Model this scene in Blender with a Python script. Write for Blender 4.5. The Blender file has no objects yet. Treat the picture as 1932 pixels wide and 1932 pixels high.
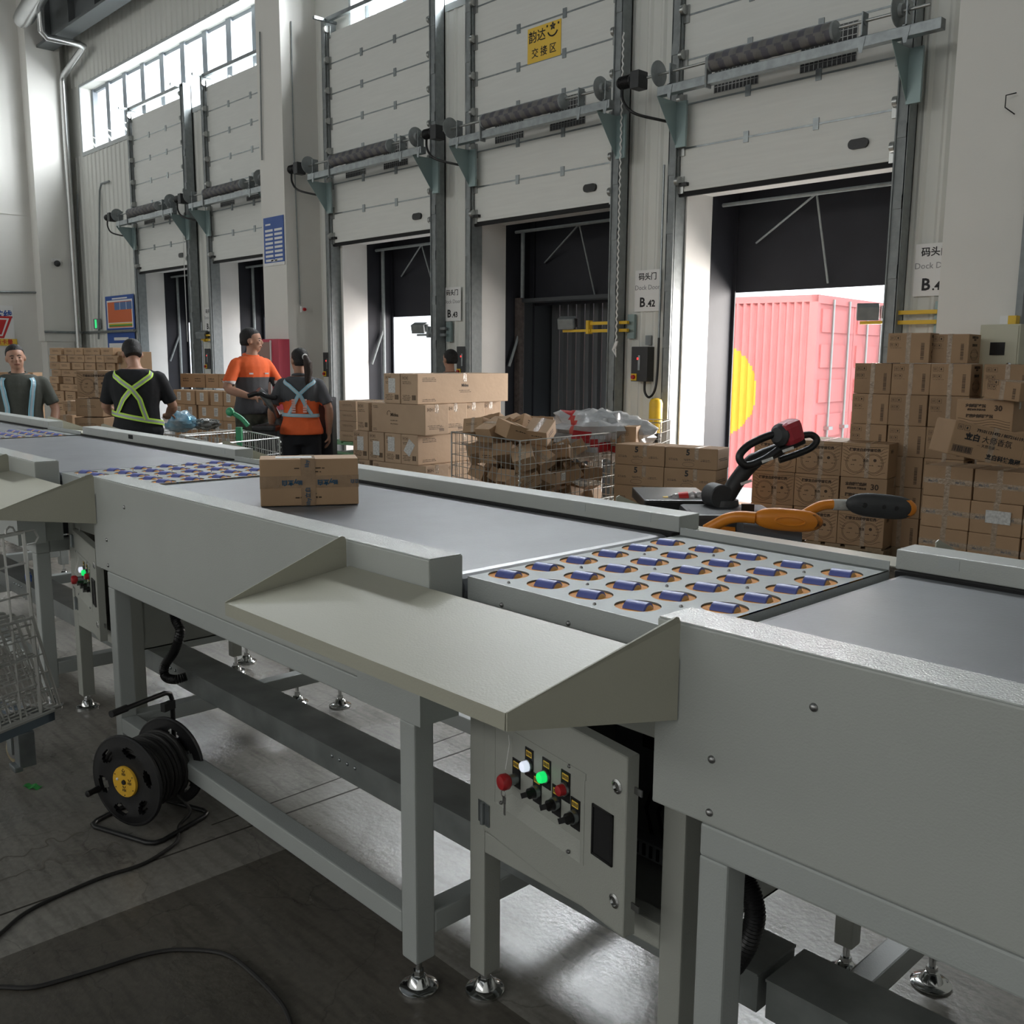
import bpy, bmesh, math, random
from mathutils import Vector, Matrix, Euler
random.seed(7)
SC = bpy.context.scene
COL = SC.collection
PI = math.pi

# ------------------------------------------------------------------ camera
CAM_YAW, CAM_PITCH, CAM_ROLL, CAM_F = -0.81345618, 0.15720478, 0.00728718, 1818.02508
CAM_LOC = Vector((0, 0, 1.6))
_fw = Vector((math.sin(CAM_YAW)*math.cos(CAM_PITCH), math.cos(CAM_YAW)*math.cos(CAM_PITCH), -math.sin(CAM_PITCH)))
_r0 = Vector((math.cos(CAM_YAW), -math.sin(CAM_YAW), 0))
_u0 = _r0.cross(_fw)
_r = _r0*math.cos(CAM_ROLL) + _u0*math.sin(CAM_ROLL)
_u = -_r0*math.sin(CAM_ROLL) + _u0*math.cos(CAM_ROLL)
cam_data = bpy.data.cameras.new('camera')
cam_data.sensor_width = 36
cam_data.lens = CAM_F/1932*36
cam_data.clip_start = 0.05
cam_data.clip_end = 300
cam = bpy.data.objects.new('camera', cam_data)
COL.objects.link(cam)
cam.matrix_world = Matrix(((_r.x, _u.x, -_fw.x, CAM_LOC.x), (_r.y, _u.y, -_fw.y, CAM_LOC.y), (_r.z, _u.z, -_fw.z, CAM_LOC.z), (0, 0, 0, 1)))
SC.camera = cam

def ray(x, y): return _fw + _r*((x-966)/CAM_F) - _u*((y-966)/CAM_F)
def atY(x, y, Y): d = ray(x, y); return CAM_LOC + d*(Y/d.y)
def atX(x, y, X): d = ray(x, y); return CAM_LOC + d*(X/d.x)
def atZ(x, y, Z=0.0): d = ray(x, y); return CAM_LOC + d*((Z-1.6)/d.z)
def atD(x, y, D): return CAM_LOC + ray(x, y)*D

# ------------------------------------------------------------------ world, lights, exposure
world = bpy.data.worlds.new('overcast_sky')
SC.world = world
world.use_nodes = True
_bg = world.node_tree.nodes['Background']
_bg.inputs['Color'].default_value = (0.86, 0.93, 1.0, 1)
_bg.inputs['Strength'].default_value = 2.6
def area(name, loc, size, direction, power, color=(1, 1, 1), spread=180):
    l = bpy.data.lights.new(name, 'AREA'); l.shape = 'RECTANGLE'; l.size, l.size_y = size
    l.energy = power; l.color = color; l.spread = math.radians(spread)
    o = bpy.data.objects.new(name, l); COL.objects.link(o); o.location = loc
    o.rotation_euler = Vector(direction).to_track_quat('-Z', 'Y').to_euler()
    return o
# daylight entering through the high windows over the dock doors
area('daylight_high_window', (-19.2, 9.75, 7.4), (8.4, 1.7), (0, -1, -0.75), 2100, (0.93, 0.97, 1.0))
area('daylight_high_window', (-6.2, 9.75, 7.4), (13.5, 1.7), (0, -1, -0.75), 8000, (0.93, 0.97, 1.0))
# added fill: unseen soft light from behind the camera and from overhead
area('front_fill', (-9.5, -13.8, 6.6), (30, 2.2), (0, 1, -0.12), 640, (1.0, 0.99, 0.96))
area('overhead_fill', (-3, -8, 10.3), (24, 3.0), (0, 0, -1), 120, (0.97, 0.99, 1.0))
# daylight through the open dock doors
area('daylight_dock', (-4.6, 12.0, 1.9), (3.4, 2.4), (-0.25, -1, -0.05), 900, (1, 0.93, 0.86))
area('daylight_dock', (-11.2, 12.6, 1.9), (2.2, 2.4), (-0.3, -1, -0.02), 260, (1, 0.96, 0.93))
SC.view_settings.view_transform = 'Standard'
SC.view_settings.look = 'None'
SC.view_settings.gamma = 1
SC.view_settings.use_curve_mapping = False
SC.view_settings.exposure = 0.0
SC.cycles.max_bounces = 8
SC.cycles.diffuse_bounces = 4
SC.cycles.sample_clamp_indirect = 6
SC.cycles.use_denoising = True

# ------------------------------------------------------------------ materials
MATS = {}
def mat(name, color, rough=0.5, metal=0.0, noise=0.0, nscale=8.0, bump=0.0, bscale=60.0, color2=None,
        emit=0.0, trans=0.0, objvar=0.0, coat=0.0, stretch=None, ior=1.45, spec=0.5):
    if name in MATS: return MATS[name]
    m = bpy.data.materials.new(name); m.use_nodes = True
    nt = m.node_tree; N = nt.nodes; L = nt.links; b = N['Principled BSDF']
    c = (color[0], color[1], color[2], 1)
    b.inputs['Base Color'].default_value = c
    b.inputs['Roughness'].default_value = rough
    b.inputs['Metallic'].default_value = metal
    b.inputs['IOR'].default_value = ior
    b.inputs['Specular IOR Level'].default_value = spec
    if trans: b.inputs['Transmission Weight'].default_value = trans
    if coat: b.inputs['Coat Weight'].default_value = coat
    if emit:
        b.inputs['Emission Color'].default_value = c; b.inputs['Emission Strength'].default_value = emit
    tc = N.new('ShaderNodeTexCoord'); mp = N.new('ShaderNodeMapping')
    L.new(tc.outputs['Object'], mp.inputs['Vector'])
    if stretch: mp.inputs['Scale'].default_value = stretch
    last = None
    if noise > 0 or color2:
        n = N.new('ShaderNodeTexNoise'); n.inputs['Scale'].default_value = nscale; n.inputs['Detail'].default_value = 6
        L.new(mp.outputs[0], n.inputs['Vector'])
        r = N.new('ShaderNodeValToRGB'); r.color_ramp.elements[0].position = 0.32; r.color_ramp.elements[1].position = 0.68
        c2 = color2 if color2 else tuple(max(0, v*(1-noise)) for v in color)
        r.color_ramp.elements[0].color = (c2[0], c2[1], c2[2], 1); r.color_ramp.elements[1].color = c
        L.new(n.outputs['Fac'], r.inputs['Fac']); last = r.outputs['Color']
        L.new(last, b.inputs['Base Color'])
    if objvar:
        oi = N.new('ShaderNodeObjectInfo'); hs = N.new('ShaderNodeHueSaturation')
        mr = N.new('ShaderNodeMapRange'); mr.inputs['To Min'].default_value = 1-objvar; mr.inputs['To Max'].default_value = 1+objvar
        L.new(oi.outputs['Random'], mr.inputs['Value']); L.new(mr.outputs[0], hs.inputs['Value'])
        if last: L.new(last, hs.inputs['Color'])
        else: hs.inputs['Color'].default_value = c
        L.new(hs.outputs['Color'], b.inputs['Base Color'])
    if bump > 0:
        n2 = N.new('ShaderNodeTexNoise'); n2.inputs['Scale'].default_value = bscale; n2.inputs['Detail'].default_value = 5
        L.new(mp.outputs[0], n2.inputs['Vector'])
        bp = N.new('ShaderNodeBump'); bp.inputs['Strength'].default_value = bump; bp.inputs['Distance'].default_value = 0.01
        L.new(n2.outputs['Fac'], bp.inputs['Height']); L.new(bp.outputs['Normal'], b.inputs['Normal'])
    MATS[name] = m
    return m

GREY = mat('powder_coated_grey', (0.40, 0.42, 0.40), 0.36, 0, 0.05, 3, 0.10, 260)
GREYD = mat('frame_grey_paint', (0.39, 0.415, 0.405), 0.38, 0, 0.05, 3, 0.10, 220)
CAB = mat('cabinet_grey_paint', (0.37, 0.38, 0.345), 0.42, 0, 0.04, 3, 0.12, 260)
TRAYM = mat('tray_warm_grey', (0.39, 0.385, 0.315), 0.42, 0, 0.06, 2.5, 0.06, 200, spec=0.3)
BELT = mat('grey_belt_rubber', (0.15, 0.16, 0.175), 0.36, 0, 0.18, 5, 0.05, 120)
PLATE = mat('galvanised_plate', (0.19, 0.21, 0.20), 0.42, 0.1, 0.08, 9, 0.03, 90, spec=0.3)
GALV = mat('galvanised_steel', (0.34, 0.37, 0.38), 0.34, 0.85, 0.25, 14, 0.05, 50)
GALVD = mat('weathered_galvanised', (0.27, 0.295, 0.30), 0.5, 0.12, 0.2, 14, 0.05, 50)
TRUNK = mat('trunking_galvanised', (0.27, 0.29, 0.285), 0.3, 0.3, 0.3, 9, 0.03, 50)
CHROME = mat('polished_steel', (0.62, 0.63, 0.63), 0.12, 1.0)
STEEL = mat('dull_steel', (0.33, 0.33, 0.33), 0.35, 1.0)
ORANGEP = mat('orange_plastic', (0.66, 0.25, 0.02), 0.6, 0, 0.12, 30, spec=0.12)
CREAMP = mat('cream_hub_plastic', (0.60, 0.36, 0.14), 0.6, spec=0.2)
BLUER = mat('blue_roller_rubber', (0.12, 0.15, 0.44), 0.42, 0, 0.1, 30)
BLACK = mat('black_plastic', (0.012, 0.012, 0.013), 0.35, 0, 0.2, 20, 0.05, 80)
BLACKM = mat('black_matt', (0.008, 0.008, 0.009), 0.75)
CHAR = mat('charcoal_plastic', (0.04, 0.042, 0.045), 0.5, 0, 0.15, 20, 0.08, 120)
RED = mat('red_plastic', (0.42, 0.02, 0.025), 0.35)
WHITE = mat('white_print', (0.8, 0.8, 0.78), 0.5)
INK = mat('dark_ink', (0.02, 0.02, 0.022), 0.6)
INKB = mat('brown_ink', (0.055, 0.035, 0.022), 0.7)
INKBLUE = mat('blue_ink', (0.012, 0.07, 0.13), 0.5)
INKRED = mat('red_ink', (0.55, 0.03, 0.03), 0.5)
BLUEP = mat('poster_blue', (0.025, 0.09, 0.36), 0.45)
YELP = mat('sign_yellow', (0.83, 0.55, 0.07), 0.5)
YELL = mat('safety_yellow', (0.78, 0.50, 0.03), 0.42, 0, 0.1, 12)
ORP = mat('poster_orange', (0.66, 0.15, 0.05), 0.5)
GRN = mat('poster_green', (0.08, 0.33, 0.05), 0.5)
PAPER = mat('label_paper', (0.66, 0.66, 0.64), 0.6, 0, 0.35, 60)
CARD = mat('brown_cardboard', (0.37, 0.24, 0.14), 0.75, 0, 0.08, 6, 0.08, 35, objvar=0.12)
CARDP = mat('pale_cardboard', (0.45, 0.32, 0.215), 0.75, 0, 0.08, 6, 0.15, 25, objvar=0.08)
TAPE = mat('clear_packing_tape', (0.42, 0.32, 0.23), 0.16, 0, 0.3, 40, 0.5, 60)
WALLM = mat('white_wall_panel', (0.72, 0.73, 0.69), 0.5, 0, 0.05, 1.2, 0.03, 20)
WALLG = mat('grey_wall_panel', (0.46, 0.49, 0.49), 0.5, 0, 0.05, 1.2, 0.03, 20)
PLASTER = mat('white_plaster', (0.78, 0.77, 0.73), 0.7, 0, 0.04, 1.5, 0.08, 90)
DOORM = mat('door_panel_white', (0.74, 0.75, 0.72), 0.42, 0, 0.05, 2, 0.08, 90, stretch=(1, 1, 14))
JAMB = mat('white_jamb', (0.75, 0.74, 0.72), 0.6, 0, 0.05, 3)
DARKF = mat('black_shelter_fabric', (0.018, 0.019, 0.026), 0.7, 0, 0.3, 2, 0.1, 12)
DARKS = mat('dark_steel', (0.05, 0.055, 0.06), 0.5, 0.3)
ROOFM = mat('grey_roof_sheet', (0.20, 0.215, 0.225), 0.55, 0, 0.1, 1)
SKIN = mat('skin', (0.40, 0.22, 0.15), 0.5, 0, 0.08, 14)
HAIR = mat('black_hair', (0.008, 0.007, 0.007), 0.62, 0, 0.4, 60, 0.6, 140)
HAIRB = mat('dark_brown_hair', (0.030, 0.016, 0.011), 0.55, 0, 0.4, 60, 0.6, 140)
GREENP = mat('green_plastic', (0.035, 0.26, 0.12), 0.35)
GREENS = mat('green_pallet_plastic', (0.02, 0.12, 0.06), 0.45)
PALSLAT = mat('pale_green_slats', (0.42, 0.55, 0.36), 0.5)
WIRE = mat('zinc_wire', (0.42, 0.43, 0.42), 0.3, 0.85)
WOOD = mat('pallet_wood', (0.33, 0.24, 0.15), 0.75, 0, 0.3, 10, 0.1, 20)
LAMPW = mat('white_lamp_lit', (0.80, 0.86, 1.0), 0.3, emit=0.7)
LAMPG = mat('green_lamp_lit', (0.01, 0.80, 0.16), 0.3, emit=0.8)
def clear_glass(name, k):
    m = bpy.data.materials.new(name); m.use_nodes = True
    N = m.node_tree.nodes; L = m.node_tree.links; N.remove(N['Principled BSDF'])
    t = N.new('ShaderNodeBsdfTransparent'); g = N.new('ShaderNodeBsdfGlossy'); g.inputs['Roughness'].default_value = 0.05
    x = N.new('ShaderNodeMixShader'); x.inputs[0].default_value = k
    L.new(t.outputs[0], x.inputs[1]); L.new(g.outputs[0], x.inputs[2]); L.new(x.outputs[0], N['Material Output'].inputs['Surface'])
    return m
GLASSM = clear_glass('window_glass', 0.08)
SPECK = mat('speckled_guard_top', (0.52, 0.55, 0.53), 0.22, 0, 0.14, 220, 0.22, 260, coat=0.3)

# floor: worn concrete, slabs, stains
def floor_material():
    m = bpy.data.materials.new('worn_concrete'); m.use_nodes = True
    nt = m.node_tree; N = nt.nodes; L = nt.links; b = N['Principled BSDF']
    tc = N.new('ShaderNodeTexCoord')
    def noise(s, d=8, st=None):
        n = N.new('ShaderNodeTexNoise'); n.inputs['Scale'].default_value = s; n.inputs['Detail'].default_value = d
        mp = N.new('ShaderNodeMapping'); L.new(tc.outputs['Object'], mp.inputs['Vector'])
        if st: mp.inputs['Scale'].default_value = st
        L.new(mp.outputs[0], n.inputs['Vector']); return n
    def ramp(src, p0, p1, c0, c1):
        r = N.new('ShaderNodeValToRGB'); r.color_ramp.elements[0].position = p0; r.color_ramp.elements[1].position = p1
        r.color_ramp.elements[0].color = (*c0, 1); r.color_ramp.elements[1].color = (*c1, 1); L.new(src, r.inputs['Fac']); return r
    base = ramp(noise(1.3).outputs['Fac'], 0.35, 0.7, (0.20, 0.188, 0.166), (0.31, 0.298, 0.27))
    fine = ramp(noise(45).outputs['Fac'], 0.3, 0.7, (0.75,)*3, (1.1,)*3)
    st_ = ramp(noise(7, 10, (0.6, 5, 1)).outputs['Fac'], 0.36, 0.52, (0.72,)*3, (1.06,)*3)
    mul0 = N.new('ShaderNodeMixRGB'); mul0.blend_type = 'MULTIPLY'; mul0.inputs[0].default_value = 0.8
    L.new(base.outputs[0], mul0.inputs[1]); L.new(st_.outputs[0], mul0.inputs[2])
    mul = N.new('ShaderNodeMixRGB'); mul.blend_type = 'MULTIPLY'; mul.inputs[0].default_value = 0.8
    L.new(mul0.outputs[0], mul.inputs[1]); L.new(fine.outputs[0], mul.inputs[2])
    # hairline cracks
    v = N.new('ShaderNodeTexVoronoi'); v.feature = 'DISTANCE_TO_EDGE'; v.inputs['Scale'].default_value = 1.7
    n = noise(2.5); sc = N.new('ShaderNodeVectorMath'); sc.operation = 'SCALE'; sc.inputs['Scale'].default_value = 0.55
    mv = N.new('ShaderNodeVectorMath'); mv.operation = 'ADD'
    L.new(n.outputs['Color'], sc.inputs[0]); L.new(tc.outputs['Object'], mv.inputs[0]); L.new(sc.outputs[0], mv.inputs[1]); L.new(mv.outputs[0], v.inputs['Vector'])
    cr = ramp(v.outputs['Distance'], 0.0, 0.008, (0.5,)*3, (1,)*3)
    mul2 = N.new('ShaderNodeMixRGB'); mul2.blend_type = 'MULTIPLY'; mul2.inputs[0].default_value = 0.7
    L.new(mul.outputs[0], mul2.inputs[1]); L.new(cr.outputs[0], mul2.inputs[2])
    # conveyor shadow painted into the colour as a darker band in front of them
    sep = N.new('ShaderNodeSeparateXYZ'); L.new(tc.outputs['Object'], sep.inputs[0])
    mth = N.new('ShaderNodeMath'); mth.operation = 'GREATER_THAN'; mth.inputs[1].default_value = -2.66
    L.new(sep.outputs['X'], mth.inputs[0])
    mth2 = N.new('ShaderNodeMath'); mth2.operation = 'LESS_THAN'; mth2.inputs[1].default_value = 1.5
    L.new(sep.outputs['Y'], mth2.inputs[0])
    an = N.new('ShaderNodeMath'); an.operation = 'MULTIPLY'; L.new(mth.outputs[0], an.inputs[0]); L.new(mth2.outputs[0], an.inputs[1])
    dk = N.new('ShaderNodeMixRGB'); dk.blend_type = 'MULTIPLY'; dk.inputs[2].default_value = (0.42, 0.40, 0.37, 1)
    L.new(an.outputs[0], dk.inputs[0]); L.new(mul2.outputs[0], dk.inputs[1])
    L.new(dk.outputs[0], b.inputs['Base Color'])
    rr = ramp(noise(2.2).outputs['Fac'], 0.3, 0.75, (0.20,)*3, (0.42,)*3)
    L.new(rr.outputs[0], b.inputs['Roughness'])
    bp = N.new('ShaderNodeBump'); bp.inputs['Strength'].default_value = 0.12; bp.inputs['Distance'].default_value = 0.01
    L.new(noise(60).outputs['Fac'], bp.inputs['Height']); L.new(bp.outputs[0], b.inputs['Normal'])
    return m
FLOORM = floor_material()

# ------------------------------------------------------------------ mesh helpers
class MB:
    def __init__(s): s.v = []; s.f = []; s.mi = []; s.sm = []
    def add(s, vs, fs, mi=0, smooth=False):
        o = len(s.v); s.v += [Vector(v) for v in vs]
        for f in fs: s.f.append([i+o for i in f]); s.mi.append(mi); s.sm.append(smooth)
        return s
    def box(s, x0, x1, y0, y1, z0, z1, mi=0, M=None):
        vs = [Vector((x, y, z)) for z in (z0, z1) for y in (y0, y1) for x in (x0, x1)]
        if M: vs = [M @ v for v in vs]
        return s.add(vs, [(0, 2, 3, 1), (4, 5, 7, 6), (0, 1, 5, 4), (2, 6, 7, 3), (0, 4, 6, 2), (1, 3, 7, 5)], mi)
    def cbox(s, c, sz, R=None, mi=0):
        M = Matrix.Translation(Vector(c)) @ (R.to_4x4() if R else Matrix.Identity(4))
        a, b, d = sz[0]/2, sz[1]/2, sz[2]/2
        return s.box(-a, a, -b, b, -d, d, mi, M)
    def tube(s, pts, r, n=10, mi=0, caps=True, closed=False):
        pts = [Vector(p) for p in pts]; k = len(pts)
        rs = r if isinstance(r, (list, tuple)) else [r]*k
        up = None; rings = []
        for i, p in enumerate(pts):
            if closed: t = (pts[(i+1) % k]-pts[i-1])
            else: t = pts[min(i+1, k-1)]-pts[max(i-1, 0)]
            if t.length < 1e-9: t = Vector((0, 0, 1))
            t.normalize()
            if up is None:
                up = Vector((0, 0, 1)) if abs(t.z) < 0.9 else Vector((1, 0, 0))
            a = t.cross(up)
            if a.length < 1e-6: a = t.orthogonal()
            a.normalize(); b = a.cross(t).normalized(); up = b
            rings.append([p+a*math.cos(q)*rs[i]+b*math.sin(q)*rs[i] for q in [2*PI*j/n for j in range(n)]])
        vs = [v for R in rings for v in R]; fs = []
        m = k if closed else k-1
        for i in range(m):
            for j in range(n):
                i2 = (i+1) % k
                fs.append((i*n+j, i*n+(j+1) % n, i2*n+(j+1) % n, i2*n+j))
        if caps and not closed: fs += [tuple(range(n))[::-1], tuple(range((k-1)*n, k*n))]
        return s.add(vs, fs, mi, True)
    def cyl(s, p0, p1, r, n=20, mi=0, r1=None): return s.tube([p0, p1], [r, r if r1 is None else r1], n, mi)
    def lathe(s, prof, c, axis=(0, 0, 1), n=24, mi=0):
        ax = Vector(axis).normalized(); a = ax.orthogonal().normalized(); b = ax.cross(a); c = Vector(c)
        vs = [c+ax*z+(a*math.cos(2*PI*j/n)+b*math.sin(2*PI*j/n))*r for (r, z) in prof for j in range(n)]
        k = len(prof)
        fs = [(i*n+j, i*n+(j+1) % n, (i+1)*n+(j+1) % n, (i+1)*n+j) for i in range(k-1) for j in range(n)]
        fs += [tuple(range(n))[::-1], tuple(range((k-1)*n, k*n))]
        return s.add(vs, fs, mi, True)
    def prism(s, poly, off, mi=0):  # poly: 3D points, off: extrusion vector
        off = Vector(off); p = [Vector(q) for q in poly]; k = len(p)
        vs = p+[q+off for q in p]
        fs = [tuple(range(k))[::-1], tuple(range(k, 2*k))]+[(i, (i+1) % k, k+(i+1) % k, k+i) for i in range(k)]
        return s.add(vs, fs, mi)
    def sph(s, c, r, n=14, mi=0):
        c = Vector(c); rx, ry, rz = (r, r, r) if not isinstance(r, (tuple, list)) else r
        h = n//2; vs = []; fs = []
        for i in range(h+1):
            th = PI*i/h
            for j in range(n):
                ph = 2*PI*j/n
                vs.append(c+Vector((rx*math.sin(th)*math.cos(ph), ry*math.sin(th)*math.sin(ph), rz*math.cos(th))))
        for i in range(h):
            for j in range(n): fs.append((i*n+j, (i+1)*n+j, (i+1)*n+(j+1) % n, i*n+(j+1) % n))
        return s.add(vs, fs, mi, True)
    def xf(s, M): s.v = [M @ v for v in s.v]; return s
    def mesh(s, name, mats, bevel=0.0):
        me = bpy.data.meshes.new(name); me.from_pydata([v[:] for v in s.v], [], s.f); me.update()
        if not isinstance(mats, (list, tuple)): mats = [mats]
        for m in mats: me.materials.append(m)
        me.polygons.foreach_set('material_index', s.mi); me.polygons.foreach_set('use_smooth', s.sm)
        bm = bmesh.new(); bm.from_mesh(me)
        bmesh.ops.recalc_face_normals(bm, faces=bm.faces)
        if bevel:
            es = [e for e in bm.edges if len(e.link_faces) == 2 and e.calc_face_angle(0) > 0.7]
            bmesh.ops.bevel(bm, geom=es, offset=bevel, segments=2, profile=0.6, affect='EDGES', clamp_overlap=True)
        bm.to_mesh(me); bm.free()
        if any(s.sm) and not bevel:
            try: me.set_sharp_from_angle(angle=math.radians(42))
            except Exception: pass
        return me
    def build(s, name, mats, parent=None, bevel=0.0, label=None, kind=None):
        me = s.mesh(name, mats, bevel)
        o = bpy.data.objects.new(name, me); COL.objects.link(o)
        if parent is not None:
            off = world_loc(parent); me.transform(Matrix.Translation(-off)); o.parent = parent
        if label: o['label'] = label
        if kind: o['kind'] = kind
        return o

def world_loc(o):   # roots are only translated while their parts are being built
    v = Vector((0, 0, 0))
    while o is not None: v = v+o.location; o = o.parent
    return v
def link(me, name, parent=None, loc=(0, 0, 0), rot=None):
    o = bpy.data.objects.new(name, me); COL.objects.link(o); o.location = loc
    if rot: o.rotation_euler = rot
    if parent is not None: o.parent = parent
    return o
def tag(o, label, cat, group=None):
    o['label'] = label; o['category'] = cat
    if group: o['group'] = group
    return o
def thing(name, label, cat, loc=(0, 0, 0), group=None):
    o = bpy.data.objects.new(name, None); o.empty_display_size = 0.1; COL.objects.link(o); o.location = loc
    return tag(o, label, cat, group)
def struct(o): o['kind'] = 'structure'; return o
KIDS = {}
def copy_tree(o, parent=None):
    c = o.copy(); COL.objects.link(c)
    if parent is not None: c.parent = parent
    for ch in [x for x in o.children]: copy_tree(ch, c)
    return c
_tc = {}
def text_mesh(s, size, m, thick=0.0008, bold=0.0, align='CENTER'):
    key = (s, size, m.name, thick, bold, align)
    if key in _tc: return _tc[key]
    c = bpy.data.curves.new('lettering', 'FONT'); c.body = s; c.size = size; c.align_x = align; c.align_y = 'CENTER'
    c.extrude = thick; c.offset = bold; c.resolution_u = 2
    o = bpy.data.objects.new('lettering', c); COL.objects.link(o)
    dg = bpy.context.evaluated_depsgraph_get()
    me = bpy.data.meshes.new_from_object(o.evaluated_get(dg)); bpy.data.objects.remove(o)
    me.materials.clear(); me.materials.append(m); me.name = 'lettering'
    _tc[key] = me
    return me
def frame_rot(xdir, zdir):   # rotation whose X is xdir and Z (text normal) is zdir
    z = Vector(zdir).normalized(); x = Vector(xdir).normalized(); y = z.cross(x)
    return Matrix((x, y, z)).transposed()
def text(s, size, m, parent, pos, xdir, zdir, name='lettering', bold=0.0):   # pos in world coordinates
    me = text_mesh(s, size, m, 0.0008, bold)
    o = bpy.data.objects.new(name, me); COL.objects.link(o)
    off = world_loc(parent) if parent else Vector((0, 0, 0))
    o.location = Vector(pos)-off; o.rotation_euler = frame_rot(xdir, zdir).to_euler()
    if parent: o.parent = parent
    return o

# ------------------------------------------------------------------ the hall
WY = 9.0
EX = -25.35
DOORS = [  # label bit, left X, right X of the door leaf, wall opening, shelter flap edge X, header bottom z
    ('B.41', -6.745, -4.286, -6.74, -6.70, 2.40),
    ('B.42', -10.155, -7.668, -10.19, -10.1, 2.36),
    ('B.43', -13.612, -11.009, -13.55, -13.5, 2.29),
    ('B.44', -17.78, -15.25, -17.94, -17.85, 2.40),
    ('B.45', -21.24, -18.72, -21.375, -21.3, 2.37)]
WINZ = (6.37, 7.82)
WINS = [(-24.37, -15.6), (-13.15, -3.7)]

m = MB(); m.box(-26, 14, -14, 9.45, -0.25, 0.0)
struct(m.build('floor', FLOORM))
m = MB()
def wall_strip(x0, x1, z0, z1): m.box(x0, x1, WY, WY+0.45, z0, z1)
xs = sorted([EX-0.4, 6.0]+[d[3] for d in DOORS]+[d[2]+0.05 for d in DOORS])
m2 = MB()
top = 10.4
# below windows
prev = EX-0.4
for d in sorted(DOORS, key=lambda q: q[1]):
    wall_strip(prev, d[3], 0, 3.5); wall_strip(d[3], d[2]+0.05, 3.5, WINZ[0]); wall_strip(prev, d[3], 3.5, WINZ[0]); prev = d[2]+0.05
wall_strip(prev, 6.0, 0, WINZ[0])
prev = EX-0.4
for a, b in WINS: wall_strip(prev, a, WINZ[0], WINZ[1]); prev = b
wall_strip(prev, 6.0, WINZ[0], WINZ[1]); wall_strip(EX-0.4, 6.0, WINZ[1], top)
# vertical ribs of the cladding
def ribs(x0, x1, z0, z1, step=0.24):
    x = x0
    while x < x1:
        m.prism([(x, WY, z0), (x+0.03, WY-0.022, z0), (x+0.055, WY-0.022, z0), (x+0.085, WY, z0)], (0, 0, z1-z0), 0); x += step
ribs(-25.2, -21.5, 0, WINZ[0]-0.05); ribs(-25.2, -3.7, WINZ[1]+0.08, top)
for a, b in ((-18.60, -17.95), (-14.15, -13.8), (-10.93, -10.4), (-7.55, -6.95), (-4.15, -3.6)): ribs(a, b, 0, WINZ[0]-0.05, 0.19)
struct(m.build('wall_back', [WALLM]))
for i, (a, b) in enumerate(WINS):
    w = MB(); t = 0.05
    w.box(a, b, WY+0.28, WY+0.34, WINZ[0], WINZ[0]+0.07); w.box(a, b, WY+0.28, WY+0.34, WINZ[1]-0.07, WINZ[1])
    n = int((b-a)/0.95)
    for k in range(n+1):
        x = a+(b-a)*k/n; w.box(x-0.10, x+0.10, WY+0.24, WY+0.35, WINZ[0], WINZ[1])
    wo = struct(w.build('window_%d' % (i+1), mat('window_frame_grey', (0.22, 0.25, 0.28), 0.5)))
    f = MB(); f.box(a-0.06, b+0.06, WY-0.03, WY, WINZ[0]-0.09, WINZ[0]); f.box(a-0.06, b+0.06, WY-0.03, WY, WINZ[1], WINZ[1]+0.06)
    f.box(a-0.06, a, WY-0.03, WY, WINZ[0], WINZ[1]); f.build('window_surround', WALLG, wo)
    s = MB()
    for k in range(n):
        x = a+(b-a)*(k+0.5)/n; z = WINZ[0]+0.22
        s.tube([(x-0.2, WY+0.25, WINZ[0]+0.02), (x-0.1, WY+0.02, z), (x+0.02, WY-0.05, z+0.06), (x+0.1, WY+0.05, z+0.02), (x+0.06, WY+0.25, z-0.1)], 0.016, 6)
    s.build('window_opener', WHITE, wo)
    for k in range(n):
        x0 = a+(b-a)*k/n; x1 = a+(b-a)*(k+1)/n
        g = MB(); g.box(x0+0.10, x1-0.10, WY+0.305, WY+0.311, WINZ[0]+0.07, WINZ[1]-0.07); g.build('pane', GLASSM, wo)

m = MB(); m.box(EX-0.4, EX, -14, WY, 0, top)
m.box(EX, EX+0.45, 8.0, 8.75, 1.95, top); m.box(EX, EX+0.42, 8.05, 8.7, 0, 1.95)
m.box(EX, EX+0.02, -14, 8.0, 4.9, 4.93)
struct(m.build('wall_left', PLASTER))
m = MB(); m.box(6.0, 6.3, -14, WY+0.45, 0, top); struct(m.build('wall_right', PLASTER))
m = MB(); m.box(EX-0.4, 6.3, -14.3, -14, 0, top); struct(m.build('wall_front', PLASTER))
m = MB(); m.box(EX-0.4, 6.3, -14.3, WY+0.45, top, top+0.2)
x = EX
while x < 6: m.box(x, x+0.12, -14, WY, top-0.06, top); x += 0.6
struct(m.build('ceiling', ROOFM))
# eaves girder along the dock wall, and its bottom flange
m = MB(); m.box(EX+0.46, -15.0, 8.40, 8.46, 8.72, 9.62); m.box(EX+0.46, -15.0, 8.24, 8.62, 8.66, 8.72); m.box(EX+0.46, -15, 8.24, 8.62, 9.62, 9.68)
x = EX+1
while x < -15: m.box(x, x+0.02, 8.26, 8.60, 8.72, 9.62); x += 1.5
o = m.build('roof_girder', mat('girder_grey', (0.11, 0.12, 0.125), 0.5)); tag(o, 'dark grey steel girder under the roof at the top left', 'beam')
# columns
m = MB(); m.box(-14.95, -14.195, 8.35, WY, 0, top); struct(m.build('trim_1', PLASTER))
m = MB(); m.box(-3.595, -2.6, 8.35, WY, 0, top); struct(m.build('trim_2', PLASTER))

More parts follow.
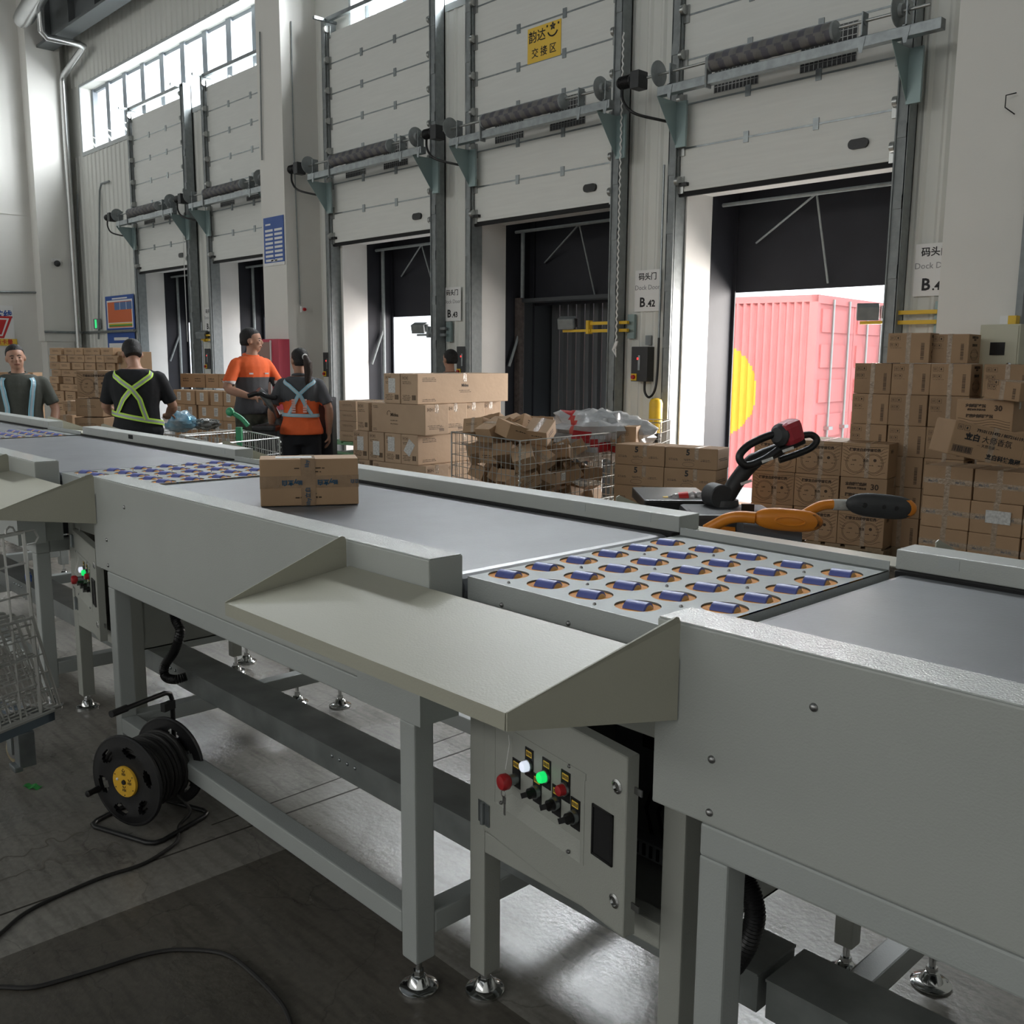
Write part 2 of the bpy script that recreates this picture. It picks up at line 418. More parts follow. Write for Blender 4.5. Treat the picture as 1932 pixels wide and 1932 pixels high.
# ------------------------------------------------------------------ dock doors
def dock_door(i, d):
    code, xl, xr, xo, xf, zh = d
    w = xr-xl
    root = bpy.data.objects.new('door_%d' % (i+1), None); COL.objects.link(root); root.location = (xl, 8.9, 0); struct(root)
    z = 3.42; ph = 0.452; Y0, Y1 = 8.86, 8.90
    for k in range(7):
        p = MB(); p.box(xl+0.01, xr-0.01, Y0, Y1, z+k*ph+0.006, z+(k+1)*ph-0.004)
        if k == 0: p.box(xl+0.01, xr-0.01, Y0-0.006, Y1, z, z+0.035)
        po = p.build('door_panel', DOORM, root, bevel=0.006)
        if k < 6:
            h = MB(); zz = z+(k+1)*ph
            for q in (0.34, 0.66): h.box(xl+w*q-0.03, xl+w*q+0.03, Y0-0.012, Y0, zz-0.055, zz+0.055)
            h.box(xl+0.02, xr-0.02, Y0-0.006, Y0, zz-0.012, zz+0.006)
            h.build('hinge', GALV, po)
        if k == 2:   # wire-mesh vents
            for a, b2 in ((xl+0.42, xl+0.95), (xl+1.42, xl+2.0)):
                v = MB(); zv = z+k*ph+0.045
                v.box(a, b2, Y0-0.004, Y0, zv, zv+0.36)
                vo = v.build('vent', CHAR, po)
                g = MB()
                for t in range(13): g.box(a+(b2-a)*t/12-0.003, a+(b2-a)*t/12+0.003, Y0-0.009, Y0-0.004, zv, zv+0.36)
                for t in range(7): g.box(a, b2, Y0-0.009, Y0-0.004, zv+0.36*t/6-0.003, zv+0.36*t/6+0.003)
                g.build('vent_grille', WIRE, po)
    s = MB(); s.box(xl, xr, Y0+0.003, Y1-0.003, z-0.05, z); s.build('bottom_seal', BLACKM, root)
    h = MB(); pts = []
    for j in range(24):
        t = 2*PI*j/24; cx = 0.055 if math.cos(t) > 0 else -0.055
        pts.append((xr-0.38+cx+0.045*math.cos(t), Y0-0.03, 3.62+0.045*math.sin(t)))
    h.prism(pts, (0, 0.03, 0)); h.build('door_handle', BLACK, root)
    h = MB(); h.box(xl+0.02, xl+0.13, Y0-0.05, Y0, 3.475, 3.51); h.build('bottom_bracket', BLACK, root)
    ztop = z+7*ph+0.2
    for sx, x in ((-1, xl), (1, xr)):
        t = MB()
        t.box(x-0.012 if sx < 0 else x, x if sx < 0 else x+0.012, 8.78, 9.0, 0, ztop)
        t.box(x-0.11 if sx < 0 else x+0.01, x-0.01 if sx < 0 else x+0.11, 8.955, 8.97, 0, ztop)
        t.box(x-0.11 if sx < 0 else x+0.10, x-0.10 if sx < 0 else x+0.11, 8.80, 8.97, 0, ztop)
        t.box(x-0.115 if sx < 0 else x, x if sx < 0 else x+0.115, 8.80, 8.812, 0, ztop)
        zz = 0.5
        while zz < ztop-0.2: t.box(x-0.10 if sx < 0 else x+0.02, x-0.02 if sx < 0 else x+0.10, 8.79, 8.80, zz, zz+0.12); t.box(x-0.10 if sx < 0 else x+0.02, x-0.02 if sx < 0 else x+0.10, 8.945, 8.957, zz, zz+0.12); zz += 0.62
        to = t.build('door_track', GALVD, root)
        for k in range(8):
            b = MB(); zz = z+k*ph if k else z+0.06
            b.box(x+0.03*-sx-0.04, x+0.03*-sx+0.04, Y0-0.02, Y0, zz-0.08, zz+0.10)
            b.lathe([(0.05, -0.022), (0.05, 0.022)], (x-sx*0.02, Y0-0.05, zz+0.05), (1, 0, 0), 12)
            b.build('track_roller', WIRE, root)
    b = MB(); b.box(xl-0.05, xr+0.12, 8.80, 8.86, ztop-0.04, ztop+0.02)
    for x in (xl, xr): b.box(x-0.03, x+0.03, 8.6, 9.0, ztop-0.04, ztop)
    b.build('top_rail', GALV, root)
    # pale lining of the opening
    j = MB(); j.box(xo, xo+0.02, WY-0.015, WY+0.46, 0, 3.49); j.box(xo, xr+0.05, WY-0.0, WY+0.46, 3.44, 3.49)
    j.build('jamb_lining', JAMB, root)
    return root
for i, d in enumerate(DOORS): dock_door(i, d)

def shelter(i, d, lab):
    code, xl, xr, xo, xf, zh = d
    r = thing('dock_shelter', lab, 'dock shelter', (xo, 9.45, 0))
    Yh = 10.0
    m = MB(); m.box(xo-0.03, xo, 9.46, Yh, -1.2, 3.6); m.build('side_curtain', DARKF, r)
    m = MB(); m.box(xr+0.05, xr+0.08, 9.46, Yh, -1.2, 3.6); m.build('side_curtain', DARKF, r)
    m = MB(); m.box(xo, xr+0.05, Yh-0.02, Yh, zh, 3.6); m.build('header_curtain', DARKF, r)
    m = MB(); m.box(xo, xf, Yh-0.05, Yh-0.03, -1.2, 3.6); m.build('front_flap', DARKF, r)
    m = MB(); m.box(xo-0.03, xr+0.08, 9.46, Yh, 3.6, 3.63); m.build('roof_panel', DARKF, r)
    m = MB(); zz = 3.36
    m.tube([(xo+0.05, 9.62, zz), (xr, 9.62, zz)], 0.022, 8)
    if code != 'B.41':
        m.tube([(xo+0.06, 9.75, -1), (xo+0.06, 9.75, zz)], 0.03, 8); m.tube([(xo+0.06, 9.50, 1.5), (xo+0.06, 9.75, 2.1)], 0.02, 8)
    xm = (xo+xr)/2
    m.tube([(xm, 9.62, zz), (xo+0.3, 9.95, 2.95)], 0.012, 6)
    m.tube([(xm, 9.62, zz), (xm, 9.96, 2.45)], 0.012, 6)
    m.build('support_frame', GALVD, r)
shelter(0, DOORS[0], 'black fabric dock shelter with bars in front of the red container')
shelter(1, DOORS[1], 'black fabric dock shelter around the dark open truck left of the B.42 sign')
shelter(2, DOORS[2], 'black fabric dock shelter left of the B.43 sign, daylight below its header')
shelter(3, DOORS[3], 'black fabric dock shelter behind the head of the man in orange and grey')
shelter(4, DOORS[4], 'black fabric dock shelter left of the B.45 sign')

# yard outside, containers
m = MB(); m.box(-60, 30, 9.46, 70, -1.4, -1.2); o = m.build('floor_yard', mat('yard_concrete', (0.5, 0.49, 0.47), 0.8, 0, 0.1, 1)); struct(o)
FH = Vector((math.sin(CAM_YAW), math.cos(CAM_YAW), 0)); RH = Vector((math.cos(CAM_YAW), -math.sin(CAM_YAW), 0))
REDC = mat('container_red', (0.50, 0.165, 0.16), 0.6, 0, 0.08, 3)
YELC = mat('container_yellow_disc', (0.62, 0.34, 0.03), 0.6)
d0 = 14.0
P0 = atD(1545, 555.5, d0); PT = P0.z; P0.z = 0
sd = (RH*-0.81+FH*0.59).normalized(); ed = (RH*0.65+FH*0.76).normalized()
WEND = 0.21*d0; LS = 3.4; ZB = -0.35
cont = thing('shipping_container', 'red corrugated shipping container with a yellow disc seen through the open dock', 'container', (P0.x, P0.y, ZB))
m = MB(); n = 30; st = LS/n; prof = []
for k in range(n):
    for (a, dep) in ((0, 0), (0.25, 0), (0.5, 1), (0.75, 1)): prof.append((k*st+a*st, dep*0.035))
prof.append((LS, 0)); nrm = sd.cross(Vector((0, 0, 1)))
if nrm.dot(-FH) < 0: nrm = -nrm
vs = []; fs = []; mis = []
ZN = 72
for (a, dep) in prof:
    for zi in range(ZN+1): vs.append(P0+sd*(a+0.1)-nrm*dep+Vector((0, 0, ZB+0.12+(PT-ZB-0.22)*zi/ZN)))
for a in range(len(prof)-1):
    for zi in range(ZN):
        fs.append((a*(ZN+1)+zi, (a+1)*(ZN+1)+zi, (a+1)*(ZN+1)+zi+1, a*(ZN+1)+zi+1))
        c = vs[fs[-1][0]]; al = (c-P0).dot(sd); mis.append(1 if (al-1.62)**2+(c.z-1.11)**2 < 0.75**2 else 0)
m.v = vs; m.f = [list(f) for f in fs]; m.mi = mis; m.sm = [False]*len(fs)
m.build('corrugated_side', [REDC, YELC], cont)
m = MB()
def pbox(mb, o, u, v, w, a0, a1, b0, b1, c0, c1, mi=0):
    mb.add([o+u*a+v*b+w*c for c in (c0, c1) for b in (b0, b1) for a in (a0, a1)], [(0, 2, 3, 1), (4, 5, 7, 6), (0, 1, 5, 4), (2, 6, 7, 3), (0, 4, 6, 2), (1, 3, 7, 5)], mi)
Z3 = Vector((0, 0, 1)); PB = P0.copy()
pbox(m, PB, sd, -nrm, Z3, 0, LS, 0, 0.08, PT-0.1, PT); pbox(m, PB, sd, -nrm, Z3, 0, LS, 0, 0.08, ZB, ZB+0.13)
pbox(m, PB, sd, -nrm, Z3, 0, 0.1, 0, 0.1, ZB, PT); pbox(m, PB, sd, -nrm, Z3, LS-0.1, LS, 0, 0.1, ZB, PT)
en = ed.cross(Z3)
if en.dot(-FH) < 0: en = -en
pbox(m, PB, ed, -en, Z3, 0, WEND, 0, 0.1, PT-0.12, PT); pbox(m, PB, ed, -en, Z3, 0, WEND, 0, 0.1, ZB, ZB+0.14)
pbox(m, PB, ed, -en, Z3, WEND-0.1, WEND, 0, 0.1, ZB, PT)
m.build('frame_rail', REDC, cont)
m = MB(); pbox(m, PB, sd, -nrm, Z3, 0.05, LS, 0.1, WEND-0.1, PT-0.04, PT-0.02); m.build('roof', REDC, cont)
for k in range(2):
    a0 = 0.1+k*(WEND-0.2)/2; a1 = a0+(WEND-0.2)/2-0.02
    m = MB(); pbox(m, PB, ed, -en, Z3, a0, a1, 0.03, 0.07, ZB+0.14, PT-0.12)
    for q in range(5):
        zc = ZB+0.3+q*0.52; pbox(m, PB, ed, -en, Z3, a0+0.1, a1-0.1, 0.005, 0.03, zc, zc+0.34)
    dr = m.build('container_door', REDC, cont)
    for q in (0.3, 0.75):
        b = MB(); aa = a0+(a1-a0)*q; p = PB+ed*aa+en*0.03
        b.tube([p+Z3*(ZB+0.05), p+Z3*(PT-0.05)], 0.02, 8); b.cbox(p+Z3*0.6, (0.12, 0.12, 0.05))
        b.build('locking_bar', WIRE, dr)

# dark open truck at dock B.42
r = thing('truck_trailer', 'dark corrugated trailer interior open at dock B.42', 'truck', (-9.0, 9.7, 0))
m = MB(); xa, xb = -10.12, -7.72; x = xa; zt = 2.40; yb = 10.35
while x < xb: m.prism([(x, yb, -0.1), (x+0.05, yb-0.05, -0.1), (x+0.12, yb-0.05, -0.1), (x+0.15, yb, -0.1), (x+0.15, yb+0.03, -0.1), (x, yb+0.03, -0.1)], (0, 0, zt+0.1)); x += 0.165
m.build('end_wall', mat('trailer_wall', (0.085, 0.09, 0.095), 0.5), r)
m = MB(); m.box(xa-0.05, xa, 9.7, yb, -0.1, zt); m.build('side_wall', DARKS, r)
m = MB(); m.box(xa-0.05, xb, 9.7, yb+0.03, -0.2, -0.1); m.build('deck', DARKS, r)
m = MB(); m.box(xa-0.05, xb, 9.7, yb+0.03, zt, zt+0.05); m.build('roof', DARKS, r)
m = MB(); m.box(xa-0.07, xa+0.04, 9.66, 9.74, -0.2, zt+0.06); m.build('door_post', mat('worn_post', (0.16, 0.13, 0.12), 0.5, 0.3, 0.4, 20), r)

# ------------------------------------------------------------------ conveyors
NY0, NY1, FY0, FY1 = 1.354, 1.457, 2.30, 2.40
GT, GB, BZ, PL = 1.143, 0.788, 1.088, 2.09
def foot_into(mb, x, y, z_top, h=0):
    mb.lathe([(0.0505, 0.0), (0.0505, 0.007), (0.047, 0.010), (0.030, 0.013), (0.020, 0.035), (0.015, 0.038)], (x, y, 0), (0, 0, 1), 36)
    mb.cyl((x, y, 0.035), (x, y, 0.052), 0.0145, 6)
    mb.cyl((x, y, 0.05), (x, y, z_top+0.004), 0.009, 14)
def leg(parent, x0, x1, y0, y1, z0, z1, m=GREYD, mfoot=True, name='leg'):
    mb = MB(); mb.box(x0, x1, y0, y1, z0, z1); l = mb.build(name, m, parent, bevel=0.005)
    if mfoot:
        f = MB(); foot_into(f, (x0+x1)/2, (y0+y1)/2, z0)
        fo = f.build('levelling_foot', CHROME, l)
        h = MB()
        for q in (0.7, 0.7+PI): h.cyl(((x0+x1)/2+0.037*math.cos(q), (y0+y1)/2+0.037*math.sin(q), 0.009), ((x0+x1)/2+0.037*math.cos(q), (y0+y1)/2+0.037*math.sin(q), 0.0115), 0.006, 12)
        h.build('bolt_hole', BLACK, l)
    return l
def screw(mb, x, y, z, r=0.0075, n=(0, -1, 0)):
    mb.lathe([(r, 0), (r*0.95, 0.002), (r*0.6, 0.0045), (r*0.25, 0.0055)], (x, y, z), n, 14)
def conveyor(X0, L, label, near=True, beltstain=True, legs=True):
    X1 = X0+L
    r = thing('belt_conveyor', label, 'conveyor', (X0, NY0, 0), 'belt conveyor sections of the sorting line')
    m = MB(); m.box(X0, X1, NY0, NY1, GB, GT-0.0015); m.build('near_side_guard', GREY, r, bevel=0.004)
    m = MB(); m.box(X0+0.002, X1-0.002, NY0+0.004, NY1-0.004, GT-0.0015, GT+0.0005); m.build('guard_top', SPECK, r)
    m = MB(); m.box(X0, X1, FY0, FY1, 1.094, GT); m.build('far_side_guard', GREY, r, bevel=0.003)
    m = MB(); m.box(X0, X1, FY1-0.012, FY1, GB, 1.0935); m.build('far_side_panel', GREY, r)
    m = MB(); m.box(X0+0.01, X1-0.01, FY0-0.022, FY1-0.013, 1.02, 1.0935); m.build('gap_shade', BLACKM, r)  # black strip stands in for the shade in the gap below the guard
    # belt loop with rounded ends
    m = MB(); R = 0.038; y0, y1 = NY1+0.012, FY0-0.028; prof = []
    for k in range(9): a = PI/2+PI*k/8; prof.append((X0+0.005+R+R*math.cos(a), BZ-R+R*math.sin(a)))
    for k in range(9): a = -PI/2+PI*k/8; prof.append((X1-0.005-R+R*math.cos(a), BZ-R+R*math.sin(a)))
    m.prism([(x, y0, z) for x, z in prof], (0, y1-y0, 0)); m.build('belt', BELT, r, bevel=0.003)
    m = MB(); m.box(X0+0.03, X1-0.03, NY1, FY0+0.05, GB+0.02, 1.008); m.build('bed', CHAR, r)
    m = MB()
    m.box(X0+0.11, X1-0.06, NY0, NY0+0.06, GB-0.062, GB-0.001); m.build('frame_rail', GREYD, r, bevel=0.005)
    m = MB(); m.box(X0+0.11, X1-0.06, FY1-0.06, FY1, GB-0.062, GB-0.001); m.build('frame_rail', GREYD, r, bevel=0.005)
    m = MB(); m.box(X0+0.17, X1-0.12, NY0, NY0+0.06, 0.153, 0.213); m.build('frame_rail', GREYD, r, bevel=0.005)
    m = MB(); m.box(X0+0.17, X1-0.12, FY1-0.06, FY1, 0.153, 0.213); m.build('frame_rail', GREYD, r, bevel=0.005)
    for xa in (X0+0.11, X1-0.12):
        m = MB(); m.box(xa, xa+0.06, NY0+0.06, FY1-0.06, 0.153, 0.213); m.build('cross_rail', GREYD, r, bevel=0.005)
        m = MB(); m.box(xa, xa+0.06, NY0+0.06, FY1-0.06, GB-0.062, GB-0.001); m.build('cross_rail', GREYD, r, bevel=0.005)
        leg(r, xa, xa+0.06, NY0, NY0+0.06, 0.09, GB-0.062)
        leg(r, xa, xa+0.06, FY1-0.06, FY1, 0.09, GB-0.062)
    for (dx, z) in ((0.128, 0.911), (0.128, 0.812), (0.315, 1.058)):
        for xx_ in (X0+dx, X1-dx): m = MB(); screw(m, xx_, NY0, z); m.build('panel_screw', STEEL, r)
    # removable covers on the inner face of the far guard
    for q in (0.13, 0.40, L-0.13, L-0.40):
        m = MB(); x = X0+q
        m.box(x-0.024, x+0.024, FY0-0.0012, FY0, 1.113, 1.137)
        m.build('cover_patch', GREYD, r)
    return r
conveyor(-1.047, 2.09, 'grey belt conveyor section filling the right foreground')
conveyor(-3.80, 2.09, 'grey belt conveyor section in the middle carrying the brown carton')
conveyor(-6.55, 2.09, 'grey belt conveyor section behind the left roller sorting table')
conveyor(-9.30, 2.09, 'farthest grey belt conveyor section at the left edge')
# small black sensor window in the far guard of the second section
m = MB(); m.box(-5.79, -5.73, FY0-0.003, FY0, 1.113, 1.137); o = m.build('guard_sensor', BLACKM); tag(o, 'small black sensor window in the guard of the left conveyor', 'sensor')

def sorter(X0, label):
    W = 0.653-0.0; X0 += 0.012; W = 0.640
    r = thing('roller_sorting_table', label, 'sorting table', (X0, NY1, 0), 'roller sorting tables between the belts')
    Y0, Y1, z = 1.465, 2.29, 1.090
    cx = [X0+0.0505+0.1325*k for k in range(5)]; cy = [Y0+0.083+0.1235*j for j in range(6)]
    R = 0.0495; ns = 32
    # plate with real round holes: cell by cell
    m = MB(); ex = [X0]+[(cx[k]+cx[k+1])/2 for k in range(4)]+[X0+W]; ey = [Y0]+[(cy[j]+cy[j+1])/2 for j in range(5)]+[Y1]
    for k in range(5):
        for j in range(6):
            c = Vector((cx[k], cy[j], 0)); x0, x1, y0, y1 = ex[k], ex[k+1], ey[j], ey[j+1]
            ring = []; outer = []
            for q in range(ns):
                a = 2*PI*q/ns+PI/ns; dx, dy = math.cos(a), math.sin(a)
                ring.append((c.x+R*dx, c.y+R*dy))
                t = min(((x1-c.x)/dx if dx > 0 else (x0-c.x)/dx) if abs(dx) > 1e-6 else 9, ((y1-c.y)/dy if dy > 0 else (y0-c.y)/dy) if abs(dy) > 1e-6 else 9)
                outer.append((c.x+t*dx, c.y+t*dy))
            corners = [(x1, y1), (x0, y1), (x0, y0), (x1, y0)]
            for q in range(ns):
                q2 = (q+1) % ns; a, b = outer[q], outer[q2]
                poly = [(ring[q][0], ring[q][1], z), (a[0], a[1], z)]
                for cc in corners:
                    on_a = abs(a[0]-cc[0]) < 1e-6 or abs(a[1]-cc[1]) < 1e-6
                    on_b = abs(b[0]-cc[0]) < 1e-6 or abs(b[1]-cc[1]) < 1e-6
                    if on_a and on_b and not (abs(a[0]-b[0]) < 1e-6 or abs(a[1]-b[1]) < 1e-6): poly.append((cc[0], cc[1], z))
                poly += [(b[0], b[1], z), (ring[q2][0], ring[q2][1], z)]
                m.add(poly, [tuple(range(len(poly)))])
                m.add([(ring[q][0], ring[q][1], z), (ring[q2][0], ring[q2][1], z), (ring[q2][0], ring[q2][1], z-0.004), (ring[q][0], ring[q][1], z-0.004)], [(0, 1, 2, 3)])
    m.build('top_plate', PLATE, r)
    m = MB(); m.box(X0, X0+W, Y0-0.003, Y0, z-0.055, z); m.box(X0, X0+W, Y0, Y0+0.02, 0.975, z-0.057)
    m.box(X0, X0+W, Y1, Y1+0.003, 0.975, z+0.022); m.box(X0, X0+0.002, Y0, Y1, z-0.06, z-0.004); m.box(X0+W-0.002, X0+W, Y0, Y1, z-0.06, z-0.004)
    m.build('side_skirt', GREYD, r)
    m = MB(); m.box(X0+0.01, X0+W-0.01, Y0+0.02, Y1-0.02, 0.98, 1.0); m.build('inner_tray', CHAR, r)
    bs = world_loc(r)
    m = MB(); screw(m, 0, 0, 0, 0.006); sme = m.mesh('screw', STEEL)
    for q in (0.12, 0.33, 0.55): link(sme, 'screw', r, Vector((X0+q, Y0-0.003, z-0.047))-bs)
    m = MB(); screw(m, 0, 0, 0, 0.004, (0, 0, 1)); sme = m.mesh('screw', STEEL)
    for k in range(4):
        for j in range(0, 6, 2): link(sme, 'screw', r, Vector((cx[k]+0.066, cy[j]-0.062+(0.1235 if k % 2 else 0), z))-bs)
    m = MB()
    for q0 in (0.06, 0.34):
        for t in range(5): m.box(X0+q0+t*0.014, X0+q0+t*0.014+0.006, Y0-0.0025, Y0-0.001, 0.982, 1.022)
    m.build('vent_slot', BLACKM, r)
    dd = MB(); dd.lathe([(0.049, -0.012), (0.049, -0.004)], (0, 0, 0), (0, 0, 1), 32)
    dme = dd.mesh('turntable', ORANGEP)
    rr = MB(); ang = math.radians(0)
    ax = Vector((1, 0.0, 0)); rr.tube([(-0.026, 0, -0.016), (-0.0245, 0, -0.016), (0.0245, 0, -0.016), (0.026, 0, -0.016)], [0.024, 0.026, 0.026, 0.024], 28)
    rme = rr.mesh('roller', BLUER)
    hh = MB(); hh.tube([(-0.033, 0, -0.016), (-0.027, 0, -0.016), (0.027, 0, -0.016), (0.033, 0, -0.016)], [0.014, 0.021, 0.021, 0.014], 18)
    hme = hh.mesh('roller_hub', CREAMP)
    base = world_loc(r)
    for k in range(5):
        for j in range(6):
            p = Vector((cx[k], cy[j], z))-base
            t = link(dme, 'turntable', r, p)
            w_ = link(rme, 'roller', r, p, (0, 0, math.radians(12)))
            h_ = link(hme, 'roller_hub', w_, (0, 0, 0))
    return r
sorter(-1.71, 'steel sorting table with blue rollers in orange holes, centre foreground')
sorter(-4.46, 'steel sorting table with blue rollers at the left, before the middle conveyor')
sorter(-7.21, 'farthest steel sorting table with blue rollers at the left edge')

def feed_tray(dx, label, far=False):
    r = thing('feed_tray', label, 'tray', (dx-2.03, NY0, 1.0), 'feed trays hung on the conveyor line')
    if not far:
        zr, zf, Yr, Yf = 1.077, 1.03, 1.350, 1.024
        A, B = (dx-2.03, Yr, zr), (dx-0.998, Yr, zr); C_, D = (dx-1.096, Yf, zf), (dx-2.060, Yf, zf)
        m = MB(); t = (0, 0, -0.003)
        m.prism([A, B, C_, D], t)
        m.prism([D, C_, (C_[0], Yf-0.001, 1.0), (D[0], Yf-0.001, 1.0)], (0, 0.003, 0))
        m.build('tray_floor', TRAYM, r)
        def gus(xr, xf, zb_r, top, nm):
            n = 7; p = [Vector((xr, Yr, zb_r)), Vector((xr, Yr, top-0.012)), Vector((xr, Yr-0.004, top-0.003)), Vector((xr, Yr-0.012, top)), Vector((xr, Yr-0.022, top-0.003)), Vector((xf, Yf, zf+0.002)), Vector((xf, Yf, 1.0))]
            g = MB(); g.prism(p, (0.003, 0, 0)); return g.build('end_gusset', TRAYM, r)
        gus(dx-2.045, dx-2.063, 1.03, 1.154, 0); gus(dx-0.996, dx-1.094, 0.963, 1.156, 0)
        m = MB(); m.box(dx-1.84, dx-1.60, 1.24, 1.351, 0.80, 1.035)
        m.build('underside_bracket', GREYD, r)
    else:
        m = MB(); Yr, Yf = FY1+0.002, 2.75
        m.prism([(dx-2.03, Yr, 1.077), (dx-1.0, Yr, 1.077), (dx-1.0, Yf, 1.03), (dx-2.03, Yf, 1.03)], (0, 0, -0.003)); m.build('tray_floor', TRAYM, r)
        for x in (dx-2.045, dx-0.996):
            g = MB(); g.prism([(x, Yr, 0.99), (x, Yr, 1.155), (x, Yr+0.015, 1.16), (x, Yf, 1.035), (x, Yf, 1.0)], (0.003, 0, 0)); g.build('end_gusset', TRAYM, r)
    return r
feed_tray(0, 'warm grey sheet metal feed tray with triangular ends in the centre foreground')
feed_tray(-2.765, 'warm grey feed tray with triangular end at the left edge')
feed_tray(-2.75, 'far side feed tray tip behind the middle conveyor guard', True)
feed_tray(-5.5, 'far side feed tray tip behind the left conveyor guard', True)
feed_tray(0.0, 'far side feed tray tip at the right conveyor guard beside the cartons', True)

def cabinet(dx, label):
    X0, X1, Y0 = dx-1.705, dx-1.055, 1.475
    r = thing('control_cabinet', label, 'control cabinet', (X0, Y0, 0), 'control cabinets under the sorting tables')
    m = MB(); m.box(X0, X0+0.055, Y0, Y0+0.055, 0.063, 0.973); m.build('frame_post', CAB, r, bevel=0.004)
    m = MB(); m.box(X1-0.055, X1, Y0, Y0+0.055, 0.063, 0.79); m.build('frame_post', CAB, r, bevel=0.004)
    m = MB(); m.box(X0+0.055, X1-0.055, Y0, Y0+0.05, 0.40, 0.455); m.build('frame_rail', CAB, r, bevel=0.004)
    m = MB(); m.box(X0+0.055, X1-0.055, Y0+0.01, Y0+0.05, 0.845, 0.97); m.build('top_rail', CAB, r, bevel=0.003)
    m = MB(); m.box(X0+0.004, X0+0.008, Y0+0.05, 2.27, 0.41, 0.84); m.box(X1-0.008, X1-0.004, Y0+0.05, 2.27, 0.41, 0.84)
    m.box(X0+0.004, X1-0.004, 2.27, 2.28, 0.41, 0.84); m.box(X0+0.004, X1-0.004, Y0+0.05, 2.27, 0.41, 0.415)
    m.build('cabinet_body', CAB, r)
    for x in (X0+0.0275, X1-0.0275):
        f = MB(); foot_into(f, x, Y0+0.0275, 0.063); f.build('levelling_foot', CHROME, r)
    for x in (X0, X1-0.05):
        leg(r, x, x+0.05, 2.22, 2.27, 0.09, 0.41, CAB)
    # wiring inside
    m = MB(); m.box(X0+0.04, X1-0.02, 1.98, 2.0, 0.43, 0.83); m.build('mounting_plate', GALVD, r)
    m = MB(); m.box(X0+0.04, X1-0.03, 1.66, 1.70, 0.46, 0.50)
    m.build('cable_duct', mat('duct_grey', (0.16, 0.17, 0.18), 0.5), r)
    m = MB(); x = X0+0.06
    while x < X1-0.05: m.box(x, x+0.008, 1.657, 1.66, 0.466, 0.494); x += 0.02
    m.build('duct_slot', BLACKM, r)
    for k in range(6):
        m = MB(); x = X0+0.2+k*0.07; m.box(x, x+0.055, 1.90, 1.98, 0.60, 0.68+0.02*(k % 2)); m.build('terminal_block', BLACK, r)
    m = MB()
    for k in range(7):
        x = X1-0.06-k*0.035; m.tube([(x, 1.72, 0.48), (x+0.01, 1.68, 0.57), (x-0.01, 1.76, 0.64), (x, 1.9, 0.66)], 0.005, 6)
    m.build('wiring', BLACK, r)
    # open door, built in its own frame: a along the leaf, b outwards, z up
    H = Vector((X0+0.055, Y0-0.001, 0)); e = Vector((0.52, -0.093, 0)).normalized(); nn = Vector((-0.0, -1, 0)); nn = (nn-e*nn.dot(e)).normalized()
    def bx(mb, a0, a1, b0, b1, z0, z1, mi=0): pbox(mb, H, e, nn, Vector((0, 0, 1)), a0, a1, b0, b1, z0, z1, mi)
    def P(a, b, z): return H+e*a+nn*b+Vector((0, 0, z))
    m = MB()   # leaf with a recessed panel opening
    bx(m, 0, 0.048, -0.018, 0, 0.46, 0.84); bx(m, 0.397, 0.53, -0.018, 0, 0.46, 0.84)
    bx(m, 0.048, 0.397, -0.018, 0, 0.752, 0.84); bx(m, 0.048, 0.397, -0.018, 0, 0.46, 0.552)
    m2_ = MB()
    d = m.build('door', CAB, r)
    p = MB(); bx(p, 0.104, 0.385, -0.017, -0.012, 0.592, 0.752)
    p.prism([P(0.05, 0.0005, 0.752), P(0.104, -0.012, 0.745), P(0.104, -0.012, 0.592), P(0.05, 0.0005, 0.552)], nn*-0.003)
    p.prism([P(0.05, 0.0005, 0.552), P(0.104, -0.012, 0.592), P(0.385, -0.012, 0.592), P(0.397, 0.0005, 0.552)], nn*-0.003)
    bx(p, 0.385, 0.397, -0.012, 0.001, 0.552, 0.752); bx(p, 0.045, 0.4, -0.002, 0.0015, 0.742, 0.757)
    p.build('recessed_panel', CAB, d)
    def plate(a, z):
        q = MB(); bx(q, a-0.016, a+0.016, -0.012, -0.010, z-0.028, z+0.040); q.build('button_plate', BLACK, d)
        q = MB(); bx(q, a-0.011, a+0.011, -0.010, -0.0095, z+0.020, z+0.034); q.build('button_legend', YELP, d)
        q = MB()
        for t in range(4): bx(q, a-0.009+t*0.005, a-0.006+t*0.005, -0.0095, -0.0092, z+0.023, z+0.031)
        q.build('legend_print', INK, d)
    for (a, z, mm, nm) in ((0.176, 0.690, LAMPW, 'indicator_lamp'), (0.244, 0.690, LAMPG, 'indicator_lamp'), (0.315, 0.688, RED, 'push_button')):
        plate(a, z); q = MB(); q.lathe([(0.015, 0), (0.015, 0.006)], P(a, -0.010, z), nn, 24); q.build('button_ring', GALV, d)
        q = MB(); q.lathe([(0.0125, 0), (0.0125, 0.010), (0.011, 0.014), (0.006, 0.0155)], P(a, -0.004, z), nn, 24); q.build(nm, mm, d)
    for (a, z) in ((0.209, 0.640), (0.283, 0.642), (0.351, 0.640)):
        plate(a, z); q = MB(); q.lathe([(0.015, 0), (0.015, 0.010)], P(a, -0.010, z), nn, 24); q.build('button_ring', GALV, d)
        q = MB(); q.lathe([(0.0125, 0), (0.012, 0.012)], P(a, 0, z), nn, 20)
        pbox(q, P(a, 0.011, z), (e*0.85+Z3*0.5).normalized(), (Z3*0.85-e*0.5).normalized(), nn, -0.014, 0.014, -0.006, 0.006, 0, 0.014)
        q.build('selector_switch', BLACK, d)
    plate(0.124, 0.645); q = MB(); q.lathe([(0.013, 0), (0.013, 0.022)], P(0.124, -0.010, 0.638), nn, 20); q.build('stop_collar', GALV, d)
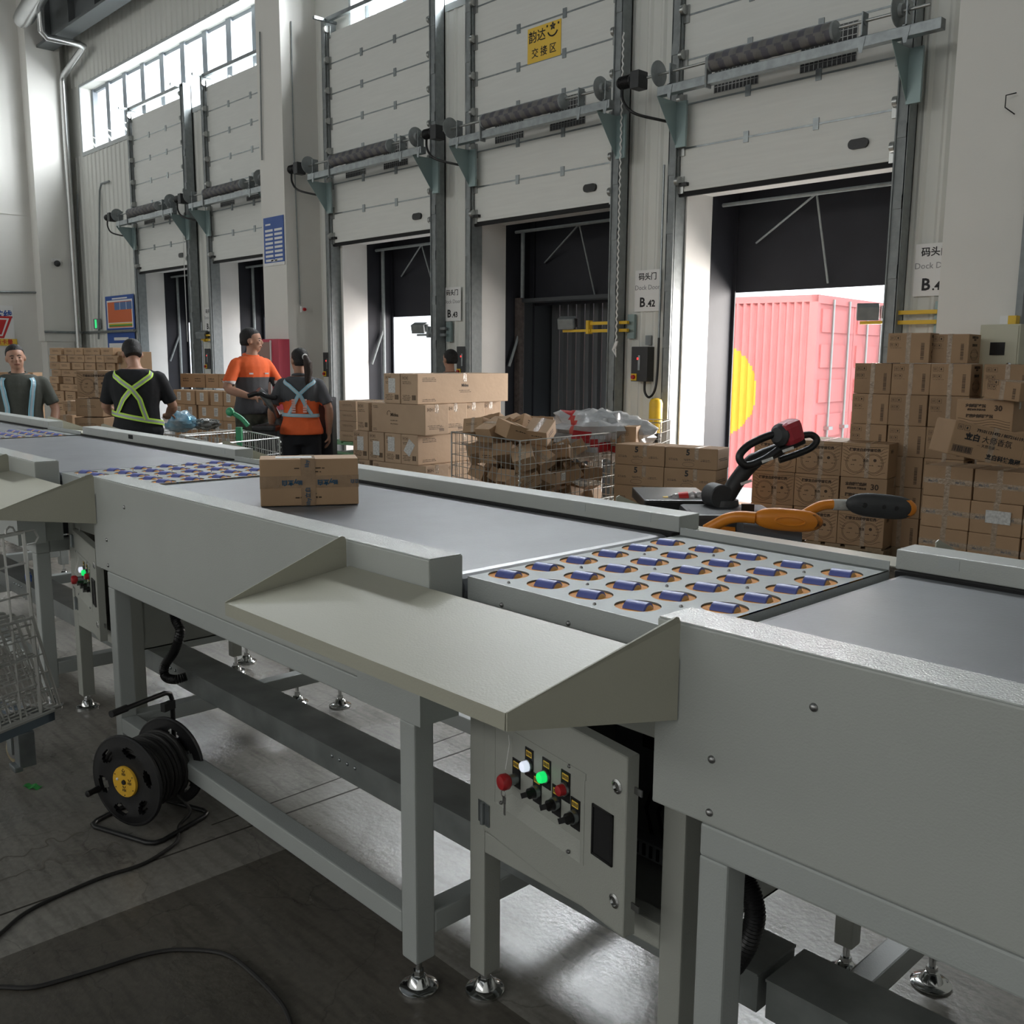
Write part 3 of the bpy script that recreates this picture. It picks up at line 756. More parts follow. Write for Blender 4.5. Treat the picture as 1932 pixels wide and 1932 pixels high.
    q = MB(); q.lathe([(0.014, 0), (0.019, 0.006), (0.0195, 0.018), (0.016, 0.024), (0.006, 0.026)], P(0.124, 0.010, 0.638), nn, 28); q.build('emergency_stop', RED, d)
    q = MB(); c0 = P(0.128, 0.028, 0.612); q.tube([c0+e*(0.008*math.cos(t))+Z3*(0.008*math.sin(t)) for t in [2*PI*k/14 for k in range(14)]], 0.0012, 6, closed=True)
    pbox(q, P(0.128, 0.024, 0.588), e, nn, Z3, -0.006, 0.006, 0, 0.002, 0, 0.016); pbox(q, P(0.130, 0.024, 0.560), e, nn, Z3, -0.003, 0.003, 0, 0.002, 0, 0.03); q.build('key', STEEL, d)
    q = MB(); q.tube([P(0.125, 0.02, 0.668), P(0.11, 0.0, 0.72), P(0.08, -0.01, 0.80), P(0.07, -0.02, 0.86)], 0.0009, 5); q.build('string', WHITE, d)
    # finger recess, locks, screws, hinges
    q = MB(); bx(q, 0.427, 0.490, 0, 0.002, 0.596, 0.702); q.build('handle_recess', BLACKM, d, bevel=0.0)
    q = MB()
    for (a0, a1, z0, z1) in ((0.425, 0.430, 0.594, 0.704), (0.487, 0.492, 0.594, 0.704), (0.425, 0.492, 0.594, 0.599), (0.425, 0.492, 0.699, 0.704)): bx(q, a0, a1, 0, 0.004, z0, z1)
    q.build('recess_rim', BLACK, d)
    for z in (0.769, 0.525):
        q = MB(); q.lathe([(0.015, 0), (0.015, 0.002), (0.010, 0.004), (0.010, 0.001), (0.004, 0.001)], P(0.500, 0, z), nn, 24); lk = q.build('lock', CHROME, d)
        q = MB(); pbox(q, P(0.503, -0.02, z), e, nn, Z3, 0, 0.05, 0, 0.003, -0.007, 0.007); q.build('lock_tongue', STEEL, d)
    q = MB()
    for (a, z) in ((0.343, 0.753), (0.076, 0.562), (0.344, 0.560), (0.07, 0.753)):
        p_ = P(a, 0.001, z); q.lathe([(0.005, 0), (0.0035, 0.003), (0.001, 0.0035)], p_, nn, 12)
    q.build('panel_screw', STEEL, d)
    for z in (0.505, 0.79):
        q = MB(); bx(q, -0.022, -0.002, 0.001, 0.004, z-0.028, z+0.028); bx(q, 0.004, 0.026, 0.001, 0.004, z-0.028, z+0.028)
        q.cyl(P(0.001, 0.006, z-0.028), P(0.001, 0.006, z+0.028), 0.006, 12); q.build('hinge', GALV, d)
    q = MB(); bx(q, 0.528, 0.531, -0.028, 0, 0.46, 0.84); bx(q, 0, 0.53, -0.028, 0, 0.838, 0.841); bx(q, 0, 0.53, -0.028, 0, 0.459, 0.462); q.build('door_edge', CAB, d)
    return r
cabinet(0, 'grey control cabinet with open door, lit buttons and key below the centre tray')
cabinet(-2.75, 'grey control cabinet with lit buttons seen at the left below the tray')
# bracket block joining tray and frame of the middle section

# cable trunking under the line
def trunk(x0, x1, lab, y0=1.68, y1=1.83):
    r = thing('cable_trunking', lab, 'cable trunking', (x0, y0, 0.213), 'steel cable trunking under the conveyors')
    m = MB(); m.box(x0, x1, y0, y1, 0.213, 0.300); m.build('trunk_body', TRUNK, r, bevel=0.003)
    m = MB(); m.box(x0, x1, y0-0.004, y1+0.004, 0.300, 0.306); m.build('lid', TRUNK, r)
    m = MB()
    x = x0+0.25
    while x < x1:
        for q in range(4): screw(m, x+q*0.045, y0, 0.275, 0.007)
        x += 1.35
    m.build('joint_screw', GALV, r)
trunk(-4.25, -1.0, 'dark steel cable trunking running under the middle conveyor')
trunk(-0.98, 1.5, 'dark steel cable trunking under the right conveyor')
trunk(-9.0, -4.27, 'dark steel cable trunking running under the left conveyor')
# corrugated hoses
def corrugated(pts, r0, sub=10):
    P = [Vector(p) for p in pts]; out = []
    for i in range(len(P)-1):
        a = P[max(i-1, 0)]; b = P[i]; c = P[i+1]; d = P[min(i+2, len(P)-1)]
        for k in range(sub):
            t = k/sub
            out.append(0.5*((2*b)+(-a+c)*t+(2*a-5*b+4*c-d)*t*t+(-a+3*b-3*c+d)*t*t*t))
    out.append(P[-1]); return out
o = MB().tube(pp := corrugated([atY(327, 1150, 1.62), atY(331, 1168, 1.62), atY(340, 1192, 1.62), atY(329, 1228, 1.62), atY(311, 1256, 1.62), atY(312, 1276, 1.62), atY(330, 1282, 1.62), atY(352, 1276, 1.66)], 0, 14), [0.0165+0.0035*(i % 2) for i in range(len(pp))], 12).build('cable_hose', BLACK)
tag(o, 'black corrugated hose hanging from the middle conveyor down to the trunking', 'hose')
pp = corrugated([atY(1392, 1600, 1.60), atY(1402, 1650, 1.60), atY(1419, 1690, 1.60), atY(1424, 1735, 1.60), atY(1408, 1785, 1.60), atY(1385, 1822, 1.62)], 0, 16)
o = MB().tube(pp, [0.019+0.003*(i % 2) for i in range(len(pp))], 14).build('cable_hose', BLACK)
tag(o, 'thick black corrugated hose beside the leg of the right conveyor', 'hose')

# ------------------------------------------------------------------ spring shafts above the dock doors
def spring_shaft(d, lab, zb=0.0):
    code, xl, xr, *_ = d
    Y, ZS, ZB = 8.45, 4.56, 4.385
    r = thing('spring_shaft', lab, 'door mechanism', (xl, Y, ZB), 'spring shafts over the dock doors')
    m = MB(); m.box(xl+0.02, xr+(0.52 if code == 'B.41' else 0.28), Y-0.045, Y+0.045, ZB-0.05, ZB+0.04); m.build('support_beam', GALV, r, bevel=0.004)
    m = MB(); m.cyl((xl-0.15, Y, ZS), (xr+(0.40 if code == 'B.41' else 0.26), Y, ZS), 0.0145, 12); m.build('shaft', WIRE, r)
    # coil spring drum, wound with visible turns
    a, b = xl+0.68, xr-0.47; R = 0.085; pts = []; rs = []
    n = 72
    for k in range(n+1): pts.append((a+(b-a)*k/n, Y, ZS-0.02)); rs.append(R+0.0025*math.sin(k*0.8))
    m = MB(); m.tube(pts, rs, 24); nf = 24
    for q in range(len(m.f)-2): m.mi[q] = 1 if ((q//nf)+(q % nf)*0.18) % 9 < 4 else 0
    m.build('spring', [mat('dusty_spring_steel', (0.20, 0.195, 0.19), 0.7, 0.1, 0.3, 9), mat('dark_spring_steel', (0.12, 0.12, 0.14), 0.6, 0.1, 0.3, 9)], r)
    for x in (a-0.01, b+0.01):
        m = MB(); m.lathe([(0.088, -0.012), (0.088, 0.012), (0.05, 0.03), (0.03, 0.04)], (x, Y, ZS-0.02), (1 if x > a else -1, 0, 0), 20); m.build('spring_plug', GALVD, r)
    m = MB(); m.box(a-0.05, a-0.03, Y-0.06, Y+0.03, ZB-0.08, ZS+0.03); m.build('spring_bracket', GALVD, r)
    for x in (xl+0.0, xr+0.12):
        m = MB(); m.lathe([(0.13, -0.004), (0.13, 0.004), (0.06, 0.02), (0.05, 0.05)], (x, Y, ZS+0.01), (-1 if x < xr else 1, 0, 0), 32); m.build('cable_drum', GALVD, r)
    for x in (xl+0.18, xr-0.18, xr+0.22):
        m = MB(); m.box(x-0.006, x+0.006, Y-0.05, Y+0.05, ZB+0.04, ZS+0.07); m.box(x-0.03, x+0.006, Y-0.05, Y+0.05, ZB+0.04, ZB+0.048); m.lathe([(0.04, -0.012), (0.04, 0.012)], (x, Y, ZS), (1, 0, 0), 16)
        m.prism([(x-0.04, Y-0.05, ZB+0.03), (x+0.04, Y-0.05, ZB+0.03), (x+0.015, Y-0.05, ZB-0.10), (x-0.015, Y-0.05, ZB-0.10)], (0, 0.004, 0)); m.build('bearing_plate', GALV, r)
    for x in (xl+0.02, xr+0.10):
        m = MB(); m.prism([(x, Y-0.05, ZB-0.05), (x, 8.76, ZB-0.05), (x, 8.76, ZB-0.52)], (0.005, 0, 0))
        m.box(x, x+0.13, 8.74, 8.77, ZB-0.52, ZB-0.05); m.build('wall_bracket', mat('blue_grey_galvanised', (0.27, 0.35, 0.35), 0.45, 0.4), r)
    g = MB(); x = xl-0.30
    g.box(x-0.02, x+0.10, Y-0.09, Y+0.07, ZS-0.10, ZS+0.08); g.build('gearbox', CHAR, r, bevel=0.01)
    g = MB(); g.tube([(x-0.22, Y-0.03, ZS), (x-0.20, Y-0.03, ZS), (x-0.03, Y-0.03, ZS), (x-0.02, Y-0.03, ZS)], [0.05, 0.062, 0.062, 0.05], 20)
    for k in range(10): g.lathe([(0.068, -0.003), (0.068, 0.003)], (x-0.06-0.014*k, Y-0.03, ZS), (1, 0, 0), 20)
    g.build('motor', BLACK, r)
    g = MB(); g.tube(corrugated([(x-0.17, Y-0.03, ZS-0.06), (x-0.14, Y-0.04, ZS-0.2), (x-0.02, Y, ZS-0.33), (x+0.18, Y+0.2, ZS-0.40), (x+0.26, 8.75, ZS-0.42)], 0, 8), 0.016, 8); g.build('motor_cable', BLACK, r)
    return r
for d, l in zip(DOORS, ('largest spring shaft with black motor over the B.41 door, at the right', 'spring shaft with black motor over the middle door left of the B.42 sign', 'spring shaft with black motor over the door left of the B.43 sign',
                        'spring shaft with motor over the dock door partly behind the column', 'leftmost spring shaft with motor, over the door left of the B.45 sign')): spring_shaft(d, l)

# ------------------------------------------------------------------ signs
def board(name, lab, cat, x0, x1, z0, z1, Y, m, group=None, th=0.006, bevel=0.0):
    r = thing(name, lab, cat, ((x0+x1)/2, Y, (z0+z1)/2), group)
    b = MB(); b.box(x0, x1, Y-th, Y, z0, z1); b.build('panel', m, r)
    return r
SIGNW = mat('sign_white', (0.80, 0.80, 0.79), 0.4)
SG = mat('sign_grey_text', (0.30, 0.30, 0.31), 0.5)
def stext(r, s, size, m, x, z, Y, bold=0.0): return text(s, size, m, r, (x, Y-0.0075, z), (1, 0, 0), (0, -1, 0), bold=bold)
def dock_sign(px0, px1, py0, py1, code, lab):
    a = atY((px0+px1)/2, (py0+py1)/2, 8.97); w = 0.37; h = 0.47
    r = board('dock_sign', lab, 'sign', a.x-w/2, a.x+w/2, a.z-h/2, a.z+h/2, 8.97, SIGNW, 'dock door signs')
    stext(r, '码头门', 0.088, INK, a.x, a.z+0.155, 8.97, 0.0015)
    stext(r, 'Dock Door', 0.078, SG, a.x, a.z+0.035, 8.97)
    text('B', 0.15, INK, r, (a.x-0.07, 8.9625, a.z-0.135), (1, 0, 0), (0, -1, 0), bold=0.004)
    text(code, 0.105, INK, r, (a.x+0.055, 8.9625, a.z-0.15), (1, 0, 0), (0, -1, 0), bold=0.003)
    return r
dock_sign(1197, 1247, 517, 580, '.42', 'white dock door sign reading B.42')
dock_sign(838, 870, 549, 599, '.43', 'white dock door sign reading B.43')
dock_sign(387, 403, 584, 622, '.45', 'small white dock door sign reading B.45 behind the orange shirted man')
dock_sign(1727, 1800, 472, 545, '.41', 'white dock door sign cut off by the right column')
a = atY(1026, 80, 8.85); Yq = 8.858
r = board('notice_board', 'yellow notice with smiling face mark on the middle dock door', 'sign', a.x-0.285, a.x+0.285, a.z-0.20, a.z+0.21, Yq, YELP)
stext(r, '韵达', 0.15, INK, a.x-0.12, a.z+0.09, Yq, 0.001); stext(r, '交 接 区', 0.12, INK, a.x, a.z-0.10, Yq, 0.001)
m = MB(); cx, cz = a.x+0.15, a.z+0.11
m.tube([(cx+0.085*math.sin(t), Yq-0.008, cz+0.02-0.085*math.cos(t)) for t in [(-1.15+2.3*k/16) for k in range(17)]], 0.009, 6)
m.build('smile_mark', INK, r)
for q in range(5):
    t = PI/2+q*2*PI/5; m = MB(); m.prism([(cx+0.032*math.cos(t+0.5), Yq-0.009, cz+0.045+0.032*math.sin(t+0.5)), (cx+0.05*math.cos(t), Yq-0.009, cz+0.045+0.05*math.sin(t)), (cx+0.032*math.cos(t-0.5), Yq-0.009, cz+0.045+0.032*math.sin(t-0.5)), (cx, Yq-0.009, cz+0.045)], (0, 0.002, 0)); m.build('star_mark', INK, r)
for sx in (-0.095, 0.095):
    m = MB(); m.box(cx+sx-0.012, cx+sx+0.012, Yq-0.009, Yq-0.007, cz+0.05, cz+0.075); m.build('dot_mark', INK, r)

def bars(r, x0, x1, z0, z1, Y, m, rows, name='print_lines', cols=1, fill=0.5, seed=1):
    rg = random.Random(seed); b = MB(); h = (z1-z0)/rows
    for k in range(rows):
        for c in range(cols):
            a = x0+(x1-x0)*c/cols; w = (x1-x0)/cols*(0.7+0.25*rg.random())
            b.box(a, a+w, Y-0.0015, Y, z0+k*h+h*(1-fill)/2, z0+k*h+h*(1+fill)/2)
    return b.build(name, m, r)
# blue board on the left column (front face)
p0 = atY(500, 500, 8.345); p1 = atY(535, 405, 8.345)
r = board('notice_board', 'tall blue notice board with white slots on the left column', 'sign', p0.x, p1.x, p0.z+0.02, p1.z, 8.345, BLUEP)
w = p1.x-p0.x
for k in range(9):
    for c in range(2):
        z = p1.z-0.23-k*0.068; x = p0.x+w*(0.08+0.46*c)
        b = MB(); b.box(x, x+w*0.38, 8.336, 8.339, z, z+0.036); so = b.build('name_slot', SIGNW, r)
b = MB(); b.box(p0.x+w*0.35, p0.x+w*0.65, 8.336, 8.339, p0.z+0.035, p0.z+0.065); b.build('name_slot', SIGNW, r)
bars(r, p0.x+w*0.1, p0.x+w*0.45, p1.z-0.14, p1.z-0.09, 8.338, SIGNW, 1, 'heading_print')
b = MB(); b.box(p0.x, p1.x, 8.3385, 8.344, p0.z-0.03, p0.z+0.02); b.build('white_edge', SIGNW, r)
# orange and blue posters on the ribbed wall
def poster(px0, px1, py0, py1, lab, kind):
    a = atY(px0, py1, 8.96); b2 = atY(px1, py0, 8.96); a = Vector((a.x, 0, atY((px0+px1)/2, py1, 8.96).z)); b2 = Vector((b2.x, 0, atY((px0+px1)/2, py0, 8.96).z))
    r = board('wall_poster', lab, 'poster', a.x, b2.x, a.z, b2.z, 8.96, BLUEP)
    W, Hh = b2.x-a.x, b2.z-a.z
    def part(nm, m, x0, x1, z0, z1, dY=0.0015):
        q = MB(); q.box(a.x+W*x0, a.x+W*x1, 8.954-dY, 8.954, a.z+Hh*z0, a.z+Hh*z1); q.build(nm, m, r)
    part('title_print', SIGNW, 0.25, 0.78, 0.895, 0.935) if kind == 0 else part('title_print', SIGNW, 0.25, 0.78, 0.55, 0.68)
    if kind == 0:
        part('white_border', SIGNW, 0.05, 0.95, 0.05, 0.87); part('orange_chart', ORP, 0.08, 0.92, 0.21, 0.82, 0.003); part('blue_chart', mat('chart_blue', (0.10, 0.18, 0.38), 0.5), 0.33, 0.93, 0.58, 0.80, 0.0045)
        part('green_strip', GRN, 0.1, 0.92, 0.10, 0.18, 0.003); part('yellow_strip', YELP, 0.1, 0.92, 0.15, 0.19, 0.0045); part('orange_strip', ORP, 0.1, 0.92, 0.07, 0.10, 0.003)
        for q in (0.52, 0.74): part('chart_divider', SIGNW, q, q+0.012, 0.58, 0.80, 0.006)
    else: part('white_body', SIGNW, 0.05, 0.95, 0.03, 0.42)
poster(202, 252, 557, 622, 'blue and orange chart poster on the ribbed wall', 0)
poster(205, 254, 623, 665, 'blue headed white poster below the orange chart poster', 1)
# safety banner on the end wall (normal +X)
XW = EX+0.01
def wall_panel(px0, px1, py0, py1, m, lab=None, name='safety_banner', parent=None, off=0.0):
    a = atX(px0, (py0+py1)/2, XW); b2 = atX(px1, (py0+py1)/2, XW); zt = atX((px0+px1)/2, py0, XW).z; zb = atX((px0+px1)/2, py1, XW).z
    mb = MB(); mb.box(XW+off, XW+off+0.01, a.y, b2.y, zb, zt)
    if parent is None:
        r = thing(name, lab, 'sign', (XW, (a.y+b2.y)/2, (zt+zb)/2)); mb.build('panel', m, r); return r, a.y, b2.y, zb, zt
    mb.build(name, m, parent); return parent, a.y, b2.y, zb, zt
r, y0, y1, zb, zt = wall_panel(-40, 26, 576, 648, SIGNW, 'white safety banner with blue lettering and red block at the left edge')
text('安全防线', 0.20, BLUEP, r, (XW+0.013, y1-0.42, zt-0.22), (0, 1, 0), (1, 0, 0), bold=0.006)
y2 = y1-0.02; zc = (zb+zt)/2-0.06
for (d, mm, dx_) in ((0, INKRED, 0.012), (0.05, SIGNW, 0.014), (0.085, INKRED, 0.016)):
    q = MB(); q.prism([(XW+dx_, y2-d*1.6, zc+0.26-d), (XW+dx_, y2-1.5, zc+0.26-d), (XW+dx_, y2-1.5, zc-0.26+d), (XW+dx_, y2-0.22-d*0.6, zc-0.26+d)], (0.002, 0, 0)); q.build('red_block' if mm is INKRED else 'white_outline', mm, r)
q = MB(); q.box(XW+0.019, XW+0.021, y2-1.4, y2-0.35, zc, zc+0.09); q.build('block_lettering', SIGNW, r)
r, y0, y1, zb, zt = wall_panel(-40, 32, 639, 652, YELP, 'yellow strip sign with red lettering below the white safety banner', 'strip_sign', None, 0.012)
text('客户 卡点卡量', 0.13, INKRED, r, (XW+0.025, y1-0.5, (zb+zt)/2), (0, 1, 0), (1, 0, 0), bold=0.002)

# emergency exit sign
p = atY(181, 611, 8.9)
r = thing('exit_sign', 'small lit green exit sign on the ribbed wall at the left', 'sign', (p.x, 8.9, p.z))
m = MB(); m.box(p.x-0.16, p.x+0.16, 8.90, 8.96, p.z-0.12, p.z+0.12); m.build('housing', GALVD, r)
m = MB(); m.box(p.x-0.06, p.x+0.05, 8.896, 8.899, p.z-0.10, p.z+0.10); m.build('lit_panel', mat('exit_green_lit', (0.04, 0.75, 0.22), 0.5, emit=0.9), r)
# loudspeaker on the end wall pilaster
p = atX(106, 496, EX+0.46)
r = thing('wall_camera', 'small white dome device on the pilaster at the left', 'camera', (EX+0.45, p.y, p.z))
m = MB(); m.box(EX+0.45, EX+0.50, p.y-0.10, p.y+0.10, p.z+0.02, p.z+0.10); m.build('bracket', SIGNW, r)
m = MB(); m.sph((EX+0.53, p.y, p.z-0.02), 0.075); m.build('dome', CHAR, r)

# dock control boxes, cables, lights
def dock_control(pxc, pyc, lab, cab=True, far=False):
    p = atY(pxc, pyc, 8.9)
    r = thing('dock_control_box', lab, 'control box', (p.x, 8.97, p.z), 'dock door control boxes')
    m = MB(); m.box(p.x-0.12, p.x+0.12, 8.85, 8.975, p.z-0.2, p.z+0.2); m.build('box', CHAR, r, bevel=0.006)
    m = MB(); m.box(p.x-0.015, p.x+0.015, 8.843, 8.85, p.z-0.07, p.z+0.10); m.build('label_strip', GALV, r)
    m = MB(); m.box(p.x-0.03, p.x-0.008, 8.841, 8.85, p.z+0.05, p.z+0.075); m.build('red_light', mat('red_led', (1, 0.05, 0.05), 0.4, emit=1.2), r)
    m = MB(); m.box(p.x-0.11, p.x-0.03, 8.84, 8.85, p.z-0.19, p.z-0.11); m.build('switch_plate', YELL, r)
    m = MB(); m.lathe([(0.026, 0), (0.024, 0.025)], (p.x-0.07, 8.84, p.z-0.15), (0, -1, 0), 16); m.build('switch_knob', RED, r)
    m = MB(); m.tube(corrugated([(p.x+0.05, 8.90, p.z-0.2), (p.x+0.055, 8.90, p.z-0.32), (p.x+0.12, 8.90, p.z-0.38), (p.x+0.2, 8.90, p.z-0.30), (p.x+0.215, 8.92, p.z-0.1), (p.x+0.215, 8.93, p.z+0.3)], 0, 8), 0.014, 8); m.build('cable', BLACK, r)
    m = MB(); m.box(p.x+0.0, p.x+0.08, 8.95, 8.97, p.z+0.22, p.z+0.33); m.build('wall_plate', GALVD, r)
    m = MB(); m.cyl((p.x+0.215, 8.93, p.z+0.3), (p.x+0.215, 8.93, p.z+2.2), 0.013, 10); m.build('conduit', GALV, r)
dock_control(1211, 687, 'dark dock control box with red light right of the dark truck')
dock_control(877, 681, 'dark dock control box with red light behind the head above the boxes')
dock_control(622, 688, 'dark dock control box with red light right of the woman')
dock_control(396, 677, 'dark dock control box below the B.45 sign')
def dock_light(pbx, pby, length, lab, yel=True, lamp_up=True):
    p = atY(pbx, pby, 8.95)
    r = thing('dock_light', lab, 'lamp', (p.x, 8.95, p.z), 'swing arm dock lights')
    am = YELL if yel else GALVD
    m = MB(); m.box(p.x-0.05, p.x+0.05, 8.93, 8.97, p.z-0.14, p.z+0.14); m.build('wall_plate', mat('blue_grey_galvanised', (0.27, 0.35, 0.35)), r)
    L1 = length*0.6
    for dz in (-0.045, 0.045):
        m = MB(); m.box(p.x-L1, p.x, 8.86, 8.90, p.z+dz-0.018, p.z+dz+0.018); m.build('arm', am, r)
    m = MB(); m.box(p.x-length, p.x-L1+0.05, 8.84, 8.88, p.z-0.055, p.z-0.025); m.build('outer_arm', am, r)
    m = MB(); m.box(p.x-L1-0.01, p.x-L1+0.03, 8.83, 8.91, p.z-0.08, p.z+0.08); m.build('pivot', am, r)
    h = MB(); c = Vector((p.x-length+0.08, 8.83, p.z+0.06)); h.cbox(c, (0.20, 0.16, 0.13), Euler((0.3, 0, 0.5)).to_matrix()); ho = h.build('lamp_head', GALVD, r, bevel=0.01)
    for k in range(5):
        q = MB(); q.cbox(c+Vector((0.02+0.02*k, 0.09, 0.0)), (0.006, 0.05, 0.11), Euler((0.3, 0, 0.5)).to_matrix()); q.build('heat_fin', DARKS, ho)
dock_light(1192, 616, 1.02, 'yellow swing arm dock light in front of the dark truck')
dock_light(848, 626, 0.62, 'dark swing arm dock light against the bright gap under B.43', False)
dock_light(1775, 598, 0.72, 'yellow swing arm dock light above the right carton stack')
dock_light(402, 637, 0.30, 'small yellow swing arm dock light below the B.45 sign')
# hanging chain at door B.42
p = atY(1172, 240, 8.72); m = MB(); z = atY(1168, 660, 8.72).z
pts = [(p.x+0.007*math.sin(k*0.9), 8.72+0.007*math.cos(k*0.9), 5.2+(z-5.2)*k/300) for k in range(301)]
m.tube(pts, 0.008, 6); m.tube([(p.x, 8.72, z+0.1), (p.x-0.03, 8.7, z), (p.x+0.02, 8.7, z-0.08), (p.x-0.01, 8.72, z+0.02), (p.x+0.02, 8.72, z+0.1)], 0.012, 6)
o = m.build('hanging_chain', SIGNW); tag(o, 'white rope chain hanging beside the dark truck at the B.42 sign', 'chain')
for xx, lab in ((352, 'thin pull rope hanging in the leftmost dock door'),):
    p = atY(xx, 600, 8.7); m = MB(); m.cyl((p.x, 8.7, 1.9), (p.x, 8.7, 4.3), 0.008, 6); o = m.build('pull_rope', SIGNW); tag(o, lab, 'rope')
# bollard
p = atY(1237, 780, 8.55)
r = thing('bollard', 'yellow and black bollard in front of the wall below the B.42 sign', 'bollard', (p.x, 8.55, 0))
m = MB(); pts = [0, 0.25, 0.5, 0.75, 1.0]
for k in range(5):
    z0 = 0.2*k; m.lathe([(0.075, z0), (0.075, z0+0.2)], (p.x, 8.55, 0), (0, 0, 1), 24, k % 2)
m.lathe([(0.075, 1.0), (0.075, 1.13), (0.06, 1.17), (0.02, 1.185)], (p.x, 8.55, 0), (0, 0, 1), 24, 0)
m.build('post', [YELL, BLACK], r)
# wall cabinet on the right column with conduit
p = atY(1880, 665, 8.15)
r = thing('electrical_cabinet', 'beige electrical cabinet with display on the right column', 'cabinet', (p.x, 8.3, p.z))
x0, x1 = atY(1846, 665, 8.1).x, atY(1922, 665, 8.1).x; z1 = atY(1880, 612, 8.1).z; z0 = z1-0.62
BEIGE = mat('beige_enamel', (0.55, 0.54, 0.42), 0.45)
m = MB(); m.box(x0, x1, 8.1, 8.345, z0, z1); m.build('box', BEIGE, r, bevel=0.006)
m = MB(); m.box(x0+0.012, x1-0.012, 8.09, 8.1, z0+0.012, z1-0.012); dr = m.build('door', BEIGE, r, bevel=0.004)
xm = (x0+x1)/2
m = MB(); m.box(xm-0.06, xm+0.05, 8.082, 8.09, z1-0.24, z1-0.14); m.build('display', BLACK, dr)
for k, mm in ((0, GREENS), (1, RED), (2, SIGNW)):
    m = MB(); m.lathe([(0.022, 0), (0.022, 0.012), (0.015, 0.018)], (xm-0.14+k*0.1, 8.09, z1-0.42), (0, -1, 0), 16); m.build('push_button', BLACK, dr)
    m = MB(); m.box(xm-0.17+k*0.1, xm-0.11+k*0.1, 8.087, 8.09, z1-0.47, z1-0.45); m.build('button_label', SIGNW, dr)
m = MB(); m.lathe([(0.022, 0), (0.022, 0.015), (0.01, 0.02)], (x1-0.06, 8.09, z1-0.32), (0, -1, 0), 16); m.build('lock', CHROME, dr)
for k in (0.35, 0.55):
    m = MB(); m.box(x0+(x1-x0)*k, x0+(x1-x0)*k+0.06, 8.2, 8.3, z1, z1+0.07); m.build('cable_gland', YELL if k > 0.5 else SIGNW, r)
m = MB(); xg = x0+(x1-x0)*0.62; m.box(xg, xg+0.05, 8.28, 8.345, z1, 8.0); o = m.build('cable_conduit', GALVD); tag(o, 'vertical metal conduit on the right column above the beige cabinet', 'conduit')
m = MB(); pk = atY(1918, 175, 8.3); m.tube([pk, pk+Vector((-0.07, -0.02, -0.01)), pk+Vector((-0.07, -0.02, -0.1)), pk+Vector((0.0, 0, -0.16))], 0.005, 6); o = m.build('loose_wire', BLACK); tag(o, 'loose black wire loop on the right column', 'wire')
# small conduits and devices on the left column and mullions
def pipe(pts, r_, name, lab, cat, m_=GALV, n=10, flat=None):
    mb = MB(); mb.tube(pts, r_, n); o = mb.build(name, m_); tag(o, lab, cat); return o
pipe([atY(490, 60, 8.32), atY(494, 302, 8.32)], 0.012, 'wall_conduit', 'thin conduit on the front edge of the left column', 'conduit', GALVD)
XS = -14.195+0.02
pipe([atX(549, 40, XS), atX(553, 250, XS), atX(566, 575, XS)], 0.010, 'wall_conduit', 'thin conduit down the side of the left column with red call point', 'conduit', GALVD)
p = atX(571, 584, XS); m = MB(); m.box(XS, XS+0.05, p.y-0.05, p.y+0.05, p.z-0.05, p.z+0.05); r = thing('call_point', 'small red fire call point on the side of the left column', 'alarm button', p); m.build('base', SIGNW, r); m = MB(); m.lathe([(0.03, 0), (0.025, 0.03)], (XS+0.05, p.y, p.z), (1, 0, 0), 14); m.build('button', RED, r)
p0 = atY(186, 640, 8.93); pa = atY(188, 360, 8.93); pb = atY(206, 342, 8.93)
pipe([p0, Vector((pa.x, 8.93, pa.z)), Vector((pa.x+0.12, 8.93, pa.z+0.14)), pb], 0.022, 'wall_conduit', 'bent conduit on the ribbed wall left of the doors', 'conduit', GALVD)
pipe([atY(148, 640, 8.93), atY(146, 365, 8.93)], 0.018, 'wall_conduit', 'straight conduit on the ribbed wall near the downpipe', 'conduit', GALVD)
pipe([atY(1278, 215, 8.93), atY(1262, 820, 8.93)], 0.02, 'wall_conduit', 'conduit running down beside the right dock door', 'conduit', GALV)
pipe([atY(618, 140, 8.93), atY(632, 690, 8.93)], 0.02, 'wall_conduit', 'conduit running down beside the B.43 door', 'conduit', GALV)
XC = EX+0.03
pipe([atX(0, 551, XC), atX(80, 552, XC), atX(84, 625, XC)], 0.03, 'wall_conduit', 'horizontal conduit on the end wall turning down', 'conduit', GALV)
pipe([atX(84, 626, EX+0.5), Vector((EX+0.5, 8.9, atX(84, 626, EX+0.5).z)), Vector((EX+3.6, 8.9, atX(84, 626, EX+0.5).z))], 0.03, 'wall_conduit', 'horizontal conduit low in the far left corner', 'conduit', GALV)
# rainwater downpipe and duct at the top left
XD = EX+0.55
Pd = [Vector((XD, 8.75, 0.5)), Vector((XD, 8.75, 7.98)), Vector((XD+0.10, 8.75, 8.12))]
c1 = atY(158, 88, 8.75); Pd += [c1+Vector((-0.08, 0, -0.03)), c1, c1+Vector((0, -0.10, 0.03))]
c2 = atX(79, 68, c1.x); Pd += [c2+Vector((0, 0.1, 0)), c2+Vector((0, 0, 0.08)), c2+Vector((0, 0, 0.55)), c2+Vector((0.25, 0, 0.8)), c2+Vector((1.6, 0, 1.0))]
pipe(Pd, 0.075, 'rainwater_pipe', 'shiny bent metal pipe running down in the far left corner', 'pipe', mat('bright_sheet_metal', (0.55, 0.56, 0.56), 0.25, 0.9), 16)
pd0 = atX(40, 38, EX+1.2); pipe([pd0, pd0+Vector((0.25, 0, 0.02)), pd0+Vector((4.0, 0, 0.9))], [0.17, 0.2, 0.2], 'air_duct', 'round metal duct under the roof in the top left corner', 'duct', MATS['bright_sheet_metal'], 24)
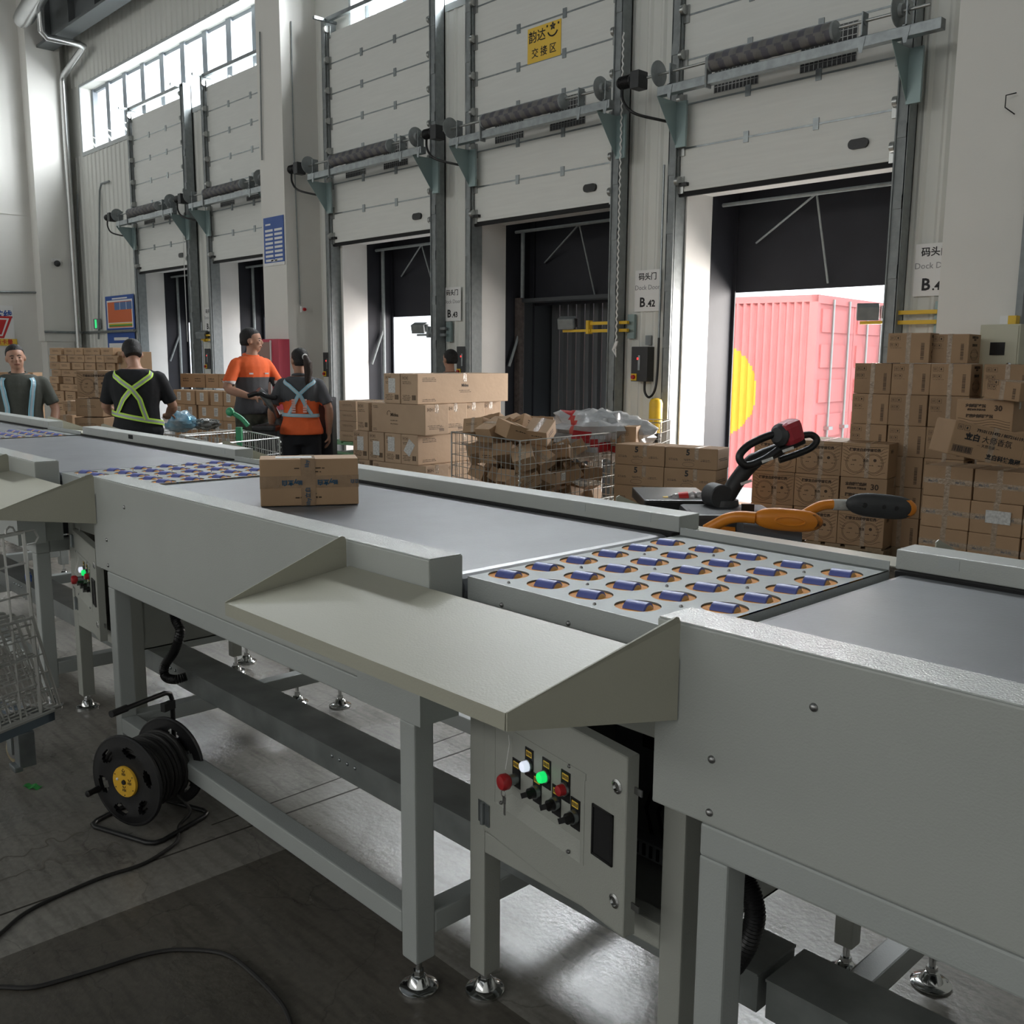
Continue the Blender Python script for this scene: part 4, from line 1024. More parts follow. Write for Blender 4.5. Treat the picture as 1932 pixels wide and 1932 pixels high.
# red hydrant cabinet behind the woman, set beside the left column
p = atY(512, 690, 8.25); x0, x1 = atY(493, 690, 8.25).x, atY(538, 690, 8.25).x; zt = atY(520, 640, 8.25).z
r = thing('hydrant_cabinet', 'red framed hydrant cabinet behind the man and the woman', 'cabinet', (p.x, 8.25, 0))
m = MB(); m.box(x0, x1, 8.14, 8.34, 0.75, zt); m.build('box', mat('hydrant_red', (0.50, 0.03, 0.07), 0.4), r)
m = MB(); m.box(x0+0.03, x1-0.27, 8.125, 8.14, 0.8, zt-0.05); m.build('glass_door', mat('hydrant_glass', (0.28, 0.16, 0.13), 0.1), r)
m = MB(); m.box(x1-0.25, x1-0.22, 8.12, 8.14, 0.78, zt-0.02); m.build('door_frame', SIGNW, r)
text('消火栓', 0.11, INKRED, r, ((x0+x1)/2-0.1, 8.122, zt-0.45), (1, 0, 0), (0, -1, 0), bold=0.002)

# ------------------------------------------------------------------ cartons
def mb_text(mb, s, size, pos, xdir, zdir, mi=0, bold=0.0):
    me = text_mesh(s, size, INK, 0.0006, bold); R = frame_rot(xdir, zdir); p0 = Vector(pos)
    mb.add([p0+R @ v.co for v in me.vertices], [tuple(p.vertices) for p in me.polygons], mi)
X_, Y_, NY_ = Vector((1, 0, 0)), Vector((0, 1, 0)), Vector((0, -1, 0))
def ftext(mb, s, size, x, z, l, w, face='F', bold=0.0, mi=0, up=True):
    sg = 1 if up else -1
    if face == 'F': mb_text(mb, s, size, (x, -w/2-0.0012, z), (sg, 0, 0), (0, -1, 0), mi, bold)
    elif face == 'R': mb_text(mb, s, size, (l/2+0.0012, x, z), (0, sg, 0), (1, 0, 0), mi, bold)
    elif face == 'L': mb_text(mb, s, size, (-l/2-0.0012, x, z), (0, -sg, 0), (-1, 0, 0), mi, bold)
def frect(mb, x0, x1, z0, z1, l, w, face='F', mi=0, t=0.0012, off=0.0):
    if face == 'F': mb.box(x0, x1, -w/2-t-off, -w/2-off+0.0002, z0, z1, mi)
    elif face == 'R': mb.box(l/2+off-0.0002, l/2+t+off, x0, x1, z0, z1, mi)
    elif face == 'L': mb.box(-l/2-t-off, -l/2-off+0.0002, x0, x1, z0, z1, mi)
def icons(mb, l, w, h, face, x, z, s=0.03):   # small handling symbols in frames
    for k in range(2):
        a = x+k*s*1.35
        for (p, q, r_, t) in ((a, a+s, z, z+0.0015), (a, a+s, z+s, z+s+0.0015), (a, a+0.0015, z, z+s), (a+s, a+s+0.0015, z, z+s)): frect(mb, p, q, r_, t, l, w, face)
        if k: frect(mb, a+s*0.35, a+s*0.65, z+s*0.3, z+s*0.75, l, w, face)
        else:
            for q in (0.3, 0.6): frect(mb, a+s*q, a+s*q+0.003, z+s*0.25, z+s*0.8, l, w, face)
def barcode(mb, l, w, face, x0, x1, z0, z1, vertical=True, seed=3):
    rg = random.Random(seed); q = z0 if vertical else x0; e = z1 if vertical else x1
    while q < e:
        t = rg.uniform(0.002, 0.006)
        if vertical: frect(mb, x0, x1, q, min(q+t, e), l, w, face)
        else: frect(mb, q, min(q+t, e), z0, z1, l, w, face)
        q += t+rg.uniform(0.002, 0.005)
def lines(mb, l, w, face, x0, x1, z, n=2, t=0.006, gap=0.014, seed=1):
    rg = random.Random(seed)
    for k in range(n):
        x = x0+(x1-x0)*rg.uniform(0, 0.12); e = x1-(x1-x0)*rg.uniform(0, 0.15)
        while x < e:
            s = rg.uniform(0.008, 0.02); frect(mb, x, min(x+s, e), z-k*gap, z-k*gap+t*rg.uniform(0.5, 1), l, w, face); x += s+0.004
def face_curve(mb, pts, l, w, r_=0.0012):
    mb.tube([(x, -w/2-0.0003, z) for x, z in pts], r_, 4)
_cm = {}
def split_mb(mb, key):
    out = {}
    for f, mi, sm in zip(mb.f, mb.mi, mb.sm):
        c = sum((mb.v[i] for i in f), Vector())/len(f); q = out.setdefault(key(c), MB())
        q.add([mb.v[i] for i in f], [tuple(range(len(f)))], mi, sm)
    return [out[k] for k in sorted(out)]
def carton_meshes(kind, l, w, h):
    key = (kind, round(l, 3), round(w, 3), round(h, 3))
    if key in _cm: return _cm[key]
    out = []
    b = MB()
    b.box(-l/2, l/2, -w/2, w/2, 0.001, h-0.001)
    body = b.mesh('carton_body', CARDP if kind in ('midea_side', 'midea_end', 'pale') else CARD, bevel=min(0.006, h*0.04))
    t = MB(); tw = 0.017
    if kind in ('thirty', 'side', 'tapebox', 'five', 'plain', 'libai'):
        tx = {'side': 0.0, 'thirty': 0.02, 'tapebox': 0.0, 'five': 0.045, 'plain': 0, 'libai': 0.03}[kind]
        th = 0.0007
        dn = h if kind != 'five' else h*0.55
        t.box(tx-tw, tx+tw, -w/2-th, w/2+th, h-0.001, h+th); t.box(tx-tw, tx+tw, -w/2-th, -w/2+0.0003, h-dn, h); t.box(tx-tw, tx+tw, w/2-0.0003, w/2+th, h*0.5, h)
        if kind == 'tapebox': t.box(-l/2-th, l/2+th, -w/2-th*1.5, -w/2+0.0003, h*0.42, h*0.60); t.box(l/2-0.0003, l/2+th, -w/2, -w/2+0.06, h*0.42, h*0.60)
        out.append(('packing_tape', t.mesh('packing_tape', TAPE)))
    else:
        t.box(-l/2, l/2, -0.022, 0.022, h-0.001, h+0.0006); t.box(l/2-0.0003, l/2+0.0006, -0.022, 0.022, h*0.72, h); out.append(('packing_tape', t.mesh('packing_tape', TAPE)))
    p = MB()
    if kind == 'thirty':
        ftext(p, '探索立白的宇宙世界', h*0.098, -0.0, h*0.80, l, w, bold=0.0012)
        for sx in (-1, 1):
            for rr in (0.30, 0.34):
                face_curve(p, [(sx*l*0.19+l*rr*0.62*math.cos(a), h*0.42+h*rr*0.85*math.sin(a)) for a in [2*PI*k/28 for k in range(29)]], l, w)
        for q in range(5):
            face_curve(p, [(-l*0.49+q*0.004, h*(0.9-0.1*q)), (-l*0.40, h*(0.86-0.1*q)), (-l*0.33, h*(0.78-0.08*q))], l, w); face_curve(p, [(l*0.49-q*0.004, h*(0.9-0.1*q)), (l*0.40, h*(0.86-0.1*q)), (l*0.33, h*(0.78-0.08*q))], l, w)
        face_curve(p, [(-l*0.47+l*0.94*k/20, h*0.92-h*0.035*math.sin(PI*k/20)) for k in range(21)], l, w)
        face_curve(p, [(-l*0.45+l*0.9*k/30, h*0.13+h*0.05*math.cos(4*PI*k/30)) for k in range(31)], l, w)
        ftext(p, 'L&B', h*0.07, -l*0.22, h*0.50, l, w); ftext(p, '立白', h*0.08, 0.01, h*0.50, l, w, bold=0.001)
        for k in range(10): pass
        q_ = MB()
        p.lathe([(h*0.045, 0), (h*0.045, 0.001)], (l*0.22, -w/2, h*0.52), (0, -1, 0), 16)
        for x in (-0.3, -0.1, 0.1, 0.28): lines(p, l, w, 'F', l*x, l*x+0.035, h*0.36, 1, seed=int(x*10+9))
        icons(p, l, w, h, 'R', -w*0.35, h*0.72); barcode(p, l, w, 'R', w*0.30, w*0.37, h*0.15, h*0.75)
    elif kind == 'thirty_big':
        ftext(p, '立白科技集团', h*0.10, -l*0.16, h*0.80, l, w, bold=0.002); ftext(p, '创新30年 探索立白', h*0.066, -l*0.14, h*0.68, l, w, bold=0.0012)
        ftext(p, '30', h*0.23, l*0.24, h*0.74, l, w, bold=0.002); ftext(p, '探索立白科技集团', h*0.10, -l*0.08, h*0.48, l, w, bold=0.002)
        for q in range(4): face_curve(p, [(-l*0.46+l*0.92*k/24, h*(0.36-0.08*q)+h*0.04*math.cos(3*PI*k/24)) for k in range(25)], l, w)
    elif kind == 'side':
        icons(p, l, w, h, 'F', -l*0.44, h*0.76, 0.032); icons(p, l, w, h, 'F', -l*0.44, h*0.55, 0.026); lines(p, l, w, 'F', -l*0.44, -l*0.12, h*0.50, 1, 0.003)
        barcode(p, l, w, 'F', l*0.30, l*0.38, h*0.12, h*0.68)
        ftext(p, '立白科技集团 30', h*0.09, 0, h*0.88, l, w, 'R', bold=0.001); ftext(p, '创新30年', h*0.06, 0, h*0.80, l, w, 'R'); ftext(p, '探索立白宇宙', h*0.09, 0, h*0.62, l, w, 'R', bold=0.001)
        for q in range(3): p.tube([(l/2+0.0003, w*0.30*math.cos(a), h*0.30+h*(0.10+0.05*q)*math.sin(a)) for a in [2*PI*k/20 for k in range(21)]], 0.0011, 4)
    elif kind == 'tapebox':
        ftext(p, 'liby立白', h*0.09, -l*0.30, h*0.50, l, w, up=True); ftext(p, 'liby立白', h*0.09, l*0.26, h*0.50, l, w)
        out += [('tape_lettering', q_.mesh('tape_lettering', INKBLUE)) for q_ in split_mb(p, lambda c: c.x > 0)]; p = None
    elif kind == 'five':
        ftext(p, '5', h*0.38, -l*0.06, h*0.76, l, w, bold=0.0025)
        for q in range(3): lines(p, l, w, 'F', -l*0.45+q*l*0.31, -l*0.24+q*l*0.31, h*0.44, 2, 0.004, 0.010, seed=q)
        face_curve(p, [(-l*0.05+0.05*math.cos(a), h*0.2+0.018*math.sin(a)) for a in [2*PI*k/20 for k in range(21)]], l, w, 0.0008)
        lines(p, l, w, 'R', -w*0.4, w*0.4, h*0.5, 2)
    elif kind == 'midea_side':
        ftext(p, 'Midea', h*0.16, -l*0.06, h*0.62, l, w, bold=0.001); p.tube([(-l*0.06-h*0.27+h*0.09*math.cos(a), -w/2-0.0004, h*0.66+h*0.09*math.sin(a)) for a in [0.7+k*0.28 for k in range(12)]], 0.0022, 4)
        lines(p, l, w, 'F', -l*0.14, l*0.02, h*0.42, 2, 0.008, 0.03)
        lines(p, l, w, 'F', -l*0.47, -l*0.36, h*0.88, 2); lines(p, l, w, 'R', -w*0.4, w*0.3, h*0.30, 3); icons(p, l, w, h, 'R', -w*0.4, h*0.78); barcode(p, l, w, 'R', w*0.1, w*0.3, h*0.12, h*0.22)
        lines(p, l, w, 'F', -l*0.47, -l*0.40, h*0.12, 2)
    elif kind == 'midea_end':
        icons(p, l, w, h, 'F', -l*0.4, h*0.80); lines(p, l, w, 'F', -l*0.4, l*0.2, h*0.72, 2); lines(p, l, w, 'F', -l*0.4, l*0.1, h*0.28, 4); barcode(p, l, w, 'F', l*0.18, l*0.40, h*0.14, h*0.30, False)
        ftext(p, 'Midea', h*0.14, 0, h*0.6, l, w, 'R', bold=0.001); lines(p, l, w, 'R', -0.08, 0.08, h*0.42, 2); lines(p, l, w, 'R', -w*0.45, -w*0.3, h*0.85, 3); lines(p, l, w, 'R', -w*0.45, -w*0.3, h*0.15, 2)
    elif kind == 'libai':
        ftext(p, '79101131492 / 80721611912', h*0.125, l*0.16, h*0.83, l, w, bold=0.0006)
        ftext(p, '立白', h*0.22, -l*0.22, h*0.60, l, w, bold=0.002); ftext(p, '大师香氛', h*0.22, l*0.12, h*0.60, l, w)
        ftext(p, '— 天然皂液 —', h*0.10, l*0.02, h*0.42, l, w); ftext(p, '立白科技集团', h*0.17, l*0.26, h*0.15, l, w, bold=0.0012)
        icons(p, l, w, h, 'F', -l*0.45, h*0.76, 0.03); barcode(p, l, w, 'F', -l*0.45, -l*0.18, h*0.14, h*0.30, False)
        for (a, b_, c, d) in ((-l*0.46, -l*0.17, h*0.12, h*0.13), (-l*0.46, -l*0.17, h*0.31, h*0.32)): frect(p, a, b_, c, d, l, w)
    elif kind == 'label':
        p = None; q = MB(); frect(q, -0.035, 0.03, h*0.28, h*0.85, l, w); out.append(('paper_label', q.mesh('paper_label', PAPER)))
        q = MB(); 
        for k in range(4): frect(q, -0.028, 0.02, h*(0.38+0.1*k), h*(0.40+0.1*k), l, w, off=0.0012)
        out.append(('label_print', q.mesh('label_print', INK)))
    elif kind == 'plain' or kind == 'pale':
        lines(p, l, w, 'F', -l*0.35, l*0.3, h*0.6, 2, 0.004, 0.012)
    else:
        lines(p, l, w, 'F', -l*0.3, l*0.25, h*0.62, 2, h*0.07, h*0.16); lines(p, l, w, 'L', -w*0.3, w*0.25, h*0.62, 1, h*0.07)
    if p is not None and len(p.v): out += [('print', q_.mesh('print', INKB if kind not in ('five', 'libai') else INK)) for q_ in split_mb(p, lambda c: 0 if c.y < -w/2+0.001 else (1 if c.x > 0 else 2))]
    _cm[key] = (body, out); return _cm[key]
def carton(kind, l, w, h, pos, rot, label, group=None, parts=True, sticker=None):
    """pos: centre of the base; rot: Euler z angle or Euler tuple"""
    body, parts_ = carton_meshes(kind, l, w, h)
    r = bpy.data.objects.new('carton', None if parts else body); COL.objects.link(r); r.location = pos
    r.rotation_euler = rot if isinstance(rot, (tuple, list)) else (0, 0, rot)
    tag(r, label, 'carton', group)
    if parts:
        link(body, 'carton_body', r)
        for nm, me in parts_: link(me, nm, r)
        if sticker:
            a, z, tilt, face = sticker; q = MB()
            R = Matrix.Rotation(tilt, 3, 'Y'); hw, hh = 0.045, 0.065
            c = Vector((a, -w/2-0.0006, z)); vs = [c+R @ Vector((x, y, zz)) for y in (0, -0.0008) for zz in (-hh, hh) for x in (-hw, hw)]
            q.add(vs, [(0, 1, 3, 2), (4, 6, 7, 5), (0, 4, 5, 1), (2, 3, 7, 6), (0, 2, 6, 4), (1, 5, 7, 3)])
            if face == 'E': pass
            link(q.mesh('shipping_label', PAPER), 'shipping_label', r)
    return r
ORD = ['first', 'second', 'third', 'fourth', 'fifth', 'sixth', 'seventh', 'eighth', 'ninth', 'tenth', 'eleventh', 'twelfth', 'thirteenth']
def stack(kind, pl, pr, zt, depth, nx, nz, h, where, group, jit=0.006, rows=None, ny=1, skip=(), kinds=None, pal=True, zpal=None):
    """cartons laid in rows: pl, pr = plan corners of the front face at the top (left, right)"""
    a = Vector((pl.x, pl.y, 0)); b = Vector((pr.x, pr.y, 0)); e = (b-a); L = e.length; e.normalize(); n = Vector((-e.y, e.x, 0)); yaw = math.atan2(e.y, e.x); l = L/nx
    rg = random.Random(len(where)*7+nx)
    for j in range(ny):
        for k in range(nz):
            for i in range(nx):
                if (i, j, k) in skip: continue
                if j > 0 and not (i == nx-1 or k == 0): continue
                c = a+e*(l*(i+0.5)+rg.uniform(-jit, jit))+n*(depth*(j+0.5)+rg.uniform(-jit, jit)*0.6); c.z = zt-(k+1)*h
                kd = kinds.get((i, k), kind) if kinds else kind
                back = ', rear' if j else ''
                if nx > 1: lab = 'carton %s from left in %s row of %s%s' % (ORD[i], ORD[k], where, back)
                else: lab = 'carton in %s row of %s%s' % (ORD[k], where, back)
                carton(kd, l-0.006, depth-0.006, h, c, yaw+rg.uniform(-0.006, 0.006), lab, group, parts=(j == 0 or k == 0 or i == nx-1))
    if pal:
        zp = zt-nz*h if zpal is None else zpal
        pallet(a+e*(L/2)+n*(depth*ny/2), yaw, L+0.02, depth*ny+0.02, zp, 'wooden pallet under the %s' % where)
    return a, e, n, yaw, l
def pallet(c, yaw, L, W, ztop, label, m=None, group=None, z0=0.0):
    m = m or WOOD; c = Vector((c.x, c.y, 0))
    r = thing('pallet', label, 'pallet', (0, 0, 0), group); H = ztop-z0
    M = Matrix.Translation((c.x, c.y, z0)) @ Matrix.Rotation(yaw, 4, 'Z')
    if H < 0.03: H = 0.12
    mb = MB()
    for k in range(7): x = -L/2+L*(k+0.5)/7; mb.box(x-L/18, x+L/18, -W/2, W/2, H-0.018, H-0.0005)
    mb.box(-L/2, L/2, -W/2, -W/2+0.08, H-0.035, H-0.018); mb.box(-L/2, L/2, W/2-0.08, W/2, H-0.035, H-0.018); mb.xf(M); mb.build('deck_boards', m, r)
    mb = MB()
    for x in (-L/2+0.05, 0, L/2-0.05):
        for y in (-W/2+0.05, 0, W/2-0.05): mb.box(x-0.045, x+0.045, y-0.045, y+0.045, 0.018, H-0.035)
    for y in (-W/2+0.05, 0, W/2-0.05): mb.box(-L/2, L/2, y-0.045, y+0.045, 0, 0.018)
    mb.xf(M); mb.build('blocks', m, r)
    return r

# carton on the belt of the middle conveyor
pA, pB = atZ(492, 956, BZ+0.003), atZ(677, 951, BZ+0.003); ee = pB-pA; l = ee.length; yw = math.atan2(ee.y, ee.x); nn = Vector((-math.sin(yw), math.cos(yw), 0)); wd = 0.135; hh = 0.163
c = (pA+pB)/2+nn*wd/2
r = thing('carton', 'brown taped carton standing on the belt of the middle conveyor', 'carton', c); r.rotation_euler.z = yw
b = MB(); b.box(-l/2, l/2, -wd/2, wd/2, 0.0, hh); link(b.mesh('carton_body', CARD, bevel=0.004), 'carton_body', r)
t = MB(); t.box(-l/2-0.0006, l/2+0.0006, -wd/2-0.0008, -wd/2+0.0002, hh*0.38, hh*0.64); t.box(l/2-0.0002, l/2+0.0008, -wd/2, wd/2, hh*0.38, hh*0.64)
link(t.mesh('packing_tape', mat('belt_carton_tape', (0.34, 0.225, 0.135), 0.25, 0, 0.2, 25, 0.4, 30)), 'packing_tape', r)
t = MB(); t.box(-0.03, 0.02, -wd/2-0.0014, -wd/2+0.0002, 0, hh); t.box(-0.03, 0.02, -wd/2, wd/2, hh-0.0005, hh+0.0008); link(t.mesh('packing_tape', MATS['belt_carton_tape']), 'packing_tape', r)
t = MB(); t.box(-l*0.34, l*0.03, -wd/2+0.03, -wd/2+0.09, hh, hh+0.0012); link(t.mesh('shipping_label', PAPER), 'shipping_label', r)
p = MB()
for x in (-l*0.18, l*0.18): mb_text(p, 'liby立白', 0.021, (x, -wd/2-0.0022, hh*0.50), (-1, 0, 0), (0, -1, 0), 0, 0.0008)
mb_text(p, '立白', 0.015, (l*0.46, -wd/2-0.0022, hh*0.51), (-1, 0, 0), (0, -1, 0), 0, 0.0003)
mb_text(p, 'liby立白', 0.019, (-0.006, -wd/2-0.0022, hh*0.20), (0, 0, 1), (0, -1, 0), 0, 0.0003); mb_text(p, 'liby', 0.019, (-0.008, -wd/2-0.0022, hh*0.90), (0, 0, 1), (0, -1, 0), 0, 0.0003)
for q_ in split_mb(p, lambda c: (abs(c.x+0.006) < 0.016)*(1 if c.z > hh*0.7 else 2 if c.z < hh*0.45 else 0) or (3 if c.x < 0 else 4 if c.x < l*0.35 else 5)): link(q_.mesh('tape_lettering', INKBLUE), 'tape_lettering', r)
p = MB(); lines(p, l, wd, 'F', -l*0.16, l*0.20, hh*0.79, 1, 0.006); lines(p, l, wd, 'F', -l*0.06, l*0.12, hh*0.71, 1, 0.005, seed=4); lines(p, l, wd, 'F', -l*0.1, l*0.1, hh*0.24, 1, 0.005, seed=5); lines(p, l, wd, 'F', -l*0.18, l*0.16, hh*0.16, 1, 0.006, seed=6)
for q_ in split_mb(p, lambda c: c.z > hh*0.5): link(q_.mesh('print', INKB), 'print', r)

# stacks at the right
stack('five', atZ(1160, 837, .92), atZ(1355, 848, .92), .92, 0.27, 2, 5, 0.167, 'the low stack printed 5', 'cartons printed 5', ny=1)
stack('thirty', atZ(1422, 825, .965), atZ(1679, 839, .965), .965, 0.47, 3, 3, 0.275, 'the stack behind the orange handles', 'cartons with scroll drawings', kinds={(2, 1): 'thirty_big'})
PA, PB = atD(1611.5, 686, 7.87), atD(1834.7, 684.6, 7.3)
stack('side', PA, PB, 1.59, 0.33, 3, 6, 0.2455, 'the tall stack by the red container', 'cartons of the tall right stack', ny=1)
eA = Vector((PB.x-PA.x, PB.y-PA.y, 0)).normalized(); yA = math.atan2(eA.y, eA.x)
q0 = PB+eA*0.05+Vector((0.03, 0.02, 0)); q1 = q0+eA*0.34
stack('side', Vector((q0.x, q0.y, 0)), Vector((q1.x, q1.y, 0)), 1.59, 0.33, 1, 6, 0.2455, 'the narrow stack right of the tall stack', 'cartons of the tall right stack', ny=1)
t1 = atD(1712, 655, 7.6); carton('side', 0.32, 0.25, 0.235, (t1.x, t1.y+0.10, 1.592), yA+0.02, 'left one of the two cartons topping the tall right stack', 'cartons of the tall right stack')
t1 = atD(1786, 655, 7.5); carton('side', 0.28, 0.30, 0.225, (t1.x+0.02, t1.y+0.12, 1.592), yA-0.03, 'right one of the two cartons topping the tall right stack', 'cartons of the tall right stack')
bL, bR = atZ(1744, 876, .944), atZ(1837, 884, .944); e = Vector((bR.x-bL.x, bR.y-bL.y, 0))
stack('tapebox', bL, bL+e*3, .944, 0.30, 3, 4, 0.201, 'the taped stack at the right edge', 'taped cartons at the right edge', ny=1)
st = MB(); c0 = bL+e*1.55; e1 = e.normalized(); nb = Vector((e1.y, -e1.x, 0)); c0.z = 0.655
vs = [c0+nb*0.006+e1*x+Vector((0, 0, z)) for z in (-0.04, 0.04) for x in (-0.075, 0.075)]
st.prism([vs[0], vs[1], vs[3], vs[2]], nb*0.002); o = st.build('shipping_label', PAPER); tag(o, 'white shipping label on a taped carton at the right edge', 'label')
# big tilted carton and the ones on top of it
tl = atD(1786, 856, 5.75); tr = atD(1921, 885, 5.75); e2 = tr-tl; wid = 0.28; hgt = 0.207
xx = e2.normalized(); yy = Vector((-xx.y, xx.x, 0)).normalized(); zz3 = xx.cross(yy).normalized()
R = Matrix((xx, yy, zz3)).transposed(); cc = (tl+tr)/2+yy*wid/2
dz = max(0, 0.947-min(tl.z, tr.z)); cc.z += dz
carton('libai', e2.length, wid, hgt, cc, tuple(R.to_euler()), 'large tilted carton with bold lettering and long number at the right edge', 'taped cartons at the right edge')
c1 = atD(1868, 790, 6.15); carton('thirty_big', 0.34, 0.24, 0.20, (c1.x, c1.y, 1.17), yw*0+0.05, 'dark carton behind the tilted lettered carton', 'taped cartons at the right edge')
c2 = atD(1885, 775, 6.0); carton('side', 0.25, 0.24, 0.115, (c2.x+0.08, c2.y+0.02, 1.375), tuple(Euler((0.0, 0.06, -0.35))), 'small carton lying on top of the right edge pile', 'taped cartons at the right edge')
# loose rows seen between the right stacks
s0, s1 = atZ(1715, 870, .83), atZ(1752, 872, .83)
stack('plain', s0+Vector((0, 0.3, 0)), s1+Vector((0.25, 0.35, 0)), .78, 0.3, 1, 3, 0.21, 'the dim gap right of the scroll cartons', 'dim cartons between the right stacks', ny=1)

# tall pallet of long air conditioner cartons
pl, pc, pr = atZ(680, 758, 1.2), atZ(806, 764.6, 1.2), atZ(942, 756, 1.2)
u = Vector((pl.x-pc.x, pl.y-pc.y, 0)); v = Vector((pr.x-pc.x, pr.y-pc.y, 0)); Lu, Lv = u.length, v.length; u.normalize(); v.normalize()
yu = math.atan2(-u.y, -u.x); yv = math.atan2(v.y, v.x); C0 = Vector((pc.x, pc.y, 0)); grp = 'long cartons on the tall centre pallet'
H = 0.268
def place(kind, cu, cv, z, l_, w_, yaw, lab, st=None): p = C0+u*cu+v*cv; p.z = z; return carton(kind, l_-0.008, w_-0.008, H, p, yaw+random.uniform(-0.008, 0.008), lab, grp, True, st)
def rowA(k, nm):
    z = 1.2-(k+1)*H; w4 = Lv/4
    for j in range(4): place('midea_side', Lu*0.40, w4*(j+0.5), z, Lu*0.80, w4, yu, 'long carton %s from the front corner in the %s of the centre pallet' % (ORD[j], nm))
    for j in range(2): place('midea_end', Lu*0.90, Lv*(0.25+0.5*j), z, Lu*0.19, Lv*0.5, yu, '%s carton at the left end in the %s of the centre pallet' % (('front', 'rear')[j], nm))
def rowB(k, nm, n=4, st=()):
    z = 1.2-(k+1)*H; w4 = Lu/4
    for j in range(n): place('midea_end', w4*(j+0.5), Lv*0.5, z, w4, Lv, yu, 'long carton %s left of the corner in %s of the centre pallet' % (ORD[j], nm), st[j] if j < len(st) else None)
rowB(-1, 'top row', 2, (None, (0.0, 0.16, 0, 'F')))
rowA(0, 'second row'); rowB(1, 'third row', 4, ((0.0, 0.15, 0.6, 'F'), (-0.02, 0.17, 0, 'F'), (0.0, 0.12, 0, 'F'), (0.0, 0.15, 0, 'F'))); rowA(2, 'fourth row'); rowB(3, 'bottom row')
pallet(C0+u*Lu/2+v*Lv/2, yu, Lu+0.02, Lv+0.02, 1.2-4*H, 'wooden pallet under the long carton stack')

# small stack on green pallets, cartons with white labels, far pile
g = atD(652, 757, 10.6); gy = math.atan2(0.25, 1)
stack('pale', Vector((g.x-0.14, g.y, 0)), Vector((g.x+0.12, g.y+0.05, 0)), 1.135, 0.5, 1, 4, 0.112, 'the low stack on green pallets', 'flat cartons on green pallets', pal=False, ny=1)
for k in range(5): pallet(Vector((g.x+0.08, g.y+0.50, 0)), 0.19, 1.0, 1.0, 0.137*(k+1), 'green plastic pallet, %s from the floor, right of the woman' % ORD[k], mat('light_green_pallet', (0.20, 0.42, 0.24), 0.5) if k == 4 else GREENS, 'green plastic pallets', z0=0.137*k)
a = atD(325, 735, 11.2); b = atD(442, 738, 10.6)
stack('label', Vector((a.x, a.y, 0)), Vector((b.x, b.y, 0)), 1.225, 0.25, 5, 6, 0.165, 'the labelled stack behind the cages', 'cartons with white labels', jit=0.02, pal=True, ny=1)
a2 = atD(315, 706, 11.4); b2 = atD(414, 706, 11.0)
stack('far', Vector((a2.x, a2.y+0.15, 0)), Vector((b2.x, b2.y+0.15, 0)), 1.405, 0.2, 4, 1, 0.165, 'the cartons lying on the labelled stack', 'cartons lying on the labelled stack', pal=False)
a, b = atD(92, 655, 11.9), atD(212, 658, 10.9)
e = Vector((b.x-a.x, b.y-a.y, 0)); LL = e.length; e.normalize(); n = Vector((-e.y, e.x, 0)); yw2 = math.atan2(e.y, e.x); rg = random.Random(5); z = 1.70; a = Vector((a.x, a.y, 0)); k = 0
while z > 0.2 and k < 13:
    h = 0.085 if k < 6 else 0.15; z -= h+0.002; x = rg.uniform(-0.08, 0.06); i = 0
    while x < LL-0.05:
        l = rg.choice((0.2, 0.27, 0.3)) if k < 6 else rg.choice((0.14, 0.2, 0.3))
        c = a+e*(x+l/2)+n*(0.12+rg.uniform(-0.02, 0.02)); c.z = z
        carton('far', l-0.008, 0.22, h, c, yw2+rg.uniform(-0.05, 0.05), 'flat carton %s from left in %s row of far left pile' % (ORD[min(i, 12)], ORD[k]), 'cartons in the far left pile', parts=(k < 9)); x += l+rg.uniform(0, 0.02); i += 1
    k += 1
c = a+e*LL/2+n*0.15; pallet(c, yw2, LL, 0.4, max(0.12, z), 'wooden pallet under the far left carton pile')
c = a+e*(LL+0.05)+n*0.2
for k in range(6): carton('plain', 0.34, 0.3, 0.255, (c.x, c.y, 1.66-0.26*(k+1)), yw2, 'carton in %s row of the column right of the far left pile' % ORD[k], 'column of cartons behind the man in black')
# nearer cartons left of the man in black
for (px_, py_, D, l, w, h, nm, kd) in ((192, 748, 9.0, 0.34, 0.24, 0.24, 'big carton with doodles held beside the man in black', 'thirty'), (184, 785, 9.0, 0.28, 0.24, 0.165, 'carton under the big doodle carton by the man in black', 'plain'), (186, 815, 9.0, 0.30, 0.26, 0.14, 'lowest seen carton left of the man in black', 'plain'),
                                   (142, 775, 9.5, 0.14, 0.18, 0.10, 'small carton left of the pile beside the man in black', 'plain'), (136, 812, 9.5, 0.16, 0.2, 0.155, 'carton below the small one left of the man in black', 'plain'), (226, 818, 9.4, 0.14, 0.2, 0.23, 'upright carton behind the elbow of the man in black', 'plain')):
    c = atD(px_, py_, D); carton(kd, l, w, h, c, math.atan2(0.66, 0.75) if kd == 'thirty' else 0.62, nm, 'cartons beside the man in black')
for (px_, D, h0, w) in ((186, 9.05, 0, 0.42),):
    c = atD(px_, 816, D); zb = c.z; nlow = max(1, int(zb/0.2)); hh_ = (zb-0.12)/nlow
    for k in range(nlow): carton('far', 0.30, 0.26, hh_-0.002, (c.x, c.y, 0.12+k*hh_), 0.62, 'hidden height carton %s from the floor left of the man in black' % ORD[k], 'cartons beside the man in black', parts=False)
    pallet(c, 0.62, 0.5, 0.5, 0.12, 'wooden pallet under the cartons left of the man in black')
